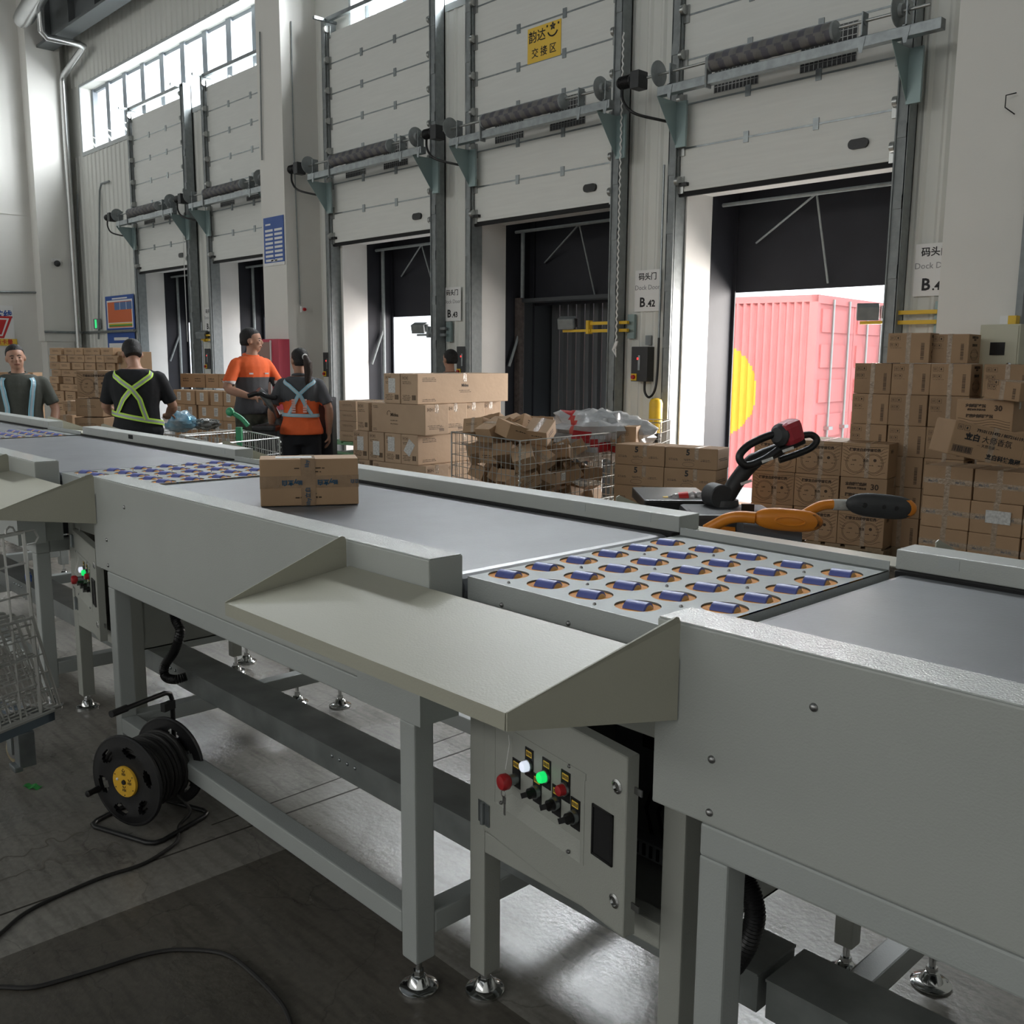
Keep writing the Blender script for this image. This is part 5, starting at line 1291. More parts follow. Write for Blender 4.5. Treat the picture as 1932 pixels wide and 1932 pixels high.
for (px_, D, ytop) in ((140, 9.5, 812), (226, 9.4, 818)):
    c = atD(px_, ytop, D); zb = c.z; nlow = max(1, int(zb/0.22)); hh_ = zb/nlow
    for k in range(nlow): carton('far', 0.17, 0.2, hh_-0.002, (c.x, c.y, k*hh_), 0.62, 'carton %s from the floor in the column %s' % (ORD[k], 'left of the doodle carton' if px_ < 200 else 'behind the black shirt'), 'cartons beside the man in black', parts=False)
# cartons far behind the man at the left edge
for k, px_ in enumerate((4, 22, 42, 56)):
    c = atD(px_, 706, 13.0)
    for q in range(6): carton('far', 0.22, 0.25, 0.215, (c.x, c.y, 0.08+0.217*q), 0.8, 'far carton %s from left and %s from floor behind the leftmost man' % (ORD[k], ORD[q]), 'far cartons at the left edge', parts=False)
pallet(atD(30, 706, 13.0), 0.8, 0.9, 0.9, 0.08, 'pallet under the far cartons at the left edge')

# ------------------------------------------------------------------ wire mesh cages
def mesh_panel(mb, P, eu, ev, Lu_, Lv_, nu, nv, r=0.0022, top_r=None):
    for k in range(nu+1): a = P+eu*(Lu_*k/nu); mb.tube([a, a+ev*Lv_], r if 0 < k < nu else r*1.8, 5)
    for k in range(nv+1): a = P+ev*(Lv_*k/nv); mb.tube([a, a+eu*Lu_], r if 0 < k < nv else (top_r or r*1.8), 5)
def mesh_cage(L, F, Rr, z0, z1, label, nus=(16, 20), nv=9, r=0.0026):
    L, F, Rr = [Vector((q.x, q.y, 0)) for q in (L, F, Rr)]; B = L+Rr-F
    r_ = thing('wire_cage', label, 'wire cage', (F.x, F.y, 0))
    for (a, b, n) in ((L, F, nus[0]), (F, Rr, nus[1]), (Rr, B, nus[0]), (B, L, nus[1])):
        m = MB(); e = b-a; ln = e.length; e.normalize(); mesh_panel(m, a+Z3*z0, e, Z3, ln, z1-z0, n, nv, r); m.build('mesh_panel', WIRE, r_)
    m = MB()
    for p in (L, F, Rr, B): m.tube([p+Z3*0.08, p+Z3*(z1+0.005)], 0.007, 6)
    ln1, ln2 = (F-L), (Rr-F)
    for k in range(13): a = L+ln1*(k/12); m.tube([a+Z3*z0, a+ln2+Z3*z0], 0.003, 5)
    for k in range(13): a = L+ln2*(k/12); m.tube([a+Z3*z0, a+ln1+Z3*z0], 0.003, 5)
    m.build('base_frame', WIRE, r_)
    for p in (L, F, Rr, B):
        c = p+(L+Rr-p-p)*0.06 if False else p+((L+Rr)/2-p).normalized()*0.07
        m = MB(); m.box(c.x-0.03, c.x+0.03, c.y-0.03, c.y+0.03, 0, z0); m.build('foot', GALVD, r_)
    m = MB()   # spiral hinge along the front post
    for k in range(60): q = 2*PI*k/6; pass
    m.tube([F+Vector((0.011*math.cos(k*0.9), 0.011*math.sin(k*0.9), z0+(z1-z0)*k/160)) for k in range(161)], 0.0022, 4); m.build('spiral_hinge', WIRE, r_)
    return L, F, Rr, B
CL, CF, CR = atZ(852, 815, 1.0), atZ(981, 832, 1.0), atZ(1163, 815, 1.0)
L_, F_, R_, B_ = mesh_cage(CL, CF, CR, 0.18, 1.0, 'wire mesh cage heaped with small brown cartons in the centre')
rg = random.Random(11); e1 = (F_-L_); e2 = (R_-F_); n1, n2 = 4, 5; lay = 4
for k in range(lay+1):
    for i in range(n1):
        for j in range(n2):
            if k == lay and not ((i, j) in ((0, 0), (1, 1), (1, 0), (2, 1), (0, 1), (3, 1), (2, 0), (1, 2), (2, 2), (0, 2))): continue
            if k == lay-1 and j > 3: continue
            f1 = (i+0.5+rg.uniform(-0.12, 0.12))/n1; f2 = (j+0.5+rg.uniform(-0.12, 0.12))/n2
            f1 = 0.10+0.8*f1; f2 = 0.09+0.82*f2
            c = L_+e1*f1+e2*f2; z = 0.22+0.19*k
            l = rg.choice((0.22, 0.26, 0.30)); big = 1.12 if k == lay else 1.0
            rot = (rg.uniform(-0.55, 0.55), rg.uniform(-0.6, 0.6), rg.uniform(0, PI))
            kd = rg.choice(('plain', 'plain', 'label', 'far'))
            carton(kd, l*0.85*big, 0.17*big, 0.11*big, (c.x, c.y, z), rot, 'small brown carton tumbled in the heap inside the centre wire cage', 'cartons heaped in the centre cage')
# second cage at the wall with film and bags
P1, P2, P3 = atZ(1080, 797, 1.0), atZ(1172, 800, 1.0), atZ(1250, 791, 1.0)
L2, F2, R2, B2 = mesh_cage(P1+Vector((0, 0.25, 0)), P2+Vector((0.12, 0.45, 0)), P3+Vector((0.1, 0, 0)), 0.18, 1.0, 'wire mesh cage full of plastic film behind the cartons printed 5', (12, 14), 8)
def blob(name, mats, c, size, seed, rough=0.35, n=28, matf=None, freq=3.0, smooth=True, flat=0.0):
    rg = random.Random(seed); mb = MB(); off = Vector((rg.uniform(0, 50), rg.uniform(0, 50), rg.uniform(0, 50)))
    from mathutils import noise as N_
    mb.sph((0, 0, 0), 1.0, n)
    for i, v in enumerate(mb.v):
        d = 1+rough*(N_.noise(v*freq+off)+0.5*N_.noise(v*freq*2.3+off)+0.3*N_.noise(v*freq*5+off))
        q = Vector((v.x*size[0]*d, v.y*size[1]*d, v.z*size[2]*d))
        if q.z < -size[2]*flat and flat: q.z = -size[2]*flat
        mb.v[i] = Vector(c)+q
    if matf: mb.mi = [matf(sum((mb.v[i] for i in f), Vector())/len(f)) for f in mb.f]
    mb.sm = [smooth]*len(mb.f)
    return mb
FILM = mat('clear_plastic_film', (0.55, 0.57, 0.59), 0.12, 0, 0.3, 7, 0.8, 14)
fc = atD(1128, 793, 8.6)
mb = blob('film', FILM, (fc.x, fc.y, 0.93), (0.50, 0.40, 0.22), 4, 0.35, 40, lambda p: 1 if (math.sin(p.x*9+p.z*15) > 0.86) else 0, 2.2)
o = mb.build('plastic_film', [FILM, RED]); tag(o, 'crumpled clear and red plastic film heaped in the cage by the wall', 'plastic film')
c = atD(1182, 820, 8.3); carton('plain', 0.22, 0.28, 0.16, (c.x, c.y, c.z-0.08), 0.5, 'grey box behind the left carton printed 5', 'boxes in the film cage')
# cage beside the woman
Q1, Q2 = atZ(527, 826, 1.05), atZ(408, 838, 1.05)
F3, Q2v = Vector((Q1.x, Q1.y, 0)), Vector((Q2.x, Q2.y, 0))
ev = (Q2v-F3); 
L3_, F3_, R3_, B3_ = mesh_cage(Q2, Q1, Q1+Vector((-0.85, 0.15, 0)), 0.18, 1.05, 'empty wire mesh cage left of the woman with the blue cross straps', (10, 18), 8, 0.003)
BAGB = mat('blue_foil_bag', (0.10, 0.36, 0.55), 0.16, 0.3, 0, 8, 0.9, 14, color2=(0.55, 0.68, 0.75)); BAGS = mat('silver_foil_bag', (0.42, 0.42, 0.40), 0.15, 0.6, 0.5, 8, 0.9, 14)
c = atD(340, 795, 9.0)
o = blob('b', BAGB, c, (0.175, 0.13, 0.10), 8, 0.3, 30, lambda p: 1 if (p-Vector(c)).dot(RH) < -0.07 and p.z > c.z-0.02 else 0, 2.0).build('foil_bag', [BAGB, SIGNW]); tag(o, 'blue and white shiny bag on the cage beside the man in black', 'bag')
q = MB(); q.cbox(c+RH*-0.11-FH*0.13+Z3*0.03, (0.05, 0.004, 0.04), Euler((0, 0, CAM_YAW*-1)).to_matrix()); 
c = atD(387, 800, 9.1)
o = blob('b', BAGS, c, (0.17, 0.12, 0.055), 18, 0.35, 28, None, 2.0).build('foil_bag', BAGS); tag(o, 'silver grey shiny bag right of the blue and white bag', 'bag')
cb = atD(362, 812, 9.1); m = MB(); m.box(cb.x-0.5, cb.x+0.35, cb.y-0.3, cb.y+0.35, cb.z-0.16, cb.z-0.14)
for x in (-0.45, 0.3):
    for y in (-0.25, 0.3): m.box(cb.x+x-0.02, cb.x+x+0.02, cb.y+y-0.02, cb.y+y+0.02, 0, cb.z-0.16)
mc = MB()
# support cage for the bags
mesh_cage(Vector((cb.x-0.30, cb.y-0.35, 0)), Vector((cb.x+0.35, cb.y-0.25, 0)), Vector((cb.x+0.25, cb.y+0.45, 0)), 0.18, cb.z-0.02, 'wire mesh cage under the foil bags beside the man in black', (12, 12), 8, 0.003)

# roll cage at the left edge, front
zb = 0.20; A = atZ(104, 1358, zb); Bp = atZ(0, 1402, zb); e = (Bp-A).normalized(); inn = Vector((0, 0, 1)).cross(e); 
if inn.dot(Vector((-1, 0, 0))) < 0: inn = -inn
r = thing('roll_cage', 'zinc wire roll cage with folded panels at the left edge', 'roll cage', (A.x, A.y, 0))
m = MB(); ext = 1.0
m.prism([A-e*0.0, A+e*ext, A+e*ext+Z3*0.035, A+Z3*0.035], inn*0.03); m.prism([A+inn*0.75, A+inn*0.75+e*ext, A+inn*0.75+e*ext+Z3*0.035, A+inn*0.75+Z3*0.035], inn*0.03)
m.prism([A, A+inn*0.78, A+inn*0.78+Z3*0.035, A+Z3*0.035], e*0.03); m.build('base_frame', mat('blue_grey_frame', (0.16, 0.20, 0.24), 0.4, 0.4), r)
ZC = mat('bright_zinc_wire', (0.55, 0.55, 0.53), 0.3, 0.6)
Pz = A+e*0.05+inn*0.015+Z3*0.04; m = MB(); top = (1.0)
pt = atY(44, 1004, Pz.y); hgt = pt.z-Pz.z; lean = (pt-Pz); lean.normalize()
mesh_panel(m, Pz, e, lean, 1.0, (pt-Pz).length, 11, 6, 0.0045); m.build('front_panel', ZC, r)
m = MB(); a = Pz+lean*(pt-Pz).length; m.tube([a+Z3*-0.05, a-e*0.05-Z3*0.05, a-e*0.065-Z3*0.03, a-e*0.05, a], 0.004, 6)
m.tube([a+e*0.035+Z3*(0.0), a+e*0.045+Z3*0.025, a+e*0.06+Z3*0.03, a+e*0.075+Z3*0.02, a+e*0.08], 0.004, 6); m.build('latch_handle', ZC, r)
Q = A+inn*0.12+Z3*0.05; m = MB(); sl = (inn*0.75+Z3*0.42-e*0.0).normalized(); 
for k in range(4):
    b0 = atZ(112, 1330, 0.24)+inn*0.03*k; t0 = atZ(62, 1165, 0.62)+inn*0.05*k; vv = t0-b0; hv = vv.length; mesh_panel(m, b0, e, vv.normalized(), 0.9, hv, 12, 5, 0.0036)
m.build('folded_panel', ZC, r)
m = MB(); mesh_panel(m, A+Z3*0.04, e, inn, 1.0, 0.76, 14, 8, 0.0038); m.build('floor_grid', ZC, r)
for (o0, n_) in ((Q+Z3*0.03, 70), (Q+inn*0.10+Z3*0.43+e*0.12, 70)):
    m = MB(); m.tube([o0+e*(0.45*k/n_)+Z3*0.012*math.cos(k*1.1)+inn*0.012*math.sin(k*1.1) for k in range(n_+1)], 0.0025, 5); m.build('coil_hinge', ZC, r)
Lg = atZ(66, 1400, 0.14); m = MB(); p = A+e*0.13+inn*0.02
m.box(p.x-0.03, p.x+0.03, p.y-0.03, p.y+0.03, 0.065, zb); m.box(p.x-0.035, p.x+0.035, p.y-0.05, p.y-0.02, 0.055, 0.075); m.build('corner_leg', GALV, r, bevel=0.004)
w0 = atZ(25, 1442, 0.0); wc = Vector((w0.x, w0.y+0.02, 0.055)); m = MB(); m.lathe([(0.05, -0.016), (0.055, -0.012), (0.055, 0.012), (0.05, 0.016)], wc, (FH*0.85+RH*0.45).normalized(), 28)
wo = m.build('castor_wheel', mat('amber_wheel', (0.50, 0.42, 0.27), 0.4, 0, 0.3, 30), r)
m = MB(); m.lathe([(0.03, -0.022), (0.03, 0.022)], wc, (FH*0.85+RH*0.45).normalized(), 20); m.cyl(wc-FH*0.03, wc+FH*0.03, 0.008, 10); m.build('wheel_hub', STEEL, wo)
m = MB(); m.box(wc.x-0.03, wc.x+0.03, wc.y-0.03, wc.y-0.022, 0.05, zb); m.box(wc.x-0.03, wc.x+0.03, wc.y+0.026, wc.y+0.034, 0.05, zb); m.build('castor_fork', GALVD, r)
o = blob('bag', FILM, atY(54, 1090, A.y+0.02), (0.02, 0.012, 0.022), 3, 0.5, 14, lambda p: int(p.z*200) % 2, 3).build('plastic_scrap', [FILM, BLUEP]); tag(o, 'scrap of clear and blue plastic caught on the roll cage', 'scrap')
g0 = atZ(62, 1486, 0.0); m = MB(); R = Matrix.Rotation(0.5, 4, 'Z'); vs = []
for i in range(7):
    for j in range(4): vs.append(Vector((g0.x, g0.y, 0.002))+(R @ Vector((-0.032+0.064*i/6, -0.016+0.032*j/3, 0.004+0.005*math.sin(i*1.7+j)))))
fs = [(i*4+j, (i+1)*4+j, (i+1)*4+j+1, i*4+j+1) for i in range(6) for j in range(3)]
m.add(vs, fs, 0, True); m.add([v-Vector((0, 0, 0.0015)) for v in vs], [f[::-1] for f in fs], 0, True)
o = m.build('tape_scrap', mat('green_tape', (0.06, 0.42, 0.10), 0.35)); tag(o, 'crumpled scrap of green tape on the floor at the left', 'scrap')

# ------------------------------------------------------------------ cable reel
Pf1 = atZ(238, 1474, 0.185); Pf2 = atZ(306, 1441, 0.185); ax = (Pf2-Pf1); W_ = 0.19; ax.normalize(); Pf2 = Pf1+ax*W_
perp = Vector((-ax.y, ax.x, 0)); r = thing('cable_reel', 'black cable reel with yellow socket plate standing on the floor', 'cable reel', (Pf1.x, Pf1.y, 0))
RR = 0.152
def RP(a, b, z): return Vector((Pf1.x, Pf1.y, 0))+ax*a+perp*b+Z3*z
def flange(a, nm, holes=True):
    m = MB(); ns, zc = 72, 0.185; th = 0.010
    hs = [(0.108*math.cos(PI/6+k*PI/3+0.25), 0.108*math.sin(PI/6+k*PI/3+0.25), PI/6+k*PI/3+0.25) for k in range(6)]
    rad = [0.012, 0.03, 0.05, 0.07, 0.082, 0.088, 0.096, 0.104, 0.112, 0.120, 0.127, 0.134, 0.145, RR]
    def inh(rr, t):
        for (x, y, q) in hs:
            dx, dy = rr*math.cos(t)-x, rr*math.sin(t)-y
            ra = dx*math.cos(q)+dy*math.sin(q); ta = -dx*math.sin(q)+dy*math.cos(q)
            if (ra/0.018)**2+(ta/0.031)**2 < 1: return True
        return False
    n = 120; keep = {}
    for i in range(len(rad)-1):
        for j in range(n):
            t = 2*PI*(j+0.5)/n; rm = (rad[i]+rad[i+1])/2
            keep[(i, j)] = not (holes and inh(rm, t))
    for sgn, off in ((1, 0), (-1, th)):
        o_ = len(m.v); bulge = 0.006
        for i, rr in enumerate(rad):
            for j in range(n):
                t = 2*PI*j/n; lift = bulge*max(0, 1-abs(rr-0.12)/0.045)
                m.v.append(RP(a+off-(lift if sgn > 0 else 0), rr*math.cos(t), zc+rr*math.sin(t)))
        for (i, j), kp in keep.items():
            if kp: m.f.append([o_+i*n+j, o_+i*n+(j+1) % n, o_+(i+1)*n+(j+1) % n, o_+(i+1)*n+j]); m.mi.append(0); m.sm.append(True)
    k0 = len(rad)*n
    for (i, j), kp in keep.items():
        if not kp: continue
        for (di, dj, e0, e1) in ((0, 1, (i, (j+1) % n), (i+1, (j+1) % n)), (0, -1, (i, j), (i+1, j)), (1, 0, (i+1, j), (i+1, (j+1) % n)), (-1, 0, (i, j), (i, (j+1) % n))):
            nb_ = (i+di, (j+dj) % n)
            if keep.get(nb_, False): continue
            p0, p1 = e0[0]*n+e0[1], e1[0]*n+e1[1]; m.f.append([p0, p1, p1+k0, p0+k0]); m.mi.append(0); m.sm.append(False)
    m.build(nm, BLACK, r)
    q = MB(); q.tube([RP(a+th/2, (RR+0.0)*math.cos(2*PI*k/48), zc+RR*math.sin(2*PI*k/48)) for k in range(48)], 0.008, 8, closed=True); q.build('flange_rim', BLACK, r)
flange(0, 'flange'); flange(W_, 'flange')
m = MB(); pts = []; rg = random.Random(3); lay_ = [(0.092, 15), (0.106, 14), (0.117, 12)]
for (rr, tn) in lay_:
    nseg = tn*20
    for k in range(nseg+1):
        t = 2*PI*k/20; a = 0.022+(W_-0.034)*k/nseg
        pts.append(RP(a+0.010*math.sin(t*0.37+rr*90), (rr+0.005*math.sin(t*0.31))*math.cos(t), 0.185+(rr+0.003*math.sin(t*0.31))*math.sin(t)))
m.tube(pts, 0.0072, 8); m.build('wound_cable', mat('black_cable_rubber', (0.022, 0.021, 0.020), 0.55), r)
m = MB(); m.lathe([(0.082, 0.012), (0.082, W_)], RP(0, 0, 0.185), ax, 32); m.build('drum_core', BLACK, r)
m = MB(); m.lathe([(0.0, -0.009), (0.052, -0.009), (0.054, -0.006), (0.054, 0.002)], RP(0, 0, 0.185), ax, 40); sp = m.build('socket_plate', mat('yellow_socket_plate', (0.80, 0.46, 0.04), 0.45, 0, 0.15, 30), r)
def SP(b, z): return RP(-0.0095, b, 0.185+z)
for (cy_, cz_) in ((0, 0.028), (-0.026, 0.0), (0, -0.028)):
    q = MB()
    for (dy, dz, ang, ln) in ((0, 0, 0, 0.010), (0.006, -0.0, 0, 0.008), (-0.006, -0.0, 0, 0.008), (0.004, 0.011, 0.5, 0.008), (-0.004, 0.011, -0.5, 0.008)):
        c_ = SP(cy_+dy, cz_+dz); v_ = perp*math.sin(ang)+Z3*math.cos(ang); h_ = v_.cross(ax)
        q.prism([c_-v_*ln/2-h_*0.0012, c_+v_*ln/2-h_*0.0012, c_+v_*ln/2+h_*0.0012, c_-v_*ln/2+h_*0.0012], -ax*0.001)
    q.build('socket', INK, sp)
q = MB(); q.lathe([(0.009, 0), (0.008, 0.004)], SP(0, 0), -ax, 16); q.build('reset_button', BLACK, sp)
q = MB(); q.sph(SP(0.030, 0.006), 0.005, 12); q.build('pilot_light', SIGNW, sp)
for k in range(6):
    t = 0.5+k*PI/3; q = MB(); q.lathe([(0.0022, 0), (0.0018, 0.001)], SP(0.046*math.cos(t), 0.046*math.sin(t)), -ax, 10); q.build('plate_screw', INK, sp)
m = MB(); kb = RP(-0.01, 0.125, 0.135); m.lathe([(0.013, 0), (0.010, 0.02), (0.011, 0.045), (0.007, 0.047)], kb, -ax, 18); m.build('crank_knob', BLACK, r)
m = MB(); tr = 0.0085; a0, a1 = -0.035, W_+0.035; b0, b1 = 0.155, -0.155; zz = tr
loop = []
for (a, b) in ((a0, b0), (a0, b1), (a1, b1), (a1, b0)):
    ca, cb_ = (a0+a1)/2, 0; da, db = (1 if a > ca else -1), (1 if b > 0 else -1)
    loop.append((a, b, da, db))
P_ = []
for idx, (a, b, da, db) in enumerate(loop):
    R0 = 0.035; first = (a, b-db*R0) if idx in (1, 3) else (a-da*R0, b)
    last = (a-da*R0, b) if idx in (1, 3) else (a, b-db*R0)
    mid = (a-da*R0*0.3, b-db*R0*0.3)
    for (x, y) in (first, mid, last): P_.append(RP(x, y, zz))
m.tube(P_, tr, 10, closed=True)
m.tube([RP(a1, 0.0, tr), RP(a1+0.0, 0.0, 0.15), RP(W_+0.03, 0, 0.22), RP(W_+0.03, 0, 0.40), RP(W_+0.022, 0, 0.425), RP(W_-0.0, 0, 0.435), RP(-0.03, 0, 0.437)], tr, 10)
m.build('tube_stand', BLACK, r)
m = MB(); m.tube([RP(0.02, 0, 0.437), RP(-0.045, 0, 0.437)], 0.012, 12); m.tube([RP(W_-0.02, 0, 0.185), RP(W_+0.045, 0, 0.185)], 0.012, 10); m.build('hand_grip', BLACK, r)
m = MB(); c_ = RP(W_+0.01, 0, 0.385); m.cbox(c_, (0.05, 0.02, 0.03), Euler((0, 0, math.atan2(ax.y, ax.x))).to_matrix()); m.build('clamp', BLACK, r)
# trailing cable and second cable on the floor
def floor_curve(pix, z=0.006): return corrugated([atZ(a, b, z) for a, b in pix], 0, 8)
c1 = [RP(W_*0.7, -0.09, 0.10), RP(W_*0.8, -0.13, 0.04)]+[atZ(a, b, 0.006) for a, b in ((338, 1558), (335, 1585), (312, 1605), (265, 1632), (180, 1660), (60, 1715), (0, 1762), (-80, 1830), (-150, 1900))]
o = MB().tube(corrugated(c1, 0, 8), 0.0058, 8).build('extension_cable', MATS['black_cable_rubber']); tag(o, 'black cable trailing from the reel across the floor to the left', 'cable')
o = MB().tube(floor_curve(((-120, 1850), (-40, 1862), (0, 1862), (60, 1863), (130, 1845), (200, 1824), (270, 1802), (330, 1792), (400, 1795), (440, 1808), (480, 1840), (515, 1875), (538, 1905), (550, 1940), (556, 2000))), 0.006, 8).build('floor_cable', MATS['black_cable_rubber']); tag(o, 'dark cable curving over the floor in the bottom left corner', 'cable')
# floor joint and grooves
m = MB(); j0, j1 = atZ(0, 1727), atZ(470, 1560); d_ = (j1-j0).normalized(); nn_ = Vector((-d_.y, d_.x, 0)); m.prism([j0-d_*3-nn_*0.004, j1+d_*4-nn_*0.004, j1+d_*4+nn_*0.004, j0-d_*3+nn_*0.004], (0, 0, 0.0006)); fj = m.build('trim_3', mat('joint_dirt', (0.035, 0.03, 0.025), 0.8)); struct(fj)
m = MB(); j0, j1 = atZ(730, 1398), atZ(870, 1440); 
for (p0_, p1_) in (((812, 1405), (880, 1380)),):
    a_, b_ = atZ(*p0_), atZ(*p1_); d_ = (b_-a_).normalized(); nn_ = Vector((-d_.y, d_.x, 0)); m.prism([a_-d_*1-nn_*0.003, b_+d_*2-nn_*0.003, b_+d_*2+nn_*0.003, a_-d_*1+nn_*0.003], (0, 0, 0.0006))
struct(m.build('trim_4', MATS['joint_dirt']))
SQ = mat('floor_groove', (0.17, 0.155, 0.135), 0.7)
for nm, pix, lab in (('floor_scuff', ((0, 1625), (40, 1612), (70, 1603), (90, 1588), (120, 1583), (160, 1572)), 'wavy pale groove in the floor near the reel'), ('floor_scuff', ((0, 1672), (25, 1650), (60, 1645), (85, 1628), (120, 1622), (140, 1612), (175, 1605), (200, 1598), (226, 1592)), 'longer wavy pale groove in the floor below the reel')):
    base_ = [atZ(a, b, 0.0) for a, b in pix]; cv = corrugated(base_, 0, 8); m = MB(); vs = []
    for i, p in enumerate(cv):
        t = cv[min(i+1, len(cv)-1)]-cv[max(i-1, 0)]; t.z = 0; t.normalize(); n_ = Vector((-t.y, t.x, 0)); w_ = n_*(0.018*math.sin(i*0.55))
        p = p+w_; vs += [p-n_*0.004+Z3*0.0008, p+n_*0.004+Z3*0.0008]
    m.add(vs, [(2*i, 2*i+1, 2*i+3, 2*i+2) for i in range(len(cv)-1)]); o = m.build(nm, SQ); o['kind'] = 'structure'; o.name = 'trim_%d' % (5 if 'longer' not in lab else 6)

# ------------------------------------------------------------------ electric pallet truck behind the right sorting table
def ribbon_tube(pix, D, rad, n=14): return MB().tube(corrugated([atD(a, b, d) for (a, b), d in zip(pix, D if isinstance(D, (list, tuple)) else [D]*len(pix))], 0, 8), rad, n)
base = atD(1400, 1000, 4.7); r = thing('pallet_truck', 'black electric pallet truck with red tipped tiller and orange side grips', 'pallet truck', (base.x, base.y, 0))
ORM = mat('scuffed_orange_paint', (0.72, 0.24, 0.02), 0.32, 0, 0, 11, 0.05, 60, color2=(0.66, 0.22, 0.02))
OD = mat('worn_orange_black', (0.72, 0.24, 0.02), 0.35, 0, 0, 26, color2=(0.02, 0.02, 0.02))
# hood: box aligned with view-facing frame (rh, fh)
def vbox(mb, px0, px1, py0, py1, D, dep, mi=0):
    a = atD(px0, py1, D); b_ = atD(px1, py0, D); w = (b_-a).dot(RH); h = b_.z-a.z; o_ = Vector((a.x, a.y, 0)); pbox(mb, o_, RH, FH, Z3, 0, w, 0, dep, a.z, b_.z, mi)
m = MB(); vbox(m, 1300, 1470, 969, 1100, 4.45, 0.35); m.build('drive_hood', CHAR, r, bevel=0.02)
m = MB(); vbox(m, 1215, 1350, 944, 965, 4.75, 0.5); m.build('battery_cover', BLACK, r, bevel=0.01)
m = MB(); vbox(m, 1225, 1345, 966, 1200, 4.8, 0.45); m.build('battery_box', CHAR, r, bevel=0.01)
c_ = atD(1435, 1012, 4.35); m = MB(); m.tube([c_-RH*0.10+Z3*0.0, c_+RH*0.16+Z3*-0.03], 0.085, 28); m.build('motor_housing', mat('blue_grey_housing', (0.08, 0.095, 0.11), 0.5), r)
m = MB(); m.prism([atD(1490, 985, 4.4), atD(1500, 1035, 4.4), atD(1470, 1035, 4.4)], FH*0.05); m.build('side_plate', GALVD, r)
m = MB(); p0_ = atD(1365, 965, 4.7); m.lathe([(0.075, -0.10), (0.075, 0.02), (0.068, 0.06)], p0_, (0, 0, 1), 26); m.build('tiller_pivot', CHAR, r)
m = MB(); p1_ = atD(1352, 935, 4.68); m.lathe([(0.055, -0.05), (0.06, -0.045), (0.06, 0.05), (0.055, 0.055)], p1_, RH*0.3+FH*-1, 26); m.build('pivot_cap', CHAR, r, bevel=0.0)
m = ribbon_tube(((1366, 948), (1392, 905), (1425, 868), (1470, 848), (1515, 828)), 4.68, [0.040]*17+[0.034]*8+[0.026]*8, 16); m.build('tiller_arm', mat('tiller_black', (0.022, 0.022, 0.023), 0.38, 0, 0.2, 20, 0.05, 60), r)
m = ribbon_tube(((1470, 816), (1440, 826), (1410, 842), (1395, 862), (1408, 878), (1440, 868), (1470, 848)), 4.62, 0.019); m.build('grip_loop', BLACK, r)
m = ribbon_tube(((1512, 822), (1530, 820), (1541, 830), (1530, 845), (1500, 858), (1470, 868)), 4.75, 0.017); m.build('grip_loop', BLACK, r)
hc = atD(1490, 815, 4.62); Rm = (Matrix.Rotation(-CAM_YAW*1.0, 3, 'Z') @ Euler((0, -0.35, 0.35)).to_matrix())
m = MB(); m.cbox(hc, (0.10, 0.10, 0.115), Rm); m.build('belly_switch', mat('faded_red', (0.40, 0.035, 0.05), 0.4), r, bevel=0.028)
m = MB(); m.lathe([(0.03, 0), (0.052, 0.01), (0.054, 0.03), (0.035, 0.05)], atD(1470, 820, 4.62)+RH*0.02, -RH*0.8-FH*0.55, 28); m.build('head_cover', CHAR, r)
for (a, b_, D_) in ((1448, 868, 4.6), (1408, 910, 4.6), (1487, 848, 4.6)):
    m = MB(); c_ = atD(a, b_, D_-0.035); m.cbox(c_, (0.055, 0.003, 0.013), Matrix.Rotation(-CAM_YAW, 3, 'Z') @ Euler((0, -0.35, 0)).to_matrix()); m.build('warning_label', PAPER, r)
def grip(pix, D, rad, padc, padD, pl_, ph_, m1, m2, tilt):
    m = ribbon_tube(pix, D, rad); m.build('grip_tube', ORM, r)
    c_ = atD(*padc, padD); mb = MB(); n = 24
    mb.sph((0, 0, 0), 1.0, 28); R_m = Matrix.Rotation(-CAM_YAW, 4, 'Z') @ Matrix.Rotation(tilt, 4, 'Y')
    sc = []
    for v in mb.v:
        x = v.x; w = (1-abs(x)**3.2)**0.5 if abs(x) < 1 else 0; rr = math.hypot(v.y, v.z) or 1
        sc.append(Vector((x*pl_, v.y/rr*w*0.035 if abs(x) < 0.999 else 0, v.z/rr*w*ph_ if abs(x) < 0.999 else 0)))
    mb.v = [c_+(R_m @ q.to_4d()).to_3d() for q in sc]
    mb.mi = [m2 if (sum((mb.v[i] for i in f), Vector())/len(f)-c_).dot(RH) > pl_*0.72 else 0 for f in mb.f]
    mb.build('grip_pad', m1, r); return c_, R_m
c_, R_m = grip(((1332, 1000), (1350, 990), (1372, 979), (1395, 975), (1425, 977)), [4.3, 4.28, 4.25, 4.22, 4.2], 0.026, (1487, 981), 4.2, 0.155, 0.050, [ORM, OD], 1, 0.08)
m = MB(); ring = [c_+(R_m @ Vector((0.065*math.cos(t)-0.0, -0.0345, 0.018*math.sin(t)))) for t in [2*PI*k/32 for k in range(32)]]; m.tube(ring, 0.0045, 8, closed=True); m.build('pad_ridge', ORM, r)
ribbon_tube(((1345, 1008), (1360, 1002), (1385, 1003)), 4.42, 0.024).build('grip_tube', ORM, r)
c_, R_m = grip(((1490, 985), (1515, 972), (1540, 958), (1562, 952), (1610, 952)), 4.6, 0.024, (1663, 955), 4.55, 0.170, 0.058, [CHAR, ORM], 1, 0.09)
m = MB(); m.tube([atD(1571, 952, 4.6), atD(1602, 953, 4.6)], 0.027, 16); m.build('white_grip_tape', mat('dirty_white_tape', (0.5, 0.49, 0.46), 0.6, 0, 0.3, 30), r)
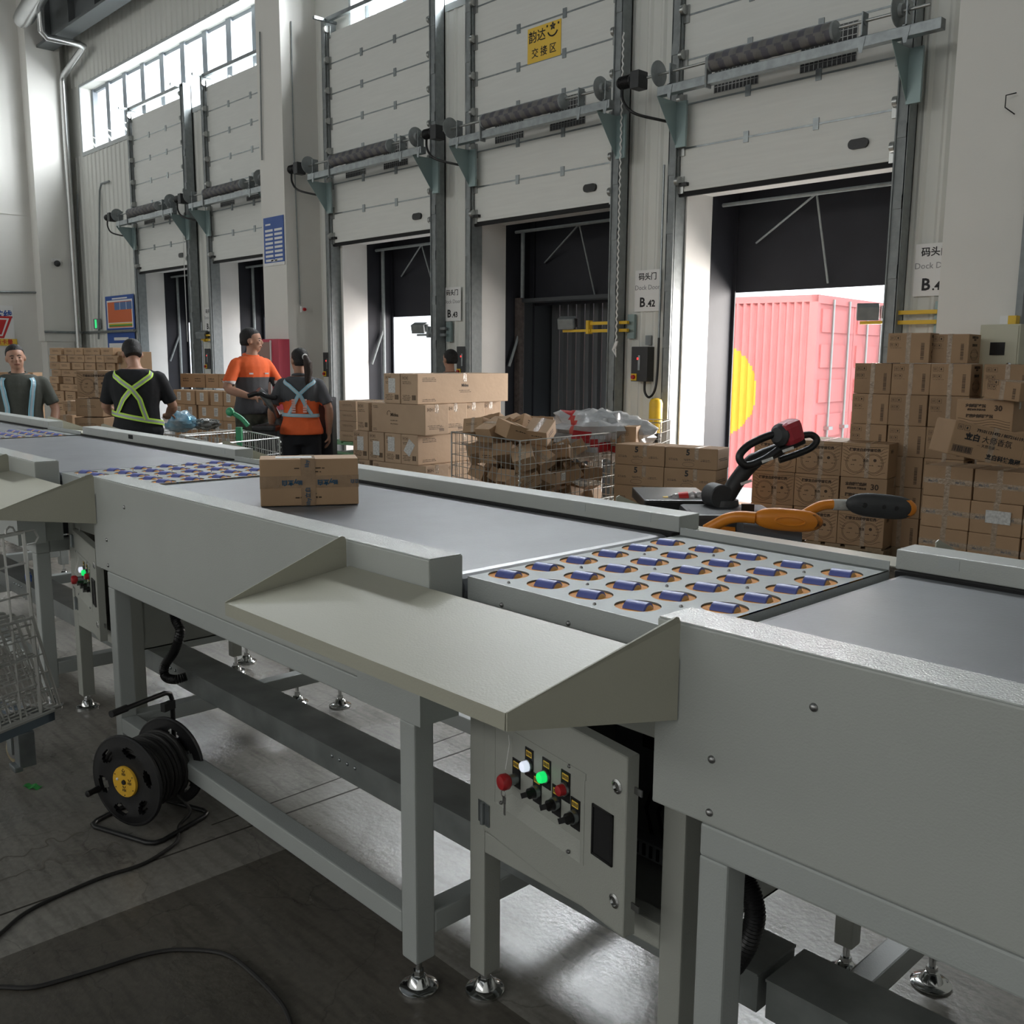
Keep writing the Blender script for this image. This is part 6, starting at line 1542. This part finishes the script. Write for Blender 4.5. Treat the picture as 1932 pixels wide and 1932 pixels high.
for x in (-0.09, 0.0, 0.06):
    m = MB(); m.lathe([(0.012, 0), (0.010, 0.003)], c_+(R_m @ Vector((x, -0.033, 0.0))), (R_m.to_3x3() @ Vector((0, -1, 0))), 14); m.build('screw_cap', BLACK, r)
m = MB(); vbox(m, 1400, 1423, 951, 966, 4.45, 0.02); m.build('key_panel', BLACK, r)
m = MB(); vbox(m, 1250, 1500, 1100, 1250, 4.6, 0.4); m.build('chassis', CHAR, r, bevel=0.01)
for px_ in (1300, 1470):
    w = atD(px_, 1100, 4.7); m = MB(); m.lathe([(0.11, -0.04), (0.115, -0.03), (0.115, 0.03), (0.11, 0.04)], (w.x, w.y, 0.115), RH, 24); m.build('wheel', BLACK, r)
m = MB(); cz = atD(1330, 1060, 4.85); pbox(m, Vector((cz.x, cz.y, 0)), RH, FH, Z3, -0.25, 0.3, -0.05, 0.3, 0.05, 0.75); m.build('mast_body', CHAR, r, bevel=0.02)
# bottle on the battery cover
b0_, b1_ = atD(1251, 947, 4.85), atD(1326, 936, 4.85); b0_.z += 0.01; d_ = (b1_-b0_); Lb = d_.length; r = thing('drink_bottle', 'crushed cola bottle with yellow cap lying on the pallet truck', 'bottle', b0_)
m = MB(); m.tube([b0_+d_*0.12, b0_+d_*0.2, b0_+d_*0.3, b0_+d_*0.45, b0_+d_*0.52, b0_+d_*0.6, b0_+d_*0.66, b0_+d_*0.76, b0_+d_*0.84, b0_+d_*0.93, b0_+d_*1.0], [0.014, 0.02, 0.028, 0.03, 0.029, 0.03, 0.022, 0.03, 0.021, 0.028, 0.018], 16); m.build('body', mat('clear_bottle', (0.60, 0.57, 0.57), 0.08, 0.3, 0.6, 40, 0.6, 60), r)
m = MB(); m.cyl(b0_, b0_+d_*0.12, 0.018, 16); m.build('cap', YELP, r)
m = MB(); m.tube([b0_+d_*0.38, b0_+d_*0.62], [0.0305, 0.0308], 16); m.build('wrap_label', INKRED, r)

# second truck (ridden by the man in orange), backrest and green handle
b_ = atD(607, 790, 9.4)
r = thing('ride_on_truck', 'dark ride-on pallet truck between the man and the woman', 'pallet truck', (b_.x, b_.y, 0))
m = MB(); vbox(m, 588, 629, 750, 862, 9.4, 0.25); m.build('mast', mat('dark_navy_steel', (0.025, 0.028, 0.035), 0.45), r, bevel=0.01)
m = MB(); vbox(m, 490, 600, 800, 870, 9.2, 0.6); m.build('chassis', CHAR, r, bevel=0.02)
m = MB(); vbox(m, 430, 500, 887, 897, 9.2, 0.5); m.build('platform', BLACK, r)
ribbon_tube(((487, 736), (500, 748), (512, 765), (522, 785)), [8.9, 8.95, 9.0, 9.1], 0.035, 10).build('tiller', GALV, r)
ribbon_tube(((522, 785), (532, 815), (535, 840)), 9.15, 0.055, 10).build('tiller_base', CHAR, r)
ribbon_tube(((468, 747), (488, 742), (505, 748), (522, 750)), 8.9, 0.022, 8).build('grip_loop', BLACK, r)
m = MB(); vbox(m, 474, 520, 803, 815, 8.8, 0.2); m.build('seat_pad', BLACK, r, bevel=0.02)
r = thing('green_stand', 'green plastic stand with a rounded head left of the man in orange', 'stand', atD(465, 860, 7.4))
m = MB(); hc = atD(434, 777, 7.4); m.sph(hc, (0.045, 0.03, 0.035), 16); m.build('head', GREENP, r)
ribbon_tube(((438, 779), (455, 789), (468, 803)), 7.4, 0.018, 10).build('neck', GREENP, r)
m = MB(); vbox(m, 459, 472, 802, 1200, 7.4, 0.04); m.build('post', GREENP, r); 

# ------------------------------------------------------------------ people
def remesh(mb, name, mats, voxel, parent, matf=None, smooth_it=3):
    me = bpy.data.meshes.new(name+'_raw'); me.from_pydata([v[:] for v in mb.v], [], mb.f); me.update()
    bm = bmesh.new(); bm.from_mesh(me); bmesh.ops.recalc_face_normals(bm, faces=bm.faces); bm.to_mesh(me); bm.free()
    o = bpy.data.objects.new(name+'_raw', me); COL.objects.link(o)
    md = o.modifiers.new('r', 'REMESH'); md.mode = 'VOXEL'; md.voxel_size = voxel
    ms = o.modifiers.new('s', 'SMOOTH'); ms.factor = 0.5; ms.iterations = smooth_it
    dg = bpy.context.evaluated_depsgraph_get(); out = bpy.data.meshes.new_from_object(o.evaluated_get(dg)); bpy.data.objects.remove(o)
    out.materials.clear(); out.name = name
    for m in (mats if isinstance(mats, (list, tuple)) else [mats]): out.materials.append(m)
    vs = out.vertices
    for p in out.polygons:
        p.use_smooth = True
        p.material_index = matf(p.center) if matf else 0
    return link(out, name, parent)
def loft(mb, pts, rad, side=(1, 0, 0), n=16):
    pts = [Vector(p) for p in pts]; rings = []; sd_ = Vector(side)
    for i, p in enumerate(pts):
        t = (pts[min(i+1, len(pts)-1)]-pts[max(i-1, 0)]).normalized(); a = (sd_-t*sd_.dot(t)); a = a.normalized() if a.length > 1e-4 else t.orthogonal().normalized(); b = t.cross(a)
        ra, rb = rad[i] if isinstance(rad[i], (tuple, list)) else (rad[i], rad[i])
        rings.append([p+a*math.cos(2*PI*j/n)*ra+b*math.sin(2*PI*j/n)*rb for j in range(n)])
    vs = [v for R in rings for v in R]; k = len(pts)
    fs = [(i*n+j, i*n+(j+1) % n, (i+1)*n+(j+1) % n, (i+1)*n+j) for i in range(k-1) for j in range(n)]+[tuple(range(n))[::-1], tuple(range((k-1)*n, k*n))]
    mb.add(vs, fs, 0, True)
TORSO = [(0.80, 0.10, 0.09), (0.86, 0.160, 0.115), (0.94, 0.170, 0.118), (1.04, 0.150, 0.108), (1.14, 0.150, 0.108), (1.26, 0.170, 0.115), (1.35, 0.178, 0.112), (1.39, 0.168, 0.098), (1.425, 0.130, 0.082), (1.45, 0.085, 0.066), (1.47, 0.060, 0.058)]
def torso_r(z, grow, wid):
    T = TORSO
    for i in range(len(T)-1):
        if T[i][0] <= z <= T[i+1][0]:
            f = (z-T[i][0])/(T[i+1][0]-T[i][0]); return ((T[i][1]*(1-f)+T[i+1][1]*f)*wid+grow, T[i][2]*(1-f)+T[i+1][2]*f+grow)
    return (T[-1][1], T[-1][2])
def hand(mb, W, d, palm_n, side, curl=0.5, s=1.0):
    """W wrist, d direction of the hand, palm_n palm normal, side +1/-1 thumb side"""
    d = Vector(d).normalized(); pn = Vector(palm_n); pn = (pn-d*pn.dot(d)).normalized(); t = d.cross(pn)*side
    loft(mb, [W-d*0.02, W+d*0.02, W+d*0.06, W+d*0.095], [(0.026, 0.019), (0.034, 0.016), (0.041, 0.015), (0.038, 0.013)], t, 12)
    for k, (off, ln) in enumerate(((-0.030, 0.062), (-0.010, 0.074), (0.010, 0.080), (0.030, 0.070))):
        p = W+d*0.088+t*off; pts = [p-d*0.02, p]; dd = d.copy(); q = p
        for seg in (0.45, 0.32, 0.23):
            dd = (dd*math.cos(curl)+pn*math.sin(curl)).normalized(); q = q+dd*ln*seg; pts.append(q)
            pn2 = pn
        loft(mb, pts, [0.009, 0.0092, 0.0088, 0.0082, 0.007], t, 8)
    p = W+d*0.025+t*0.028; d2 = (d*0.7+t*0.6+pn*0.35).normalized(); loft(mb, [p-d2*0.01, p+d2*0.03, p+d2*0.05+pn*0.008, p+d2*0.062+pn*0.018], [0.012, 0.0115, 0.010, 0.008], pn, 8)
def person(label, loc, face, height, P, shirt, pants, hair=HAIR, hair_long=False, zoff=0.0, wid=1.0, skin=SKIN):
    s = height/1.72; r = thing('person', label, 'person', (loc[0], loc[1], zoff)); yaw = math.atan2(-face[0], face[1]); r.rotation_euler.z = yaw; r.scale = (s, s, s)
    J = dict(sh=(0.172*wid, 0, 1.372), el=((0.25, 0.02, 1.12), (-0.25, 0.02, 1.12)), wr=((0.24, 0.12, 0.90), (-0.24, 0.12, 0.90)), hd=((0, 0.2, -1), (0, 0.2, -1)), curl=0.45, bend=0.0, hyaw=0.0, hpitch=0.0, hroll=0.0)
    J.update(P)
    mb = MB()
    loft(mb, [(0, 0, z) for z, _, _ in TORSO[:-1]], [(a*wid, b) for _, a, b in TORSO[:-1]])
    nk = Vector((0, 0.012, 1.43)); hb = Vector((0, 0.03, 1.53)); hc = Vector((0, 0.035, 1.615))
    Rh = Euler((-J['hpitch'], J['hroll'], -J['hyaw'])).to_matrix(); piv = Vector((0, 0.0, 1.50))
    def H(v): return piv+Rh @ (Vector(v)-piv)-Z3*0.032
    loft(mb, [nk-Z3*0.03, nk+Z3*0.02, H((0, 0.015, 1.53)), H((0, 0.015, 1.57))], [(0.068, 0.062), (0.055, 0.055), (0.052, 0.055), (0.05, 0.06)])
    def hs(c, rr, n=22):
        q = MB().sph((0, 0, 0), 1, n); o_ = len(mb.v)
        mb.add([H(Vector(c)+Vector((v.x*rr[0], v.y*rr[1], v.z*rr[2]))) for v in q.v], q.f)
    hs((0, 0.010, 1.645), (0.074, 0.092, 0.085)); hs((0, 0.030, 1.590), (0.060, 0.070, 0.078)); hs((0, 0.068, 1.545), (0.030, 0.026, 0.026), 12)
    loft(mb, [H((0, 0.094, 1.635)), H((0, 0.112, 1.60)), H((0, 0.106, 1.592))], [(0.009, 0.012), (0.015, 0.012), (0.010, 0.008)])
    for sx in (1, -1):
        hs((sx*0.074, 0.008, 1.615), (0.012, 0.020, 0.030), 10)
        hs((sx*0.034, 0.085, 1.600), (0.018, 0.014, 0.014), 10)
    loft(mb, [H((-0.020, 0.096, 1.568)), H((0, 0.103, 1.569)), H((0.020, 0.096, 1.568))], [0.006, 0.008, 0.006])
    S = []
    for i, sx in enumerate((1, -1)):
        sh = Vector((sx*J['sh'][0], J['sh'][1], J['sh'][2])); el = Vector(J['el'][i]); wr = Vector(J['wr'][i])
        loft(mb, [Vector((sx*0.10, 0, 1.37)), sh, sh.lerp(el, 0.35), sh.lerp(el, 0.8), el], [0.055, 0.052, 0.046, 0.040, 0.038])
        loft(mb, [el.lerp(sh, 0.08), el.lerp(wr, 0.12), el.lerp(wr, 0.35), el.lerp(wr, 0.8), wr], [0.037, 0.040, 0.041, 0.028, (0.028, 0.022)])
        hand(mb, wr, J['hd'][i], J.get('pn', ((-1, 0, 0), (1, 0, 0)))[i], -sx, J['curl'])
        hip = Vector((sx*0.088, 0, 0.86)); kn = Vector((sx*0.10, 0.02, 0.47)); an = Vector((sx*0.105, -0.01, 0.09))
        loft(mb, [hip, hip.lerp(kn, 0.4), kn, kn.lerp(an, 0.35), kn.lerp(an, 0.8), an], [0.088, 0.078, 0.055, 0.054, 0.038, 0.036])
        loft(mb, [an+Vector((0, -0.05, -0.03)), an+Vector((0, 0, -0.04)), an+Vector((0, 0.10, -0.055)), an+Vector((0, 0.17, -0.065))], [(0.035, 0.035), (0.04, 0.045), (0.045, 0.03), (0.035, 0.02)])
        S.append((sh, el, wr))
    body = remesh(mb, 'body', skin, 0.0085, r, None, 2)
    body.name = 'body'
    # shirt
    hem = P.get('hem', 0.88); m = MB(); zs = [hem, hem+0.04]+[z for z, _, _ in TORSO if z > hem+0.06 and z < 1.44]+[1.445]
    fl = P.get('flare', 0.012)
    loft(m, [(0, 0, z) for z in zs], [(torso_r(z, 0.016+fl*max(0, (1.1-z)/0.2), wid)) for z in zs])
    for (sh, el, wr), sx in zip(S, (1, -1)):
        end = sh.lerp(el, 0.80); loft(m, [sh.lerp(el, -0.10)+Vector((-sx*0.03, 0, -0.01)), sh, sh.lerp(el, 0.2), sh.lerp(el, 0.5), end], [0.045, 0.058, 0.061, 0.058, 0.060]); m.sph(sh+Vector((-sx*0.012, 0, 0.0)), 0.060, 16)
    so = remesh(m, 'shirt', shirt[0], 0.011, r, shirt[1], 3)
    if P.get('collar'):
        m = MB(); m.tube([(0.068*math.cos(t), 0.064*math.sin(t), 1.452+0.012*-math.sin(t)) for t in [2*PI*k/24 for k in range(24)]], 0.014, 8, closed=True); m.build('collar', P['collar'], None).parent = r
    # trousers or skirt
    m = MB(); loft(m, [(0, 0, 0.80), (0, 0, 0.88), (0, 0, 0.98)], [(0.15*wid, 0.115), (0.176*wid, 0.128), (0.168*wid, 0.122)])
    for sx in (1, -1):
        hip = Vector((sx*0.086, 0, 0.87)); kn = Vector((sx*0.10, 0.02, 0.47)); an = Vector((sx*0.105, -0.01, 0.10)); loft(m, [hip, hip.lerp(kn, 0.4), kn, kn.lerp(an, 0.5), an], [0.098, 0.092, 0.076, 0.07, 0.064])
    remesh(m, 'trousers', pants, 0.013, r)
    m = MB()
    for sx in (1, -1): an = Vector((sx*0.105, -0.01, 0.05)); loft(m, [an+Vector((0, -0.065, -0.01)), an+Vector((0, 0, -0.005)), an+Vector((0, 0.10, -0.012)), an+Vector((0, 0.185, -0.022))], [(0.035, 0.04), (0.046, 0.05), (0.052, 0.038), (0.035, 0.025)])
    remesh(m, 'shoes', BLACK, 0.01, r)
    # hair: a cap over the skull cut away from the face
    m = MB()
    for (cc_, rr_) in (((0, -0.004, 1.660), (0.0785, 0.097, 0.086)), ((0, -0.030, 1.618), (0.071, 0.070, 0.080))):
        q = MB().sph((0, 0, 0), 1, 36); vs = []
        for v in q.v:
            x, y, z = v.x*rr_[0]+cc_[0], v.y*rr_[1]+cc_[1], v.z*rr_[2]+cc_[2]
            lim = 0.026 if z < 1.672 else 0.026+(z-1.672)*4.5
            if y > lim: y = lim
            if z < 1.575: z = 1.575
            k = 1.0+0.02*math.sin(v.x*31+v.z*23)*math.cos(v.y*27)
            vs.append(H(Vector((x*k, y*k, z))))
        m.add(vs, q.f, 0, True)
    ho = remesh(m, 'hair', hair, 0.0075, r, None, 1)
    if hair_long:
        m = MB(); loft(m, [H((0, -0.085, 1.665)), H((0, -0.125, 1.655)), H((0.01, -0.15, 1.60)), H((0.015, -0.145, 1.52)), H((0.01, -0.135, 1.43)), H((0, -0.13, 1.39))], [0.022, 0.026, 0.042, 0.040, 0.026, 0.008]); remesh(m, 'ponytail', HAIRB, 0.007, r, None, 1)
        m = MB(); m.tube([H((0.024*math.cos(t), -0.112, 1.658+0.024*math.sin(t))) for t in [2*PI*k/16 for k in range(16)]], 0.006, 6, closed=True); m.build('hair_tie', SIGNW, None).parent = r
    # eyes, brows, mouth
    for sx in (1, -1):
        m = MB(); m.sph(H((sx*0.030, 0.090, 1.622)), (0.010, 0.006, 0.005), 10); m.build('eye', INK, None).parent = r
        m = MB(); m.tube([H((sx*0.014, 0.100, 1.640)), H((sx*0.030, 0.100, 1.645)), H((sx*0.047, 0.090, 1.640))], 0.0035, 6); m.build('eyebrow', hair, None).parent = r
    m = MB(); m.tube([H((-0.022, 0.100, 1.566)), H((0, 0.108, 1.567)), H((0.022, 0.100, 1.566))], 0.0045, 6); m.build('mouth', mat('lip', (0.22, 0.08, 0.06), 0.5), None).parent = r
    return r
def strap(parent, path, width, mts, wid=1.0, lift=0.012, name='reflective_strap'):
    """path: (angle from front, height) on the shirt surface"""
    def S(a, z): rx, ry = torso_r(z, 0.018+lift+0.012*max(0, (1.1-z)/0.2), wid); return Vector((rx*math.sin(a), ry*math.cos(a), z))
    pts = []
    for i in range(len(path)-1):
        (a0, z0), (a1, z1) = path[i], path[i+1]
        for k in range(8): f = k/8; pts.append((a0+(a1-a0)*f, z0+(z1-z0)*f))
    pts.append(path[-1]); C = [S(*p) for p in pts]
    for (w, lf, m_, nm) in ((width, 0.0, mts[0], name), (width*0.42, 0.0018, mts[1], 'reflective_stripe')):
        vs = []
        for i, c_ in enumerate(C):
            t = (C[min(i+1, len(C)-1)]-C[max(i-1, 0)]).normalized(); nrm_ = Vector((c_.x, c_.y*1.6, 0.02)).normalized(); b = t.cross(nrm_).normalized(); c2 = c_+nrm_*lf
            vs += [c2-b*w/2, c2+b*w/2, c2+b*w/2-nrm_*0.004, c2-b*w/2-nrm_*0.004]
        m = MB(); fs = []
        for i in range(len(C)-1):
            for j in range(4): fs.append((i*4+j, i*4+(j+1) % 4, (i+1)*4+(j+1) % 4, (i+1)*4+j))
        fs += [(3, 2, 1, 0), tuple(range(len(C)*4-4, len(C)*4))]
        m.add(vs, fs); o = link(m.mesh(nm, m_), nm, parent); parent_ = o
        if nm == name: main = o
        else: o.parent = main
    return main
SHB = mat('black_tee', (0.012, 0.013, 0.016), 0.85, 0, 0.2, 10, 0.2, 40); SHG = mat('olive_grey_shirt', (0.075, 0.08, 0.068), 0.85, 0, 0.15, 12, 0.25, 30)
SHO = mat('orange_uniform', (0.80, 0.13, 0.03), 0.75, 0, 0.12, 12, 0.2, 30); SHD = mat('charcoal_uniform', (0.075, 0.078, 0.088), 0.8, 0, 0.15, 12, 0.2, 30); SHW = mat('white_uniform_band', (0.65, 0.65, 0.66), 0.7)
NEON = mat('neon_yellow_strap', (0.55, 0.85, 0.10), 0.55); REFL = mat('silver_reflective', (0.36, 0.40, 0.37), 0.35, 0.2); LBLUE = mat('light_blue_strap', (0.25, 0.50, 0.62), 0.6); SILV = mat('pale_reflective', (0.42, 0.50, 0.56), 0.4, 0.1)
PB_ = mat('black_trousers', (0.010, 0.011, 0.015), 0.85); CAMO = mat('camouflage_trousers', (0.10, 0.105, 0.08), 0.85, 0, 0, 16, color2=(0.035, 0.04, 0.032))
# man in black with neon cross straps
a = atD(254, 690, 8.2)
r = person('person seen from behind in black T-shirt with neon yellow cross straps, head bowed', (a.x, a.y), (-0.80, 0.60), 1.78, dict(el=((0.27, 0.10, 1.13), (-0.27, 0.08, 1.12)), wr=((0.17, 0.32, 1.05), (-0.17, 0.30, 1.02)), hd=((-0.3, 1, 0), (0.3, 1, 0)), hpitch=0.55, hyaw=-0.45, hem=0.80, pn=((0, 0, -1), (0, 0, -1))), ([SHB], None), PB_, wid=1.10)
strap(r, [(PI-1.0, 1.425), (PI-0.5, 1.36), (PI+0.0, 1.28), (PI+0.35, 1.20), (PI+0.75, 1.08)], 0.042, (NEON, REFL), 1.10)
strap(r, [(PI+1.0, 1.425), (PI+0.5, 1.37), (PI+0.0, 1.29), (PI-0.30, 1.20), (PI-0.55, 1.04)], 0.042, (NEON, REFL), 1.10, 0.016)
strap(r, [(PI-1.6, 1.0), (PI-0.6, 1.03), (PI+0.4, 1.07), (PI+1.5, 1.10)], 0.042, (NEON, REFL), 1.10, 0.014)
# man at the left edge facing the camera
a = atD(33, 690, 8.6)
r = person('person at the left edge facing the camera, dark grey-green shirt and pale blue straps', (a.x, a.y), (0.93, -0.36), 1.71, dict(el=((0.29, 0.0, 1.13), (-0.29, 0.0, 1.13)), wr=((0.27, 0.18, 0.95), (-0.27, 0.18, 0.95)), hd=((-0.2, 1, -0.4), (0.2, 1, -0.4)), hyaw=-0.12, hroll=0.10, hem=0.82, collar=SHG), ([SHG], None), PB_, wid=1.12)
strap(r, [(-0.65, 1.415), (-0.55, 1.30), (-0.50, 1.15), (-0.42, 0.98), (-0.38, 0.86)], 0.045, (LBLUE, SILV), 1.12)
strap(r, [(0.65, 1.415), (0.55, 1.30), (0.50, 1.15), (0.55, 0.98), (0.60, 0.86)], 0.045, (LBLUE, SILV), 1.12)
# man in orange and grey on the ride-on truck
a = atD(474, 690, 9.3)
def polo(c):
    ax_ = abs(c.x)
    if ax_ > 0.19: return 2 if 1.185 < c.z < 1.215 else (0 if c.z >= 1.215 else 1)
    return 0 if c.z > 1.245 else 1
r = person('person in orange and charcoal polo steering a truck, head turned to the right', (a.x, a.y), (0.97, 0.12), 1.74, dict(el=((0.30, 0.02, 1.14), (-0.27, 0.10, 1.13)), wr=((0.16, 0.27, 1.06), (-0.13, 0.34, 1.07)), hd=((-0.4, 1, 0), (0.3, 1, 0)), curl=1.0, hyaw=-0.75, hem=0.90, pn=((0, 0, -1), (0, 0, -1)), collar=SHO), ([SHO, SHD, SHW], polo), CAMO, zoff=0.15, wid=0.98)
t_ = MB(); mb_text(t_, '极兔', 0.03, (-0.08, 0.137, 1.29), (-1, 0, 0), (0, 1, 0)); 
for sx in (-0.10, 0.075):
    q = MB(); 
    for k in range(4): q.box(sx+k*0.011, sx+k*0.011+0.007, 0.128, 0.1335, 1.275, 1.290)
    link(q.mesh('chest_print', SHW), 'chest_print', r)
# woman with ponytail
a = atD(566, 695, 9.0)
def jer(c):
    if abs(c.x) > 0.20: return 2 if 1.12 < c.z < 1.145 else (0 if c.z <= 1.12 else 1)
    return 0 if c.z < 1.245-0.25*abs(c.x) else 1
r = person('person with ponytail seen from behind, charcoal and orange shirt with light blue cross straps', (a.x, a.y), (-0.80, 0.60), 1.70, dict(el=((0.265, -0.01, 1.14), (-0.275, 0.0, 1.14)), wr=((0.25, 0.06, 0.90), (-0.29, 0.14, 0.92)), hd=((0, 0.3, -1), (-0.1, 0.5, -0.8)), hyaw=-0.55, hem=0.90, flare=0.03, collar=SHD), ([SHO, SHD, SHW], jer), PB_, HAIR, True, wid=0.98)
strap(r, [(PI-0.95, 1.41), (PI-0.45, 1.36), (PI+0.05, 1.27), (PI+0.3, 1.18), (PI+0.65, 1.09)], 0.034, (LBLUE, SILV), 0.98)
strap(r, [(PI+0.95, 1.41), (PI+0.45, 1.36), (PI-0.05, 1.27), (PI-0.30, 1.18), (PI-0.65, 1.09)], 0.034, (LBLUE, SILV), 0.98, 0.016)
strap(r, [(PI-1.3, 1.08), (PI-0.5, 1.08), (PI+0.4, 1.085), (PI+1.3, 1.09)], 0.032, (LBLUE, SILV), 0.98, 0.014)
q = MB()
for (x, z, w_, s_) in ((-0.06, 1.19, 0.016, '极兔速递'), (0.06, 1.20, 0.016, '使命必达')):
    mb_text(q, '\n'.join(s_), 0.034, (x, -0.142, 1.16), (-1, 0, 0), (0, -1, 0), 0)
q.v = []; q.f = []; q.mi = []; q.sm = []
for sx in (-0.055, 0.05):
    for k in range(6): q.box(sx-0.018, sx+0.018, -0.1405, -0.134, 1.11+k*0.022, 1.11+k*0.022+0.016)
link(q.mesh('back_print', mat('pale_pink_print', (0.75, 0.42, 0.36), 0.6)), 'back_print', r)
# head behind the long cartons
a = atD(850, 690, 11.3)
person('person mostly hidden behind the long cartons, only the dark haired head showing', (a.x, a.y), (-0.85, 0.25), 1.72, dict(hyaw=-0.2), ([SHD], None), PB_)
